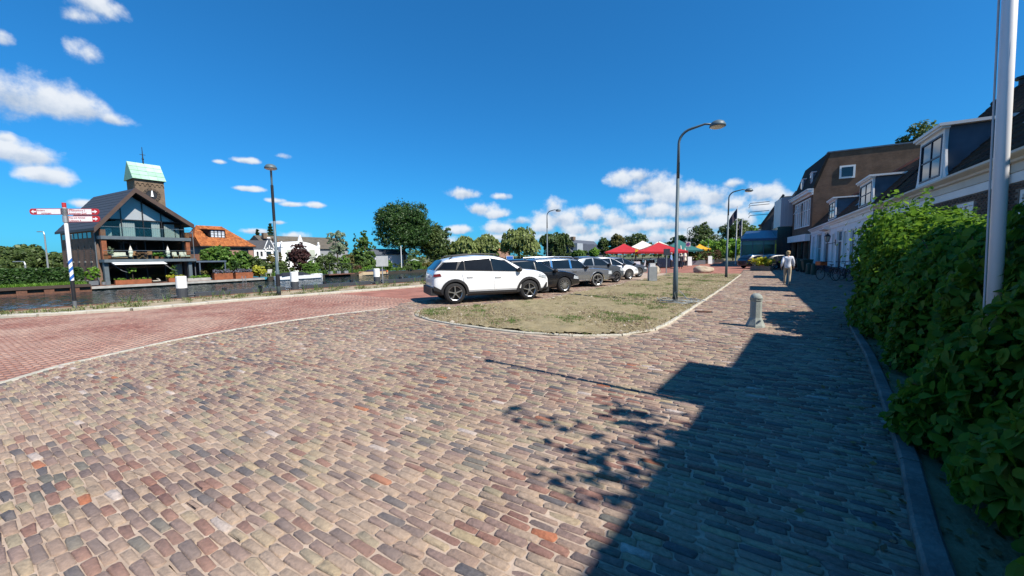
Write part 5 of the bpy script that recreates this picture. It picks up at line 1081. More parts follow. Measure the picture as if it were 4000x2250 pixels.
pos = np.stack([np.where(face, x1, x2), hy, np.where(face, z1, z2)], 1); nr_ = np.stack([np.where(face, -1.0, -.1), np.zeros(n), np.where(face, .55, 1.0)], 1)
stray = (r_.uniform(0, 1, n) < .03) & (hy > 5); pos[stray] += np.stack([r_.uniform(-.3, .1, n), r_.uniform(-.2, .2, n), r_.uniform(-.05, .38, n)], 1)[stray]
sh_p, sh_n = [], []
for k in range(34):                       # young shoots standing out of the top
    sy = r_.uniform(9.6, 13.0) if k < 24 else r_.uniform(3, 9.6); sx = float(np.interp(sy, [3, 8, 12.9], [2.6, 2.5, 2.5])) + r_.uniform(-.25, .7); sz = float(np.interp(sy, [3, 8, 10, 11, 11.7, 12.3, 12.8, 13.4], [1.75, 1.75, 1.85, 2.1, 2.45, 2.45, 1.9, 1.1])); L_ = r_.uniform(.25, .6) if k < 24 else r_.uniform(.1, .25); lx, ly = r_.normal(-.12, .12), r_.normal(0, .15)
    for j in range(17): t_ = r_.uniform(-.2, 1); sh_p.append((sx + lx * t_ + r_.normal(0, .05), sy + ly * t_ + r_.normal(0, .05), sz + L_ * t_)); sh_n.append((r_.normal(0, .3) - .3, r_.normal(0, .3), 1.0))
pos = np.concatenate([pos, np.array(sh_p)]); nr_ = np.concatenate([nr_, np.array(sh_n)]); n = len(pos)
nr_ = unit(nr_ + .55 * r_.normal(0, 1, (n, 3)))
keep = (pos[:, 2] > .06) & (np.hypot(pos[:, 0] - 1.59, pos[:, 1] - 4.35) > .06); pos, nr_ = pos[keep], nr_[keep]; n = len(pos)
def big_leaves(pos, nr_, size, r_, droop=.35):
    n = len(pos); t_ = np.cross(nr_, r_.normal(0, 1, (n, 3))); t_[:, 2] -= droop; t_ = unit(t_ - nr_ * (t_ * nr_).sum(1, keepdims=True)); b_ = np.cross(nr_, t_); s_ = (size * r_.uniform(.55, 1.3, n))[:, None]
    P = lambda a, c, h: pos + t_ * s_ * a + b_ * s_ * c + nr_ * s_ * h
    return np.stack([P(-.5, 0, 0), P(-.34, .26, .05), P(-.05, .38, .09), P(.27, .27, .07), P(.56, 0, -.09), P(.27, -.27, .07), P(-.05, -.38, .09), P(-.34, -.26, .05), P(-.05, 0, .0)], 1)
LEAFQ = [(0, 1, 2, 8), (8, 2, 3, 4), (8, 4, 5, 6), (0, 8, 6, 7)]
VV = big_leaves(pos, nr_, .096, r_); hleaf = leaf_mat('hedge_leaf', (.036, .11, .010), (.13, .26, .028), .45, .62, .2)
emit('leaf', 'hedge_leaves', VV, LEAFQ, np.clip(r_.normal(.42, .22, n) + .35 * np.clip(pos[:, 1] - 9.5, 0, 3) / 3 * (pos[:, 2] > 1.2), 0, 1), hleaf, hn)  # upper leaves at the far end paler: sunlight put into their colour
st = MB()
q = random.Random(8)
for k in range(90):
    y = -.8 + 14 * k / 90; x = float(np.interp(y, [-1, 5.4, 10, 13.4], [1.3, 1.9, 2.4, 3.2])) + q.uniform(0, .8); st.tube([(x, y, 0), (x + q.uniform(-.15, .15), y + q.uniform(-.15, .15), .9), (x + q.uniform(-.35, .25), y + q.uniform(-.3, .3), 1.8)], [.02, .014, .005], 5)
st.build('stems', bark, hn, w=True)['kind'] = 'stuff'
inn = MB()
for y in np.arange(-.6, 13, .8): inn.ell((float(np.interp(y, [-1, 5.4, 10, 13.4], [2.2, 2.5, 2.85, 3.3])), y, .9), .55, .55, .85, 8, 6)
inn.build('shade_core', pm('hedge_shade', (.012, .022, .007), .95), hn, w=True)['kind'] = 'stuff'  # near-black blobs: the shade inside the hedge put into colour
sheet('hedge_soil', [(x + .055, y) for x, y in RK] + [(5.25, 11.8), (5.25, -3)], .03, soil)
# sapling whose leaves hang in at the right edge
sp = root('leafy_sapling', 'young tree with dark leaves leaning over the hedge at the right edge', 'tree', (3.7, 2.6, 0))
t_ = MB(); t_.tube([(0, 0, 0), (.05, 0, 1.8), (-.05, .1, 3.4), (-.1, .1, 5.0)], [.06, .05, .04, .015], 8); tk = t_.build('trunk', bark, sp, smooth=True)
r_ = np.random.default_rng(31); P_ = []
def limb(p0, e, nl, sg=.12):
    l_ = MB(); m_ = (p0 + e) / 2 + Vector((0, 0, .12)); l_.tube([p0, m_, e], [.02, .014, .005], 5); l_.build('limb', bark, tk)
    for j in range(nl):
        f_ = r_.uniform(.35, 1.05); c = p0.lerp(m_, f_ * 2) if f_ < .5 else m_.lerp(e, f_ * 2 - 1); P_.append((c.x + r_.normal(0, sg), c.y + r_.normal(0, sg), c.z + r_.normal(0, sg * .8)))
for k in range(24):
    a_ = 6.283 * k / 24 * 3.6 + r_.uniform(-.3, .3); z = 2.5 + 2.5 * (k / 24); L_ = r_.uniform(.8, 1.6) * (1.15 - .5 * k / 24)
    limb(Vector((0, 0, z - .2)), Vector((math.cos(a_) * L_, math.sin(a_) * L_, z + r_.uniform(.2, .6))), 34)
for (x, y, z, nl) in ((-1.62, 2.55, 2.65, 26), (-1.4, 2.5, 3.1, 20), (-1.7, 2.7, 2.1, 18)): limb(Vector((0, .05, z - .5)), Vector((x, y, z)), nl, .07)
pos = np.array(P_); VV = big_leaves(pos + np.array([3.7, 2.6, 0]), unit(r_.normal(0, 1, (len(pos), 3)) + np.array([0, 0, 1.0])), .125, r_)
emit('leaf', 'sapling_leaves', VV, LEAFQ, r_.uniform(0, 1, len(pos)), hleaf, sp, 120)

# fallen leaves at the foot of the hedge
r_ = np.random.default_rng(41); n = 520; yy = r_.uniform(1.2, 11.5, n); xx = np.interp(yy, [p[1] for p in RK], [p[0] for p in RK]) + np.where(r_.uniform(0, 1, n) < .6, r_.uniform(.06, .5, n), -np.abs(r_.normal(.08, .22, n)))
V, Fq = leaf_quads(np.stack([xx, yy, np.where(xx > np.interp(yy, [p[1] for p in RK], [p[0] for p in RK]) - .06, .045, .022) + r_.uniform(0, .012, n)], 1), unit(r_.normal(0, .35, (n, 3)) + np.array([0, 0, 1.0])), .05, .6, r_)
o = bpy.data.objects.new('fallen_leaves', raw_mesh('fallen_leaves', V, Fq, leaf_mat('leaves_dead', (.07, .04, .015), (.22, .15, .05), .15), r_.uniform(0, 1, len(Fq)))); COL.objects.link(o); tag(o, 'dry fallen leaves along the kerb at the foot of the hedge', 'leaves', kind='stuff')
# ================================================================== cars
rubber = pm('tyre_rubber', (.012, .012, .013), .85, scale=20, var=.2); alloy = pm('alloy', (.55, .56, .58), .28, metal=.9, var=.05); darkalloy = pm('dark_alloy', (.02, .02, .022), .35, metal=.6)
plastic = pm('black_plastic', (.016, .016, .018), .6, scale=30, var=.2); chrome = pm('chrome', (.75, .76, .78), .12, metal=1.0, var=.03); carglass = pm('car_glass', (.008, .012, .017), .05, spec=.45, var=.3, scale=1.5); tint = pm('tinted_car_glass', (.006, .007, .010), .12, spec=.2, var=.2); gunmetal = pm('gunmetal', (.12, .12, .13), .35, metal=.7)
lampglass = pm('lamp_glass', (.24, .27, .30), .06, spec=.8, var2=(.55, .58, .6), scale=14); redlamp = pm('tail_lamp', (.14, .010, .012), .12); under = pm('car_underside', (.008, .008, .008), .9)
def paint(n, c, metal=.0): return pm('paint_' + n, c, .32, metal, var=.02, scale=1.0, coat=1.0)
class Car:
    def __init__(s, sp): s.sp = sp; s.X = np.array([p[0] for p in sp['top']]); s.Z = np.array([p[1] for p in sp['top']])
    def zt(s, x): return float(np.interp(x, s.X, s.Z))
    def belt(s, x): return float(np.interp(x, *s.sp['belt']))
    def w(s, x):
        L = s.sp['L'] / 2; t = abs(x) / L; k = s.sp.get('taper', .13); return s.sp['W'] / 2 * (1 - k * max(0, (t - .55) / .45) ** 2.2)
    def ring(s, x):
        w, zt, H = s.w(x), s.zt(x), s.sp['H']; z0 = s.sp['clear'] + (.07 if abs(x) > s.sp['L'] / 2 - .3 else 0); zB = min(s.belt(x), zt - .075)
        wr = w * (.985 - s.sp['tum'] * max(0, (zt - zB - .07)) / (H - s.belt(0)))
        zm = z0 + (zB - z0) * .55
        return [(0, z0), (w * .8, z0), (w * .955, z0 + .07), (w * .985, z0 + (zm - z0) * .6), (w, zm), (w * .993, zB - .09), (w * .975, zB), (w * .975 + (wr - w * .975) * .5, zB + (zt - .05 - zB) * .5), (wr, zt - .05), (wr * .9, zt - .014), (wr * .5, zt + .006), (0, zt + .012)]
    def y(s, x, z):
        r = s.ring(x)[1:9]; return float(np.interp(z, [p[1] for p in r], [p[0] for p in r]))
def patch(car, q, mat, name, par, side, off=.012, nx=8, nz=4, th=.02):
    """panel following the car's flank; q: lower rear, lower front, upper front, upper rear as (x, z)"""
    m = MB(); vs = []
    for layer in (off, off - th):
        for j in range(nz + 1):
            for i in range(nx + 1):
                u, v = i / nx, j / nz; x = (q[0][0] * (1 - u) + q[1][0] * u) * (1 - v) + (q[3][0] * (1 - u) + q[2][0] * u) * v; z = (q[0][1] * (1 - u) + q[1][1] * u) * (1 - v) + (q[3][1] * (1 - u) + q[2][1] * u) * v
                vs.append((x, side * (car.y(x, z) + layer), z))
    n1 = (nx + 1) * (nz + 1); f = []
    for j in range(nz):
        for i in range(nx): a = j * (nx + 1) + i; f.append((a, a + 1, a + nx + 2, a + nx + 1))
    bd = [(i, i + 1) for i in range(nx)] + [(j * (nx + 1) + nx, (j + 1) * (nx + 1) + nx) for j in range(nz)] + [(nz * (nx + 1) + i + 1, nz * (nx + 1) + i) for i in range(nx)] + [((j + 1) * (nx + 1), j * (nx + 1)) for j in range(nz)]
    f += [(a, a + n1, b + n1, b) for a, b in bd]
    if side > 0: f = [t_[::-1] for t_ in f]
    m.add(vs, f); return m.build(name, mat, par, smooth=nz > 1 and False)
def glass_strip(car, xa, xb, mat, name, par, kw=.86, up=.02):
    m = MB(); n = 8; vs = []; f = []
    for i in range(n + 1):
        x = xa + (xb - xa) * i / n; r = car.ring(x); wr = r[8][0]; zt = car.zt(x)
        for j in range(9):
            v = -1 + 2 * j / 8; y = v * kw * wr; vs.append((x + (.012 if x > 0 else -.012), y, zt + .012 + up - .05 * abs(v * kw) ** 4))
    for i in range(n):
        for j in range(8): a = i * 9 + j; f.append((a, a + 1, a + 10, a + 9))
    if xb > xa: f = [t_[::-1] for t_ in f]
    m.add(vs, f); return m.build(name, mat, par, smooth=True)
def wheel(par, x, y, r, side, rim, spokes, back, wd=.21, sp_w=.05, whitewall=False):
    w_ = MB(); k = [(r * .66, -wd / 2), (r * .9, -wd / 2 - .004), (r * .985, -wd * .36), (r, -wd * .1), (r, wd * .1), (r * .985, wd * .36), (r * .9, wd / 2 + .004), (r * .66, wd / 2)]
    vs = []; f = []; n = 28
    for (rr, yy) in k:
        for j in range(n): a = 2 * math.pi * j / n; vs.append((rr * math.cos(a), yy, rr * math.sin(a)))
    for i in range(len(k) - 1):
        for j in range(n): f.append((i * n + j, (i + 1) * n + j, (i + 1) * n + (j + 1) % n, i * n + (j + 1) % n))
    w_.add(vs, f); t_ = w_.build('wheel', rubber, par, smooth=True, loc=(x, y, r))
    b = MB(); yy = side * wd * .30; b.tube([(0, yy - side * .05, 0), (0, yy, 0)], r * .655, 24); b.build('rim_back', back, t_)
    s_ = MB(); yo = side * wd * .46
    ring_ = [(r * .67 * math.cos(2 * math.pi * j / 24), yo - side * .01, r * .67 * math.sin(2 * math.pi * j / 24)) for j in range(25)]; s_.tube(ring_, r * .045, 6, cap=False)
    s_.tube([(0, yy, 0), (0, yo + side * .008, 0)], r * .16, 12)
    for j in range(spokes):
        a = 2 * math.pi * (j + .3) / spokes; d = Vector((math.cos(a), 0, math.sin(a))); o_ = Vector((0, yo - side * .015, 0)); s_.bar(o_ + d * r * .1, o_ + d * r * .67, sp_w * r / .33, .03)
    s_.build('rim', rim, t_)
    if whitewall: 
        ww = MB(); ww.tube([(r * .83 * math.cos(2 * math.pi * j / 28), side * (wd / 2 + .002), r * .83 * math.sin(2 * math.pi * j / 28)) for j in range(29)], r * .05, 4, cap=False); ww.build('letter_ring', pm('tyre_lettering', (.35, .35, .33), .8, scale=30, var=.5), t_)
    return t_
def make_car(name, label, loc, rz, sp, group='cars parked in the angled bays', sc=1.0):
    c = Car(sp); o = root(name, label, 'car', loc, rz, group); o.scale = (sc, sc, sc); pt = sp['paint']; L, W, H = sp['L'], sp['W'], sp['H']; xf, xr, r = sp['xf'], sp['xr'], sp['r']
    xs = sorted(set([-L / 2, -L / 2 + .05] + list(np.linspace(-L / 2 + .16, L / 2 - .16, 30)) + [L / 2 - .05, L / 2]))
    vs = []; f = []; n = 12
    for i, x in enumerate(xs):
        rg = c.ring(x); sh = .90 if i in (0, len(xs) - 1) else (.975 if i in (1, len(xs) - 2) else 1)
        zm = (rg[0][1] + rg[-1][1]) / 2
        rg = [(y * sh, zm + (z - zm) * sh) for y, z in rg]
        vs += [(x, y, z) for y, z in rg] + [(x, -y, z) for y, z in rg[1:-1]]
    m = 22; loop = list(range(12)) + list(range(21, 11, -1))   # bottom centre, left side up, top centre, right side down
    for i in range(len(xs) - 1):
        for j in range(22): a, b = loop[j], loop[(j + 1) % 22]; f.append((i * m + a, i * m + b, (i + 1) * m + b, (i + 1) * m + a))
    for i, fl_ in ((0, 1), (len(xs) - 1, 0)):
        for j in range(11):
            l0, l1 = j, j + 1; r0_, r1_ = (0 if j == 0 else 11 + j), (11 if j == 10 else 12 + j); q = [i * m + l0, i * m + l1, i * m + r1_, i * m + r0_]; q = list(dict.fromkeys(q)); f.append(tuple(q if not fl_ else q[::-1]))
    bm_ = MB(); bm_.add(vs, f); bd = bm_.build('body', [pt, under], o, smooth=True)
    bme = bmesh.new(); bme.from_mesh(bd.data); bmesh.ops.recalc_face_normals(bme, faces=bme.faces); bme.to_mesh(bd.data); bme.free()
    cut = MB()
    for x in (xf, xr):
        for sd in (1, -1): cut.tube([(x, sd * (W / 2 - .30), r * 1.0), (x, sd * (W / 2 + .2), r * 1.0)], r * sp.get('arch', 1.14), 28, m=0)
    co = cut.build('cutter', under); co.parent = o
    bmc = bmesh.new(); bmc.from_mesh(co.data); bmesh.ops.recalc_face_normals(bmc, faces=bmc.faces); bmc.to_mesh(co.data); bmc.free()
    ss = bd.modifiers.new('s', 'SUBSURF'); ss.levels = ss.render_levels = 1
    bo = bd.modifiers.new('b', 'BOOLEAN'); bo.object = co; bo.operation = 'DIFFERENCE'; bo.solver = 'EXACT'; bo.use_self = True
    try: bo.material_mode = 'TRANSFER'
    except Exception: pass
    bpy.context.view_layer.update(); dg = bpy.context.evaluated_depsgraph_get()
    me = bpy.data.meshes.new_from_object(bd.evaluated_get(dg)); bd.modifiers.clear(); bd.data = me; bpy.data.objects.remove(co)
    for p_ in me.polygons: p_.use_smooth = True
    try: me.set_sharp_from_angle(angle=R(35))
    except Exception: pass
    for sd in (-1, 1):
        for d_ in sp.get('doors', []):
            dr = patch(c, d_[:4], pt, 'door', bd, sd, .011, 10, 6, .03); hx, hz = d_[4]
            h_ = MB(); yy = sd * (c.y(hx, hz) + .03); h_.box(hx - .1, hx + .1, min(yy - .012, yy + .012), max(yy - .012, yy + .012), hz - .015, hz + .015); h_.build('handle', sp.get('handle', pt), dr)
        if 'band' in sp: patch(c, sp['band'], plastic, 'window_band', bd, sd, .008, 24, 4)
        for q in sp['glass']: patch(c, q, (tint if q[0][0] < sp.get('tint', -9) else carglass), 'side_window', bd, sd, .017, 8, 4)
        for q, mt, nm in sp.get('trim', []): patch(c, q, mt, nm, bd, sd, .018, 10, 2)
        if 'head' in sp: patch(c, sp['head'], lampglass, 'headlight', bd, sd, .014, 4, 3)
        if 'tail' in sp: patch(c, sp['tail'], redlamp, 'tail_light', bd, sd, .014, 4, 3)
        mx_, mz = sp['mirror']; mm = MB(); mm.ell((mx_, sd * (c.y(mx_, mz) + .10), mz), .09, .11, .075, 10, 6); mm.box(mx_ - .03, mx_ + .03, min(sd * (c.y(mx_, mz) - .03), sd * (c.y(mx_, mz) + .05)), max(sd * (c.y(mx_, mz) - .03), sd * (c.y(mx_, mz) + .05)), mz - .05, mz); mm.build('mirror', sp.get('mirc', plastic), bd, smooth=False)
        if 'archc' in sp:
            for x in (xf, xr):
                a_ = MB(); pr = []
                r0_, r1_ = r * 1.10, r * sp.get('archw', 1.34)
                for k in range(15):
                    t_ = math.pi * (-.04 + 1.08 * k / 14); pr.append((x + r1_ * math.cos(t_), r + r1_ * math.sin(t_)))
                for k in range(15):
                    t_ = math.pi * (-.04 + 1.08 * (14 - k) / 14); pr.append((x + r0_ * math.cos(t_), r + r0_ * math.sin(t_)))
                vs2 = []; 
                for (xx, zz) in pr: vs2.append((xx, sd * (c.y(xx, max(zz, .3)) + .03), zz))
                for (xx, zz) in pr: vs2.append((xx, sd * (c.y(xx, max(zz, .3)) - .06), zz))
                f2 = [(k, k + 1, 28 - k, 29 - k) for k in range(14)] + [(k, (k + 1) % 30, (k + 1) % 30 + 30, k + 30) for k in range(30)]
                a_.add(vs2, f2); a_.build('arch_trim', sp['archc'], bd)
        for x in (xf, xr): wheel(o, x, sd * (c.y(x, r * 1.6) - .095), r, sd, sp['rim'], sp['spokes'], sp.get('rimback', darkalloy), sp_w=sp.get('spw', .05), whitewall=sp.get('ww', False))
        if 'rail' in sp:
            xa, xb, zz, mt = sp['rail']; yy = sd * (c.ring((xa + xb) / 2)[8][0] * .93); m_ = MB(); m_.tube([(xa, yy, c.zt(xa) - .01), (xa + .12, yy, c.zt(xa + .12) + zz), ((xa + xb) / 2, yy, c.zt((xa + xb) / 2) + zz), (xb - .12, yy, c.zt(xb - .12) + zz), (xb, yy, c.zt(xb) - .01)], .022, 6); m_.build('roof_rail', mt, bd)
    glass_strip(c, *sp['ws'], carglass, 'windscreen', bd); glass_strip(c, *sp['rw'], carglass, 'rear_window', bd)
    for nm, bx4, mt in sp.get('boxes', []):
        x0, x1, hw, z0, z1 = bx4; b = MB(); bv = .03; b.prism([(x0, -hw, z0), (x1 - bv, -hw, z0), (x1, -hw, z0 + bv), (x1, -hw, z1 - bv), (x1 - bv, -hw, z1), (x0, -hw, z1)], (0, 2 * hw, 0)); b.build(nm, mt, bd)
    return o
U = (.588, .809); RN = (.809, -.588); RZ = math.atan2(.809, .588)
def bay(contact, sp, sc=1.0):
    k = sp['xf'] * sc; h = (sp['W'] / 2 - .1) * sc
    return (contact[0] - U[0] * k - RN[0] * h, contact[1] - U[1] * k - RN[1] * h, .016)
pw = paint('white', (.78, .79, .80)); pbk = paint('black', (.006, .007, .010)); psl = paint('silver', (.30, .32, .35), .75); pgr = paint('grey', (.11, .13, .155), .5); pbl = paint('steel_blue', (.17, .20, .25), .75); pnv = paint('navy', (.006, .009, .02))
suv = dict(L=4.15, W=1.78, H=1.57, clear=.22, tum=.24, paint=pw, xf=1.235, xr=-1.375, r=.345, rim=alloy, spokes=5, spw=.085, arch=1.12,
    top=[(-2.075, .84), (-2.05, 1.0), (-1.99, 1.11), (-1.74, 1.365), (-1.6, 1.43), (-1.2, 1.51), (-.5, 1.56), (.1, 1.535), (.42, 1.44), (.8, 1.23), (1.06, 1.07), (1.5, 1.035), (1.8, .96), (1.97, .86), (2.04, .74), (2.075, .5)],
    belt=([-2.2, -1.6, 0, 1.0, 2.2], [1.08, 1.06, .99, .955, .9]),
    doors=[((-1.0, .42), (-.06, .42), (-.02, .95), (-1.15, .99), (-.88, .86)), ((-.045, .42), (.92, .42), (.98, .92), (-.005, .95), (.1, .83))],
    band=((-1.96, 1.075), (.96, .955), (.40, 1.40), (-1.70, 1.385)), glass=[((-1.90, 1.09), (-1.34, 1.07), (-1.25, 1.385), (-1.70, 1.36)), ((-1.31, 1.065), (-1.05, 1.05), (-1.06, 1.41), (-1.13, 1.40)), ((-1.02, 1.05), (-.10, 1.0), (-.16, 1.455), (-1.03, 1.415)), ((-.07, 1.0), (.93, .965), (.38, 1.37), (-.12, 1.455))],
    trim=[((-.95, .235), (.95, .235), (.95, .39), (-.95, .39), )], head=((1.60, .80), (1.92, .72), (1.93, .82), (1.63, .89)), tail=((-2.05, .88), (-1.80, .90), (-1.84, .985), (-2.04, .965)), mirror=(.86, 1.02), archc=plastic, rail=(-1.5, .2, .05, plastic),
    ws=(1.03, .40), rw=(-2.0, -1.70), boxes=[('front_bumper', (1.8, 2.10, .7, .24, .42), plastic), ('rear_bumper', (-2.13, -1.85, .72, .28, .55), plastic), ('grille', (1.95, 2.09, .42, .45, .66), plastic)])
suv['tint'] = -.5; suv['belt'] = ([-2.2, -1.6, 0, 1.0, 2.2], [1.10, 1.09, 1.03, .99, .92])
suv['glass'] = [((-1.90, 1.12), (-1.34, 1.10), (-1.25, 1.36), (-1.70, 1.325)), ((-1.31, 1.10), (-1.05, 1.09), (-1.06, 1.385), (-1.13, 1.375)), ((-1.02, 1.09), (-.10, 1.045), (-.15, 1.45), (-1.03, 1.39)), ((-.07, 1.045), (.90, 1.0), (.36, 1.37), (-.12, 1.455))]
suv['band'] = ((-1.97, 1.095), (.95, .985), (.38, 1.39), (-1.73, 1.345)); suv['mirror'] = (.86, 1.06)
suv['trim'] = [(((-.95, .235), (.95, .235), (.95, .38), (-.95, .38)), plastic, 'sill'), (((-2.03, .31), (-1.80, .31), (-1.82, .47), (-2.05, .6)), plastic, 'bumper_corner'), (((1.70, .28), (2.02, .3), (2.02, .42), (1.72, .38)), plastic, 'bumper_corner'), (((1.82, .42), (1.95, .42), (1.96, .58), (1.92, .58)), plastic, 'bumper_fin')]
hatch = dict(L=4.25, W=1.76, H=1.43, clear=.2, tum=.26, paint=pbk, xf=1.27, xr=-1.3, r=.325, rim=alloy, spokes=14, spw=.03,
    top=[(-2.12, .8), (-2.05, .98), (-1.9, 1.1), (-1.5, 1.36), (-1.1, 1.42), (-.4, 1.43), (.05, 1.38), (.4, 1.25), (.95, .96), (1.3, .93), (1.7, .85), (1.95, .74), (2.08, .62), (2.12, .45)],
    belt=([-2.2, -1, 0, 1, 2.2], [.95, .93, .9, .87, .8]), doors=[((-.9, .38), (-.02, .38), (0, .87), (-1.0, .89), (-.8, .78)), ((0, .38), (.9, .38), (.95, .84), (.02, .87), (.15, .76))],
    glass=[((-1.5, .98), (-1.02, .96), (-1.03, 1.31), (-1.3, 1.25)), ((-.98, .96), (-.06, .93), (-.1, 1.345), (-.99, 1.32)), ((0, .93), (.88, .895), (.28, 1.23), (-.04, 1.345))],
    head=((1.72, .58), (1.99, .55), (1.99, .65), (1.76, .71)), tail=((-2.05, .8), (-1.8, .8), (-1.82, .93), (-2.03, .9)), mirror=(.82, .95), trim=[(((-.9, .50), (.9, .50), (.9, .53), (-.9, .53)), plastic, 'side_moulding')], ws=(.92, .36), rw=(-1.95, -1.5), boxes=[('grille', (1.95, 2.14, .35, .3, .6), plastic)])
wag = dict(L=4.75, W=1.78, H=1.44, clear=.24, tum=.20, taper=.07, paint=psl, xf=1.45, xr=-1.35, r=.335, rim=alloy, spokes=5, spw=.09, ww=True, arch=1.2, archc=chrome, archw=1.24,
    top=[(-2.37, .8), (-2.33, .95), (-2.2, 1.2), (-2.05, 1.36), (-1.7, 1.42), (-.5, 1.44), (.1, 1.41), (.4, 1.36), (.62, 1.2), (.95, .95), (1.1, .93), (1.8, .90), (2.25, .84), (2.34, .78), (2.37, .5)],
    belt=([-2.4, 0, 1, 2.4], [.92, .90, .88, .84]), doors=[((-1.0, .36), (-.02, .36), (0, .87), (-1.05, .88), (-.85, .79)), ((0, .36), (1.0, .36), (1.02, .85), (.02, .87), (.15, .79))],
    glass=[((-2.1, .96), (-1.15, .95), (-1.15, 1.33), (-2.0, 1.29)), ((-1.02, .95), (-.1, .94), (-.13, 1.345), (-1.02, 1.335)), ((.02, .94), (.86, .92), (.42, 1.28), (-.02, 1.345))],
    head=((2.1, .60), (2.33, .60), (2.33, .76), (2.12, .77)), trim=[(((-.9, .26), (1.0, .26), (1.0, .36), (-.9, .36)), chrome, 'chrome_sill'), (((1.85, .27), (2.2, .28), (2.2, .36), (1.85, .36)), chrome, 'chrome_sill'), (((-1.12, .94), (-1.04, .94), (-1.04, 1.35), (-1.12, 1.345)), chrome, 'pillar_trim'), (((-.10, .93), (.0, .93), (-.04, 1.355), (-.13, 1.355)), chrome, 'pillar_trim')],
    mirror=(.8, .98), rail=(-2.0, .2, .07, chrome), ws=(.92, .45), rw=(-2.3, -2.1), boxes=[('front_bumper', (2.2, 2.52, .85, .38, .54), chrome), ('grille', (2.3, 2.39, .3, .56, .78), chrome), ('rear_bumper', (-2.52, -2.2, .85, .40, .54), chrome)])
mini = dict(L=3.57, W=1.63, H=1.49, clear=.2, tum=.30, taper=.18, paint=pgr, xf=1.13, xr=-1.17, r=.3, rim=gunmetal, spokes=7, spw=.06, arch=1.14,
    top=[(-1.78, .75), (-1.72, 1.0), (-1.55, 1.2), (-1.3, 1.38), (-.95, 1.46), (-.4, 1.49), (.1, 1.43), (.5, 1.25), (.85, 1.03), (1.15, .98), (1.45, .90), (1.65, .78), (1.75, .62), (1.78, .42)],
    belt=([-1.8, 0, .8, 1.8], [1.0, .97, .94, .85]), doors=[((-.35, .36), (.72, .36), (.78, .92), (-.38, .95), (-.2, .85))],
    glass=[((-1.12, 1.02), (-.42, 1.0), (-.42, 1.38), (-.82, 1.34)), ((-.34, 1.0), (.68, .97), (.22, 1.30), (-.32, 1.395))],
    head=((1.36, .68), (1.6, .62), (1.6, .76), (1.40, .82)), mirror=(.6, 1.03), ws=(.84, .3), rw=(-1.62, -1.2), boxes=[('roof_spoiler', (-1.5, -1.1, .45, 1.38, 1.45), plastic)])
make_car('parked_car', 'white crossover car with black wheel arches, nearest in the row of angled bays', bay((-7.02, 12.37), suv, 1.065), RZ, suv, sc=1.065)
make_car('parked_car', 'black hatchback with many spoked silver wheels beside the white crossover', bay((-6.94, 15.35), hatch, 1.03), RZ, hatch, sc=1.03)
make_car('parked_car', 'old silver estate car with chrome bumper and roof rails between black and dark grey cars', bay((-6.73, 18.95), wag, 1.03), RZ, wag, sc=1.03)
make_car('parked_car', 'small rounded dark grey hatchback with black wheels and a roof spoiler', bay((-6.72, 22.2), mini, 1.03), RZ, mini, sc=1.03)
wh2 = dict(hatch, paint=pw, H=1.47); make_car('parked_car', 'white hatchback mostly hidden behind the small dark grey car', bay((-6.72, 24.9), wh2, 1.03), RZ, wh2, sc=1.03)
ib = dict(hatch, paint=pbl, spokes=9, spw=.07); make_car('parked_car', 'steel blue hatchback at the far end of the angled bays', bay((-6.82, 27.9), ib), RZ, ib)
dk_ = dict(hatch, paint=pnv, spokes=5, spw=.07); g2 = 'cars parked before the houses'
make_car('parked_car', 'dark navy hatchback with red tail lights by the glass pavilion', (.75, 48.2, .01), R(38), dk_, g2)
make_car('parked_car', 'black car behind the planter box with yellow green leaves', (2.6, 46.0, .01), R(28), dict(dk_, paint=pbk), g2)
make_car('parked_car', 'dark car half hidden between the navy hatchback and the black car', (2.6, 50.6, .01), R(38), dict(dk_, paint=paint('blue', (.02, .035, .07))), g2)
# ================================================================== street furniture and small things
lampg = pm('lamp_grey_blue', (.085, .125, .145), .5, scale=3, var=.15); alu = pm('galvanised', (.33, .35, .36), .45, metal=.5, scale=6)
def lamp_post(loc, label, h=5.65, arm=1.05, rz=0, dark=False, cable=False):
    o = root('street_lamp', label, 'street lamp', loc, rz, 'street lamps')
    p = MB(); p.tube([(0, 0, -.05), (0, 0, 1.12), (0, 0, 1.18), (0, 0, h * .72)], [.082, .078, .058, .052], 14); po = p.build('pole', lampg, o, smooth=True)
    p = MB(); p.tube([(0, 0, -.04), (0, 0, .16)], .088, 14); p.build('base_collar', blackm, po)
    if dark:
        for z0, z1 in ((.42, .95), (h * .60, h * .88)): p = MB(); p.tube([(0, 0, z0), (0, 0, z1)], .084 if z0 < 1 else .0565, 14); p.build('black_band', blackm, po)
    p = MB(); R_ = .42; pts = [(0, 0, h * .72)] + [(R_ - R_ * math.cos(t_), 0, h - R_ - .05 + R_ * math.sin(t_)) for t_ in np.linspace(0, 1.45, 7)] + [(arm - .3, 0, h + .02), (arm - .1, 0, h - .02)]; p.tube(pts, [.050] + [.04] * 7 + [.032, .03], 10); p.build('arm', lampg, o, smooth=True)
    p = MB(); vs = [(.02, .09), (.10, .085), (.17, .05), (.225, -.03), (.235, -.09), (.22, -.10)]; p.lathe(vs, (arm + .06, 0, h - .03), 16); hd_ = p.build('lamp_head', lampg, o, smooth=True)
    p = MB(); p.lathe([(.06, -.145), (.16, -.13), (.215, -.102)], (arm + .06, 0, h - .03), 16); p.build('lamp_glass', pm('lamp_diffuser', (.6, .6, .56), .3), hd_)
    return o
lamp_post((-2.16, 13.83, .03), 'tall blue grey street lamp on the soil bed with cable coiled at its foot')
lamp_post((-1.43, 29.2, .03), 'street lamp with black foot at the far end of the soil bed')
lamp_post((-15.86, 31.5, 0), 'slim street lamp behind the parked cars by the river')
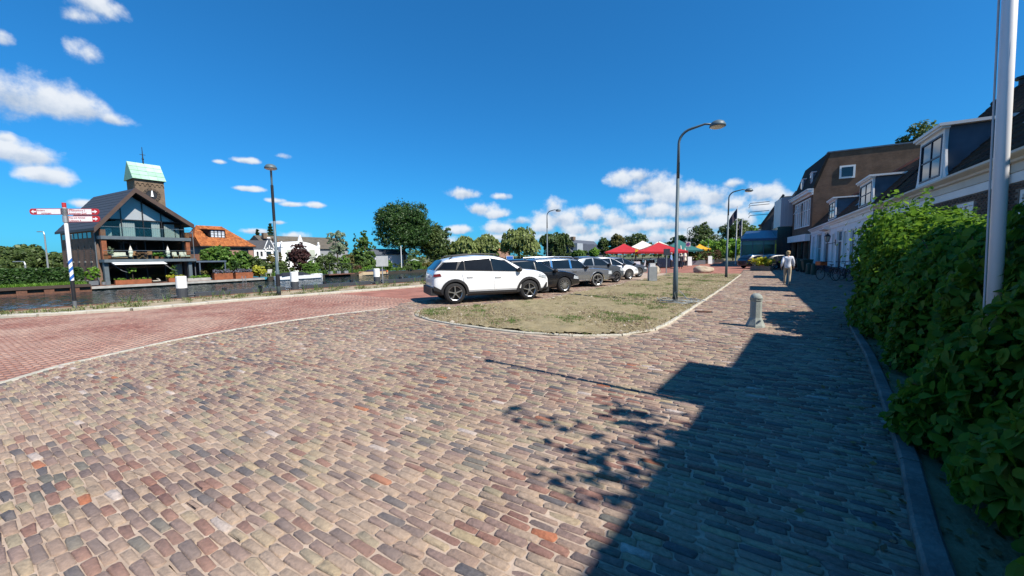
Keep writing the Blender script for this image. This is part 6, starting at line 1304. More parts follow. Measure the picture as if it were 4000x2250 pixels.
lamp_post((-17.72, 8.88, 0), 'street lamp with black bands on the river quay', h=5.45, arm=.8, rz=R(-27), dark=True)
for i, (px, top, d, lb) in enumerate([(2685, 888, 72, 'distant thin street lamp behind the no parking sign'), (2718, 946, 68, 'low distant lamp beside the yellow parasol'), (2768, 920, 66, 'distant lamp in front of the bright young trees'), (2656, 943, 80, 'distant lamp behind the green parasol')]):
    p = CAMP + ray(px, top) * d; lamp_post((p.x, p.y, 0), lb, h=max(2.5, p.z), rz=math.pi if i == 1 else 0)
def cable_loops(name, c, label, n=7, r0=.45):
    q = random.Random(4); m = MB()
    for k in range(n):
        ox_, oy_, r_, z = q.uniform(-.2, .25), q.uniform(-.25, .2), r0 * q.uniform(.7, 1.25), .06 + .012 * k; m.tube([(ox_ + r_ * math.cos(t_) * 1.1, oy_ + r_ * math.sin(t_), z + .02 * math.sin(3 * t_ + k)) for t_ in np.linspace(q.uniform(0, 6), 6.3 + q.uniform(0, 5), 26)], .010, 5)
    m.tube([(-.1, .1, .06), (-.14, -.05, .35), (.02, -.12, .42), (.14, -.1, .3), (.35, -.2, .07)], .012, 6)
    o = m.build(name, pm('grey_cable', (.22, .25, .26), .6), loc=c); return tag(o, label, 'cable')
cable_loops('cable_coil', (-2.0, 13.6, .02), 'loops of grey cable lying around the foot of the tall lamp')
# signpost
sgn = root('signpost', 'white cycle signpost with three red edged arms and blue white stripes at the quay', 'signpost', (-19.64, 3.15, 0), R(36))
signw = pm('sign_white', (.78, .78, .77), .4, var=.03); signr = pm('sign_red', (.42, .03, .035), .45, var=.1); signb = pm('sign_blue', (.02, .12, .42), .45, var=.1)
H_ = 3.55
for z0, z1, mt, nm in ((0, .28, greym, 'foot'), (.28, .98, blackm, 'black_section'), (.98, H_ - .12, signw, 'mast')):
    p = MB(); p.tube([(0, 0, z0), (0, 0, z1)], .050, 14); p.build(nm, mt, sgn, smooth=False)
p = MB(); p.tube([(0, 0, H_ - .12), (0, 0, H_ + .04)], .054, 14); p.build('red_cap', signr, sgn)
for k in range(3):
    z = 1.02 + k * .27; vs = []; n = 18
    for j in range(n + 1):
        a = 2 * math.pi * j / n; dz = .07 * math.cos(a - .6); vs += [(.0525 * math.cos(a), .0525 * math.sin(a), z + dz), (.0525 * math.cos(a), .0525 * math.sin(a), z + .12 + dz)]
    p = MB(); p.add(vs, [(2 * j, 2 * j + 2, 2 * j + 3, 2 * j + 1) for j in range(n)]); p.build('blue_stripe', signb, sgn)
def text_mesh(txt, size, mat, par, loc, rot=(R(90), 0, 0), name='lettering', align='LEFT', ext=.002):
    cu = bpy.data.curves.new('t', 'FONT'); cu.body = txt; cu.size = size; cu.extrude = ext; cu.align_x = align; cu.resolution_u = 2
    tmp = bpy.data.objects.new('t', cu); COL.objects.link(tmp); bpy.context.view_layer.update()
    me = bpy.data.meshes.new_from_object(tmp.evaluated_get(bpy.context.evaluated_depsgraph_get())); bpy.data.objects.remove(tmp)
    me.materials.clear(); me.materials.append(mat); o = bpy.data.objects.new(name, me); COL.objects.link(o); o.parent = par; o.location = loc; o.rotation_euler = rot; return o
def arm(z, sx, lines, par):
    L_, h = .98, .205
    def shape(m, x0, x1, e, y0, y1):
        pts = [(sx * x0, y0, z - e)] + [(sx * (x1 - .08 + .08 * math.cos(t_)), y0, z + (e - 0) * math.sin(t_)) for t_ in np.linspace(-1.57, 1.57, 7)] + [(sx * x0, y0, z + e)]
        m.prism(pts, (0, y1 - y0, 0))
    m = MB(); shape(m, .10, .10 + L_, h / 2, -.012, .012); a = m.build('arm', signr, par)
    m = MB(); m.box(min(sx * .12, sx * (L_ - .13)), max(sx * .12, sx * (L_ - .13)), -.016, -.0125, z - h / 2 + .018, z + h / 2 - .018); m.build('panel', signw, a)
    m = MB(); x0 = L_ - .06 if sx > 0 else -(L_ - .06); s_ = sx; m.prism([(x0 - s_ * .05, -.015, z - .022), (x0 + s_ * .03, -.015, z - .022), (x0 + s_ * .03, -.015, z - .06), (x0 + s_ * .11, -.015, z), (x0 + s_ * .03, -.015, z + .06), (x0 + s_ * .03, -.015, z + .022), (x0 - s_ * .05, -.015, z + .022)], (0, -.003, 0)); m.build('arrow', signw, a)
    for tx_, dz, l in lines: text_mesh(l, .08, signr, a, (tx_, -.0175, z + dz))
    m = MB(); m.tube([(0, 0, z - .11), (0, 0, z + .11)], .075, 12)
    for k in range(5): m.box(min(sx * .06, sx * .11), max(sx * .06, sx * .11), -.02, .02, z - .1 + k * .043, z - .08 + k * .043)
    m.build('clamp', alu, a)
arm(H_ - .25, -1, [(-.84, .014, 'Andere'), (-.72, -.078, 'richtingen')], sgn)
arm(H_ - .26, 1, [(.27, .014, 'Elsenhove 2'), (.135, -.078, 'Amstelveen-Zuid')], sgn)
arm(H_ - .50, 1, [(.135, .014, 'Nes a/d Amstel'), (.135, -.078, 'Uithoorn 4')], sgn)
m = MB()
for cx in (.17, .255): m.tube([(cx + .027 * math.cos(t_), -.018, H_ - .215 + .027 * math.sin(t_)) for t_ in np.linspace(0, 6.283, 13)], .005, 4, cap=False)
m.bar((.17, -.018, H_ - .215), (.20, -.018, H_ - .17), .008); m.bar((.20, -.018, H_ - .17), (.255, -.018, H_ - .215), .008); m.bar((.20, -.018, H_ - .17), (.24, -.018, H_ - .165), .008); m.build('bicycle_symbol', signr, sgn)
# mooring bollards and guard beam on the quay
def mooring(x, y, lb):
    o = root('mooring_bollard', lb, 'bollard', (x, y, 0), 0, 'mooring bollards on the quay')
    m = MB(); m.tube([(0, 0, .0), (0, 0, .46)], .185, 18); m.build('dark_base', pm('bollard_grey', (.045, .05, .058), .55), o, smooth=False)
    m = MB(); m.lathe([(.185, .462), (.185, .92), (.175, .95), (.12, .958), (.01, .96)], n=18); m.build('white_top', white_p, o)
    m = MB(); m.tube([(0, 0, 0), (0, 0, .04)], .27, 18)
    for k in range(6): m.tube([(.235 * math.cos(k * 1.047), .235 * math.sin(k * 1.047), .04), (.235 * math.cos(k * 1.047), .235 * math.sin(k * 1.047), .09)], .035, 8)
    m.tube([(0, -.42, .14), (0, .42, .14)], .04, 8); m.build('foot_plate', MATS['bollard_grey'], o); return o
mq = [(-20.15, 6.25, 'mooring bollard with white top nearest the signpost'), (-19.75, 10.7, 'mooring bollard with white top right of the banded quay lamp'), (-19.35, 15.45, 'mooring bollard with white top beside the square grey sign'), (-18.9, 20.9, 'mooring bollard whose white top shows left of the white car'), (-17.9, 28.6, 'mooring bollard whose white top shows over the white car roof')]
for a in mq: mooring(*a)
for (a, b), lb in zip(zip(mq, mq[1:]), ('dark steel guard beam along the quay between the first two bollards', 'dark steel guard beam along the quay behind the tall weeds', 'dark steel guard beam along the quay right of the grey sign', 'dark steel guard beam along the quay behind the parked cars')):
    p, q_ = Vector((a[0] - .1, a[1] + .45, .13)), Vector((b[0] - .1, b[1] - .45, .13)); m = MB(); m.bar(p, q_, .22, .20)
    o = root('guard_beam', lb, 'beam', (p.x, p.y, 0), 0, 'guard beams on the quay edge'); m.build('beam', MATS['bollard_grey'], o, w=True)
    for f_ in (.3, .7):
        c = p.lerp(q_, f_); m = MB(); m.box(c.x - .07, c.x + .07, c.y - .07, c.y + .07, .235, .36); m.build('lug', blackm, o, w=True); m = MB(); m.box(c.x - .1, c.x + .1, c.y - .1, c.y + .1, -.02, .028); m.build('bracket', blackm, o, w=True)
def sign(name, label, loc, rz, h, w_, hh, face, back, post=.03, cat='sign', rim=None):
    o = root(name, label, cat, loc, rz); m = MB(); m.tube([(0, .03, 0), (0, .03, h + .02)], post, 10); m.build('post', alu, o)
    m = MB(); m.box(-w_ / 2, w_ / 2, -.012, -.002, h - hh, h); b = m.build('plate', rim or back, o); m = MB(); e = .03; m.box(-w_ / 2 + e, w_ / 2 - e, -.018, -.0125, h - hh + e, h - e); m.build('face', face, b); return o, b
gsign = pm('sign_back_grey', (.32, .34, .35), .55, scale=3)
sign('shipping_sign', 'blank square grey back of a shipping sign on the quay', (-19.05, 15.65, 0), R(60), 1.72, .70, .64, gsign, gsign)
bs, bp_ = sign('boat_sign', 'blue square sign with white border and boat symbol behind the white car', (-17.3, 27.4, 0), R(45), 1.62, .62, .62, signb, signw)
m = MB(); m.prism([(-.2, -.021, 1.20), (.2, -.021, 1.20), (.14, -.021, 1.10), (-.14, -.021, 1.10)], (0, -.003, 0)); m.prism([(-.07, -.021, 1.21), (.07, -.021, 1.21), (.07, -.021, 1.34), (-.07, -.021, 1.34)], (0, -.003, 0)); m.build('boat_symbol', signw, bp_)
sign('dark_sign', 'thin post with a dark sign seen from behind near the boulders', (-6.02, 33.9, 0), R(25), 2.05, .52, .55, pm('sign_back_dark', (.03, .035, .05), .5), MATS['sign_back_dark'], post=.045)
ns, nb_ = sign('no_parking_sign', 'no parking sign on a slim post before the closed parasols', (-6.62, 50.9, 0), R(20), 3.05, .55, .62, pm('sign_pale', (.5, .5, .5), .5), alu)
m = MB(); m.tube([(0, -.02, 2.76), (0, -.03, 2.76)], .2, 20); m.build('disc', signb, nb_); m = MB(); m.tube([(.18 * math.cos(t_), -.033, 2.76 + .18 * math.sin(t_)) for t_ in np.linspace(0, 6.283, 21)], .02, 5, cap=False); m.bar((-.13, -.034, 2.89), (.13, -.034, 2.63), .04); m.build('red_ring', signr, nb_)
ys_ = sign('yellow_sign', 'small yellow sign on a bent white post behind the parked cars', (-12.0, 48, 0), R(20), 2.2, .35, .7, pm('sign_yellow', (.75, .5, .02), .5), MATS['sign_yellow'])
# stone things
cb = root('concrete_bollard', 'grey eight sided concrete bollard with domed head on the paving', 'bollard', (.11, 10.03, 0)); bc = pm('bollard_concrete', (.20, .225, .205), .85, scale=9, bump=.4, var2=(.30, .325, .295))
m = MB(); m.lathe([(.19, 0), (.185, .05), (.15, .13), (.115, .22), (.112, .58), (.125, .60), (.125, .625)], n=8); m.build('shaft', bc, cb); m = MB(); m.lathe([(.122, .627), (.12, .66), (.10, .71), (.06, .745), (.01, .755)], n=16); m.build('head', bc, cb, smooth=True)
sv = root('service_post', 'grey power service post with a pale lid box at the soil bed edge', 'service post', (-5.0, 23.62, .03), R(28)); m = MB(); m.box(-.2, .2, -.18, .18, 0, .86); m.build('cabinet', pm('cabinet_grey', (.25, .27, .28), .5, scale=4), sv); m = MB(); m.box(.205, .26, -.17, .17, 0, .85); m.build('side_rail', alu, sv); m = MB(); m.box(-.14, .16, -.13, .13, .862, 1.06); m.box(-.17, .19, -.16, .16, .862, .9); m.build('lid_box', pm('pale_plastic', (.55, .56, .56), .5), sv)
def boulder(loc, s_, label, seed):
    r_ = np.random.default_rng(seed); bm_ = bmesh.new(); bmesh.ops.create_icosphere(bm_, subdivisions=3, radius=1)
    for v in bm_.verts:
        n_ = .24 * math.sin(3 * v.co.x + seed) + .20 * math.sin(4 * v.co.y + 2 * v.co.z) + .12 * abs(math.sin(5 * v.co.z + 3 * v.co.x)) + .06 * math.sin(9 * v.co.x + 7 * v.co.z); v.co *= 1 + n_; v.co.x *= s_[0]; v.co.y *= s_[1]; v.co.z = v.co.z * s_[2] + s_[2] * .6
    me = bpy.data.meshes.new('boulder'); bm_.to_mesh(me); bm_.free(); me.materials.append(pm('boulder_stone', (.30, .24, .17), .9, scale=2.5, bump=.7, var2=(.46, .39, .29))); me.shade_smooth()
    o = bpy.data.objects.new('boulder', me); COL.objects.link(o); o.location = loc; o.rotation_euler.z = R(20); return tag(o, label, 'boulder', 'boulders at the end of the soil bed')
boulder((-6.9, 33.9, 0), (.42, .3, .30), 'rounded sandy boulder right behind the service post', 1); boulder((-3.45, 36.6, 0), (.62, .35, .33), 'larger sandy boulder standing alone between lamp and parasols', 4)
dg_ = root('drain_grate', 'dark iron drain grate in the paving beside the soil bed kerb', 'drain', (-1.1, 11.9, .012), R(10)); m = MB(); m.box(-.22, .22, -.12, .12, .0, .006); m.build('frame', blackm, dg_)
for k in range(6): MB().box(-.19, .19, -.1 + k * .036, -.08 + k * .036, .0065, .016).build('slat', rust, dg_)
# flagpole in the hedge
fp = root('flagpole', 'tall white flagpole rising out of the hedge at the right', 'flagpole', (1.59, 4.35, 0)); fp.rotation_euler = (.0223, -.0356, 0); m = MB(); m.tube([(0, 0, 0), (0, 0, 5.35)], [.040, .036], 20); m.build('mast', pm('flagpole_white', (.82, .82, .83), .35, scale=2, var=.04), fp, smooth=True); m = MB(); m.ell((0, 0, 5.42), .085, .085, .085, 12, 8); m.build('finial', alu, fp)
m = MB(); m.tube([(-.056, -.02, .9), (-.06, -.02, 5.3)], .006, 6); m.build('halyard', pm('rope_white', (.5, .5, .52), .8), fp)
for i, (px, top, d, lb) in enumerate([(2881, 806, 56, 'tall white flagpole with a hanging dark grey flag beyond the lamp'), (2899, 852, 60, 'shorter flagpole with furled dark flag next to the pavilion')]):
    p = CAMP + ray(px, top) * d; o = root('flagpole', lb, 'flagpole', (p.x, p.y, 0), 0, 'flagpoles at the street end'); m = MB(); m.tube([(0, 0, 0), (0, 0, p.z)], [.09, .05], 10); m.build('mast', white_p, o)
    m = MB(); vs = []; nn = 10
    if i == 0:
        for k in range(nn + 1):
            t_ = k / nn; vs += [(-1.25 * t_ - .05, .16 * math.sin(t_ * 9), p.z - .3 - 1.5 * t_ - .7 * t_ * t_), (-1.25 * t_ * .95 - .05, .16 * math.sin(t_ * 9 + .6), p.z - 1.7 - 1.7 * t_)]
    else:
        for k in range(nn + 1):
            t_ = k / nn; vs += [(-.05, .05 * math.sin(t_ * 7), p.z - .2 - 2.5 * t_), (-.42 + .1 * t_, .12 * math.cos(t_ * 8), p.z - .6 - 2.3 * t_)]
    m.add(vs, [(2 * k, 2 * k + 1, 2 * k + 3, 2 * k + 2) for k in range(nn)]); m.build('flag', pm('flag_cloth', (.06, .05, .07), .85, var=.2, scale=2), o, smooth=True)
# planter, bins, bicycles near the white house
pl = root('planter_box', 'weathered planter box with yellow green leafy plant before the black car', 'planter', (.75, 41.2, 0), R(-20)); m = MB()
for k in range(3): MB().box(-.8, .8, -.35, .35, .02 + k * .14, .15 + k * .14).build('board', pm('grey_timber', (.16, .15, .13), .85, scale=4), pl)
V_ = np.random.default_rng(3); pp_ = V_.normal(0, 1, (150, 3)) * np.array([.42, .2, .16]) + np.array([0, 0, .85]); VV = big_leaves(pp_, unit(V_.normal(0, 1, (150, 3)) + np.array([0, 0, 1.2])), .34, V_); o = bpy.data.objects.new('leaves', raw_mesh('leaves', VV.reshape(-1, 3), (np.array(LEAFQ)[None] + (np.arange(150) * 9)[:, None, None]).reshape(-1, 4), lm('yellow'), np.repeat(V_.uniform(0, 1, 150), 4))); COL.objects.link(o); o.parent = pl
gbin = pm('bin_green', (.012, .045, .03), .5)
def wheelie(loc, lb, rz=0):
    o = root('wheelie_bin', lb, 'bin', loc, rz, 'wheelie bins'); m = MB(); m.add([(-.24, -.26, .08), (.24, -.26, .08), (.24, .22, .08), (-.24, .22, .08), (-.29, -.33, .98), (.29, -.33, .98), (.29, .33, .98), (-.29, .33, .98)], [(0, 3, 2, 1), (4, 5, 6, 7), (0, 1, 5, 4), (1, 2, 6, 5), (2, 3, 7, 6), (3, 0, 4, 7)]); m.build('body', gbin, o)
    m = MB(); m.prism([(-.31, -.36, .985), (-.31, -.36, 1.03), (-.31, 0, 1.09), (-.31, .37, 1.05), (-.31, .37, .985)], (.62, 0, 0)); m.build('lid', gbin, o)
    for s_ in (-.27, .27): m = MB(); m.tube([(s_ - .03, .26, .1), (s_ + .03, .26, .1)], .1, 12); m.build('wheel', rubber, o)
    m = MB(); m.tube([(-.25, .4, .96), (.25, .4, .96)], .018, 6); m.build('handle', gbin, o)
wheelie((3.75, 38.8, 0), 'green wheelie bin next to the white house corner, nearer one', R(100)); wheelie((3.55, 40.6, 0), 'green wheelie bin behind the nearer bin', R(90))
for (x, y, lb) in ((3.55, 35.6, 'dark stubby post left of the pair by the bins'), (3.75, 34.7, 'dark stubby post nearest the bicycles')):
    o = root('stubby_post', lb, 'post', (x, y, 0), 0, 'stubby posts by the white house'); m = MB(); m.lathe([(.17, 0), (.16, .5), (.15, .72)], n=10); m.build('shaft', gbin, o); m = MB(); m.lathe([(.155, .722), (.13, .8), (.02, .84)], n=10); m.build('cap', gbin, o)
def bike(loc, rz, lb, frame=None, crate=None, group='bicycles by the white house'):
    o = root('bicycle', lb, 'bicycle', loc, rz, group); fm = frame or blackm
    for x in (-.55, .55):
        m = MB(); m.tube([(.345 * math.cos(t_), 0, .345 * math.sin(t_)) for t_ in np.linspace(0, 6.283, 25)], .02, 6, cap=False); w_ = m.build('wheel', rubber, o, loc=(x, 0, .365)); m = MB(); m.tube([(0, -.03, 0), (0, .03, 0)], .03, 8)
        for k in range(10): m.bar((0, 0, 0), (.33 * math.cos(k * .628), 0, .33 * math.sin(k * .628)), .005)
        m.build('spokes', alu, w_)
    m = MB(); bb = (-.08, 0, .30); hd1 = (.36, 0, .82)
    for a, b in (((-.55, 0, .365), bb), (bb, (-.24, 0, .80)), ((-.55, 0, .365), (-.22, 0, .74)), (bb, (.40, 0, .72)), ((-.2, 0, .68), hd1), ((.34, 0, .95), (.43, 0, .62)), ((.43, 0, .62), (.55, 0, .365))): m.tube([a, b], .018, 6)
    m.build('frame', fm, o); m = MB(); m.tube([(.33, 0, .95), (.30, 0, 1.06)], .014, 6); m.tube([(.10, -.28, 1.05), (.28, -.22, 1.10), (.32, 0, 1.06), (.28, .22, 1.10), (.10, .28, 1.05)], .014, 6); m.build('handlebar', blackm, o)
    m = MB(); m.ell((-.27, 0, .90), .14, .085, .04, 10, 5); m.tube([(-.24, 0, .8), (-.26, 0, .9)], .014, 6); m.build('saddle', plastic, o); m = MB(); m.box(-.78, -.34, -.07, .07, .70, .715); m.bar((-.72, 0, .70), (-.55, 0, .365), .015); m.build('carrier', blackm, o)
    m = MB(); m.tube([(-.08, -.1, .3), (-.08, .1, .3)], .012, 6); m.bar((-.08, -.1, .3), (.05, -.1, .2), .02); m.bar((-.08, .1, .3), (-.2, .1, .4), .02); m.box(.0, .1, -.17, -.08, .18, .2); m.build('pedals', blackm, o)
    m = MB(); m.prism([(-.93, -.01, .36)] + [(-.55 + .385 * math.cos(t_), -.012, .365 + .385 * math.sin(t_)) for t_ in np.linspace(3.1, .5, 9)] + [(-.55 + .36 * math.cos(t_), -.012, .365 + .36 * math.sin(t_)) for t_ in np.linspace(.5, 3.1, 9)], (0, .024, 0)); m.build('mudguard', blackm, o)
    if crate:
        c = MB(); x0, x1, z0, z1 = .32, .70, .86, 1.08; c.box(x0, x1, -.2, .2, z0, z0 + .02); c.box(x0, x0 + .02, -.2, .2, z0 + .021, z1); c.box(x1 - .02, x1, -.2, .2, z0 + .021, z1); c.box(x0 + .021, x1 - .021, -.2, -.18, z0 + .021, z1); c.box(x0 + .021, x1 - .021, .18, .2, z0 + .021, z1); c.build('crate', crate, o)
    return o
bike((3.72, 28.4, 0), R(120), 'bicycle with an orange crate on its front, by the white house', crate=pm('orange_crate', (.55, .10, .02), .6)); bike((4.35, 28.1, 0), R(112), 'black bicycle between the orange crate bicycle and the wall'); bike((4.75, 28.9, 0), R(118), 'dark bicycle closest to the white wall')
# ------------------------------------------------------------------ people
skinm = pm('skin', (.42, .25, .18), .55, scale=12, var=.08)
def skin_mesh(name, verts, edges, radii, mat, par, sub=1, rootv=0):
    me = bpy.data.meshes.new(name); me.from_pydata([Vector(v) for v in verts], edges, []); o = bpy.data.objects.new(name, me); COL.objects.link(o); o.parent = par
    sk = o.modifiers.new('k', 'SKIN'); sk.use_smooth_shade = True; sv_ = me.skin_vertices[0].data if len(me.skin_vertices) else None
    if sv_ is None: 
        bpy.context.view_layer.objects.active = o; bpy.ops.object.select_all(action='DESELECT'); sv_ = me.skin_vertices.new().data
    for i, r_ in enumerate(radii): sv_[i].radius = r_ if isinstance(r_, tuple) else (r_, r_); sv_[i].use_root = (i == rootv)
    ss = o.modifiers.new('s', 'SUBSURF'); ss.levels = ss.render_levels = sub
    bpy.context.view_layer.update(); m2 = bpy.data.meshes.new_from_object(o.evaluated_get(bpy.context.evaluated_depsgraph_get())); o.modifiers.clear(); o.data = m2; m2.materials.clear(); m2.materials.append(mat)
    for p_ in m2.polygons: p_.use_smooth = True
    return o
def person(loc, rz, label, shirt, legs, hair, h=1.68, stride=.22, armsw=.12, shoes=None, bag=None, elbow=.05):
    """standing or walking figure, facing local +y"""
    k = h / 1.70; o = root('person', label, 'person', loc, rz); s_ = stride
    J = dict(pel=(0, 0, .93), belly=(0, .01, 1.08), chest=(0, .0, 1.27), neck=(0, -.01, 1.44), head0=(0, .02, 1.50), head=(0, .03, 1.60), crown=(0, .02, 1.665),
             shl=(-.17, -.01, 1.38), shr=(.17, -.01, 1.38), ell=(-.235, -armsw * .6 - elbow, 1.12), elr=(.235, armsw * .6 - elbow, 1.12), wrl=(-.25, -armsw * .6 + .06, .90), wrr=(.25, armsw * .9 + .04, .90),
             hpl=(-.09, 0, .88), hpr=(.09, 0, .88), knl=(-.095, s_ * .55 + .03, .49), knr=(.095, -s_ * .2 + .02, .49), anl=(-.095, s_ * .9, .09), anr=(.095, -s_ * .9, .10), tol=(-.10, s_ * .9 + .16, .035), tor=(.10, -s_ * .9 + .15, .03))
    n_ = list(J); V = [tuple(c * k for c in J[q]) for q in n_]; ix = {q: i for i, q in enumerate(n_)}
    E_ = [('pel', 'belly'), ('belly', 'chest'), ('chest', 'neck'), ('neck', 'head0'), ('head0', 'head'), ('head', 'crown'), ('chest', 'shl'), ('chest', 'shr'), ('shl', 'ell'), ('ell', 'wrl'), ('shr', 'elr'), ('elr', 'wrr'), ('pel', 'hpl'), ('pel', 'hpr'), ('hpl', 'knl'), ('knl', 'anl'), ('anl', 'tol'), ('hpr', 'knr'), ('knr', 'anr'), ('anr', 'tor')]
    rad = dict(pel=(.135, .1), belly=(.12, .095), chest=(.15, .105), neck=.05, head0=.062, head=(.078, .095), crown=.05, shl=.06, shr=.06, ell=.042, elr=.042, wrl=.028, wrr=.028, hpl=.085, hpr=.085, knl=.055, knr=.055, anl=.038, anr=.038, tol=.032, tor=.032)
    R_ = [rad[q] if not isinstance(rad[q], tuple) else rad[q] for q in n_]; sc = lambda r_, f=1: (r_[0] * k * f, r_[1] * k * f) if isinstance(r_, tuple) else r_ * k * f
    ed = [(ix[a], ix[b]) for a, b in E_]; V2 = list(V); R2 = [sc(r_) for r_ in R_]
    for sd, wn, el in ((-1, 'wrl', 'ell'), (1, 'wrr', 'elr')):        # hands: palm, four fingers, thumb
        w_ = Vector(V[ix[wn]]); d = (w_ - Vector(V[ix[el]])).normalized(); pa = len(V2); V2.append(tuple(w_ + d * .055)); R2.append((.022, .030)); ed.append((ix[wn], pa))
        for f_, (off, ln) in enumerate(((-.028, .06), (-.010, .072), (.010, .068), (.027, .052))):
            b = len(V2); base = w_ + d * .085 + Vector((0, off, 0)); V2 += [tuple(base), tuple(base + d * ln * .6 + Vector((-sd * .008, 0, 0))), tuple(base + d * ln + Vector((-sd * .024, 0, 0)))]; R2 += [.010, .009, .007]; ed += [(pa, b), (b, b + 1), (b + 1, b + 2)]
        b = len(V2); V2 += [tuple(w_ + d * .03 + Vector((0, .04, 0))), tuple(w_ + d * .075 + Vector((-sd * .01, .055, 0)))]; R2 += [.011, .008]; ed += [(pa, b), (b, b + 1)]
    body = skin_mesh('body', V2, ed, R2, skinm, o)
    fc_ = MB(); hc_ = Vector(V[ix['head']])
    fc_.ell(hc_ + Vector((0, .098 * k, -.012)), .014, .022, .022, 8, 5); 
    for sd in (-1, 1): fc_.ell(hc_ + Vector((sd * .08 * k, 0, -.01)), .012, .025, .032, 8, 5)
    fc_.build('nose_and_ears', skinm, body); fc_ = MB()
    for sd in (-1, 1): fc_.ell(hc_ + Vector((sd * .032 * k, .085 * k, .015)), .012, .01, .009, 8, 5)
    fc_.ell(hc_ + Vector((0, .086 * k, -.055)), .025, .008, .007, 8, 4); fc_.build('eyes_and_mouth', pm('face_dark', (.10, .045, .04), .4), body)
    tq = ['hem', 'pel', 'belly', 'chest', 'upper', 'neck', 'shl', 'shr', 'ell', 'elr', 'wrl', 'wrr']; ti = {q: i for i, q in enumerate(tq)}
    V3 = [(0, 0, .80 * k) if q == 'hem' else (0, -.005, 1.37 * k) if q == 'upper' else tuple(Vector(V[ix[q]]) + (Vector((0, 0, -.02 if q == 'neck' else 0)))) for q in tq]; rad['hem'] = (.148, .118); rad['neck'] = .066; rad['upper'] = (.125, .09); ES = [('hem', 'pel'), ('chest', 'upper'), ('upper', 'neck'), ('upper', 'shl'), ('upper', 'shr')] + [e for e in E_ if e not in (('chest', 'neck'), ('chest', 'shl'), ('chest', 'shr'))]; skin_mesh('shirt', V3, [(ti[a], ti[b]) for a, b in ES if a in ti and b in ti], [sc(rad[q], 1.24 if q not in ('wrl', 'wrr', 'ell', 'elr') else 1.5) for q in tq], shirt, o)
    lq = ['belly', 'pel', 'hpl', 'hpr', 'knl', 'knr', 'anl', 'anr']; li = {q: i for i, q in enumerate(lq)}; skin_mesh('trousers', [tuple(Vector(V[ix[q]]) + Vector((0, 0, .0))) for q in lq], [(li[a], li[b]) for a, b in E_ if a in li and b in li], [sc(rad[q], .98 if q in ('pel', 'belly') else 1.22) for q in lq], legs, o)
    for sd, an, to in ((-1, 'anl', 'tol'), (1, 'anr', 'tor')):
        a, b = Vector(V[ix[an]]), Vector(V[ix[to]]); m = MB(); c = (a + b) / 2; m.ell((c.x, c.y + .01, c.z - .015), .048, .14, .05, 10, 6); m.build('shoe', shoes or plastic, o, smooth=True)
    if hair: m = MB(); m.ell(hc_ + Vector((0, -.018, .035)), .098 * k, .105 * k, .088 * k, 12, 8); m.ell(hc_ + Vector((0, -.05, -.03)), .088 * k, .07 * k, .09 * k, 10, 7); m.build('hair', hair, o, smooth=True)
    if bag: m = MB(); m.box(-.26, -.12, -.16, .12, .85, 1.12); m.tube([(-.19, -.1, 1.1), (-.12, -.13, 1.38), (.05, 0, 1.44), (-.1, .12, 1.35), (-.19, .1, 1.1)], .014, 5); m.build('bag', bag, o)
    return o
person((1.53, 23.75, .012), R(-3), 'person in white shirt and beige trousers walking away along the houses', pm('white_shirt', (.68, .70, .75), .8, scale=14, var=.06, bump=.3), pm('beige_trousers', (.40, .33, .23), .85, scale=12, var=.1), pm('blond_hair', (.34, .24, .12), .7, scale=30, var=.3), 1.70, .20, .16, pm('beige_shoes', (.3, .26, .2), .7))
person((-7.52, 45.0, 0), R(-80), 'man in light blue shirt and dark trousers standing at the terrace', pm('blue_shirt', (.22, .38, .62), .8, var=.1), pm('dark_trousers', (.012, .013, .018), .85), pm('grey_hair', (.3, .29, .28), .8), 1.76, .05, .0, elbow=.08)
person((-6.64, 45.6, 0), R(20), 'woman in dark clothes with a grey bag walking by the closed parasols', pm('dark_jacket', (.02, .022, .03), .85), MATS['dark_trousers'], pm('dark_hair', (.03, .02, .015), .7), 1.62, .16, .08, bag=pm('grey_bag', (.3, .32, .35), .7))
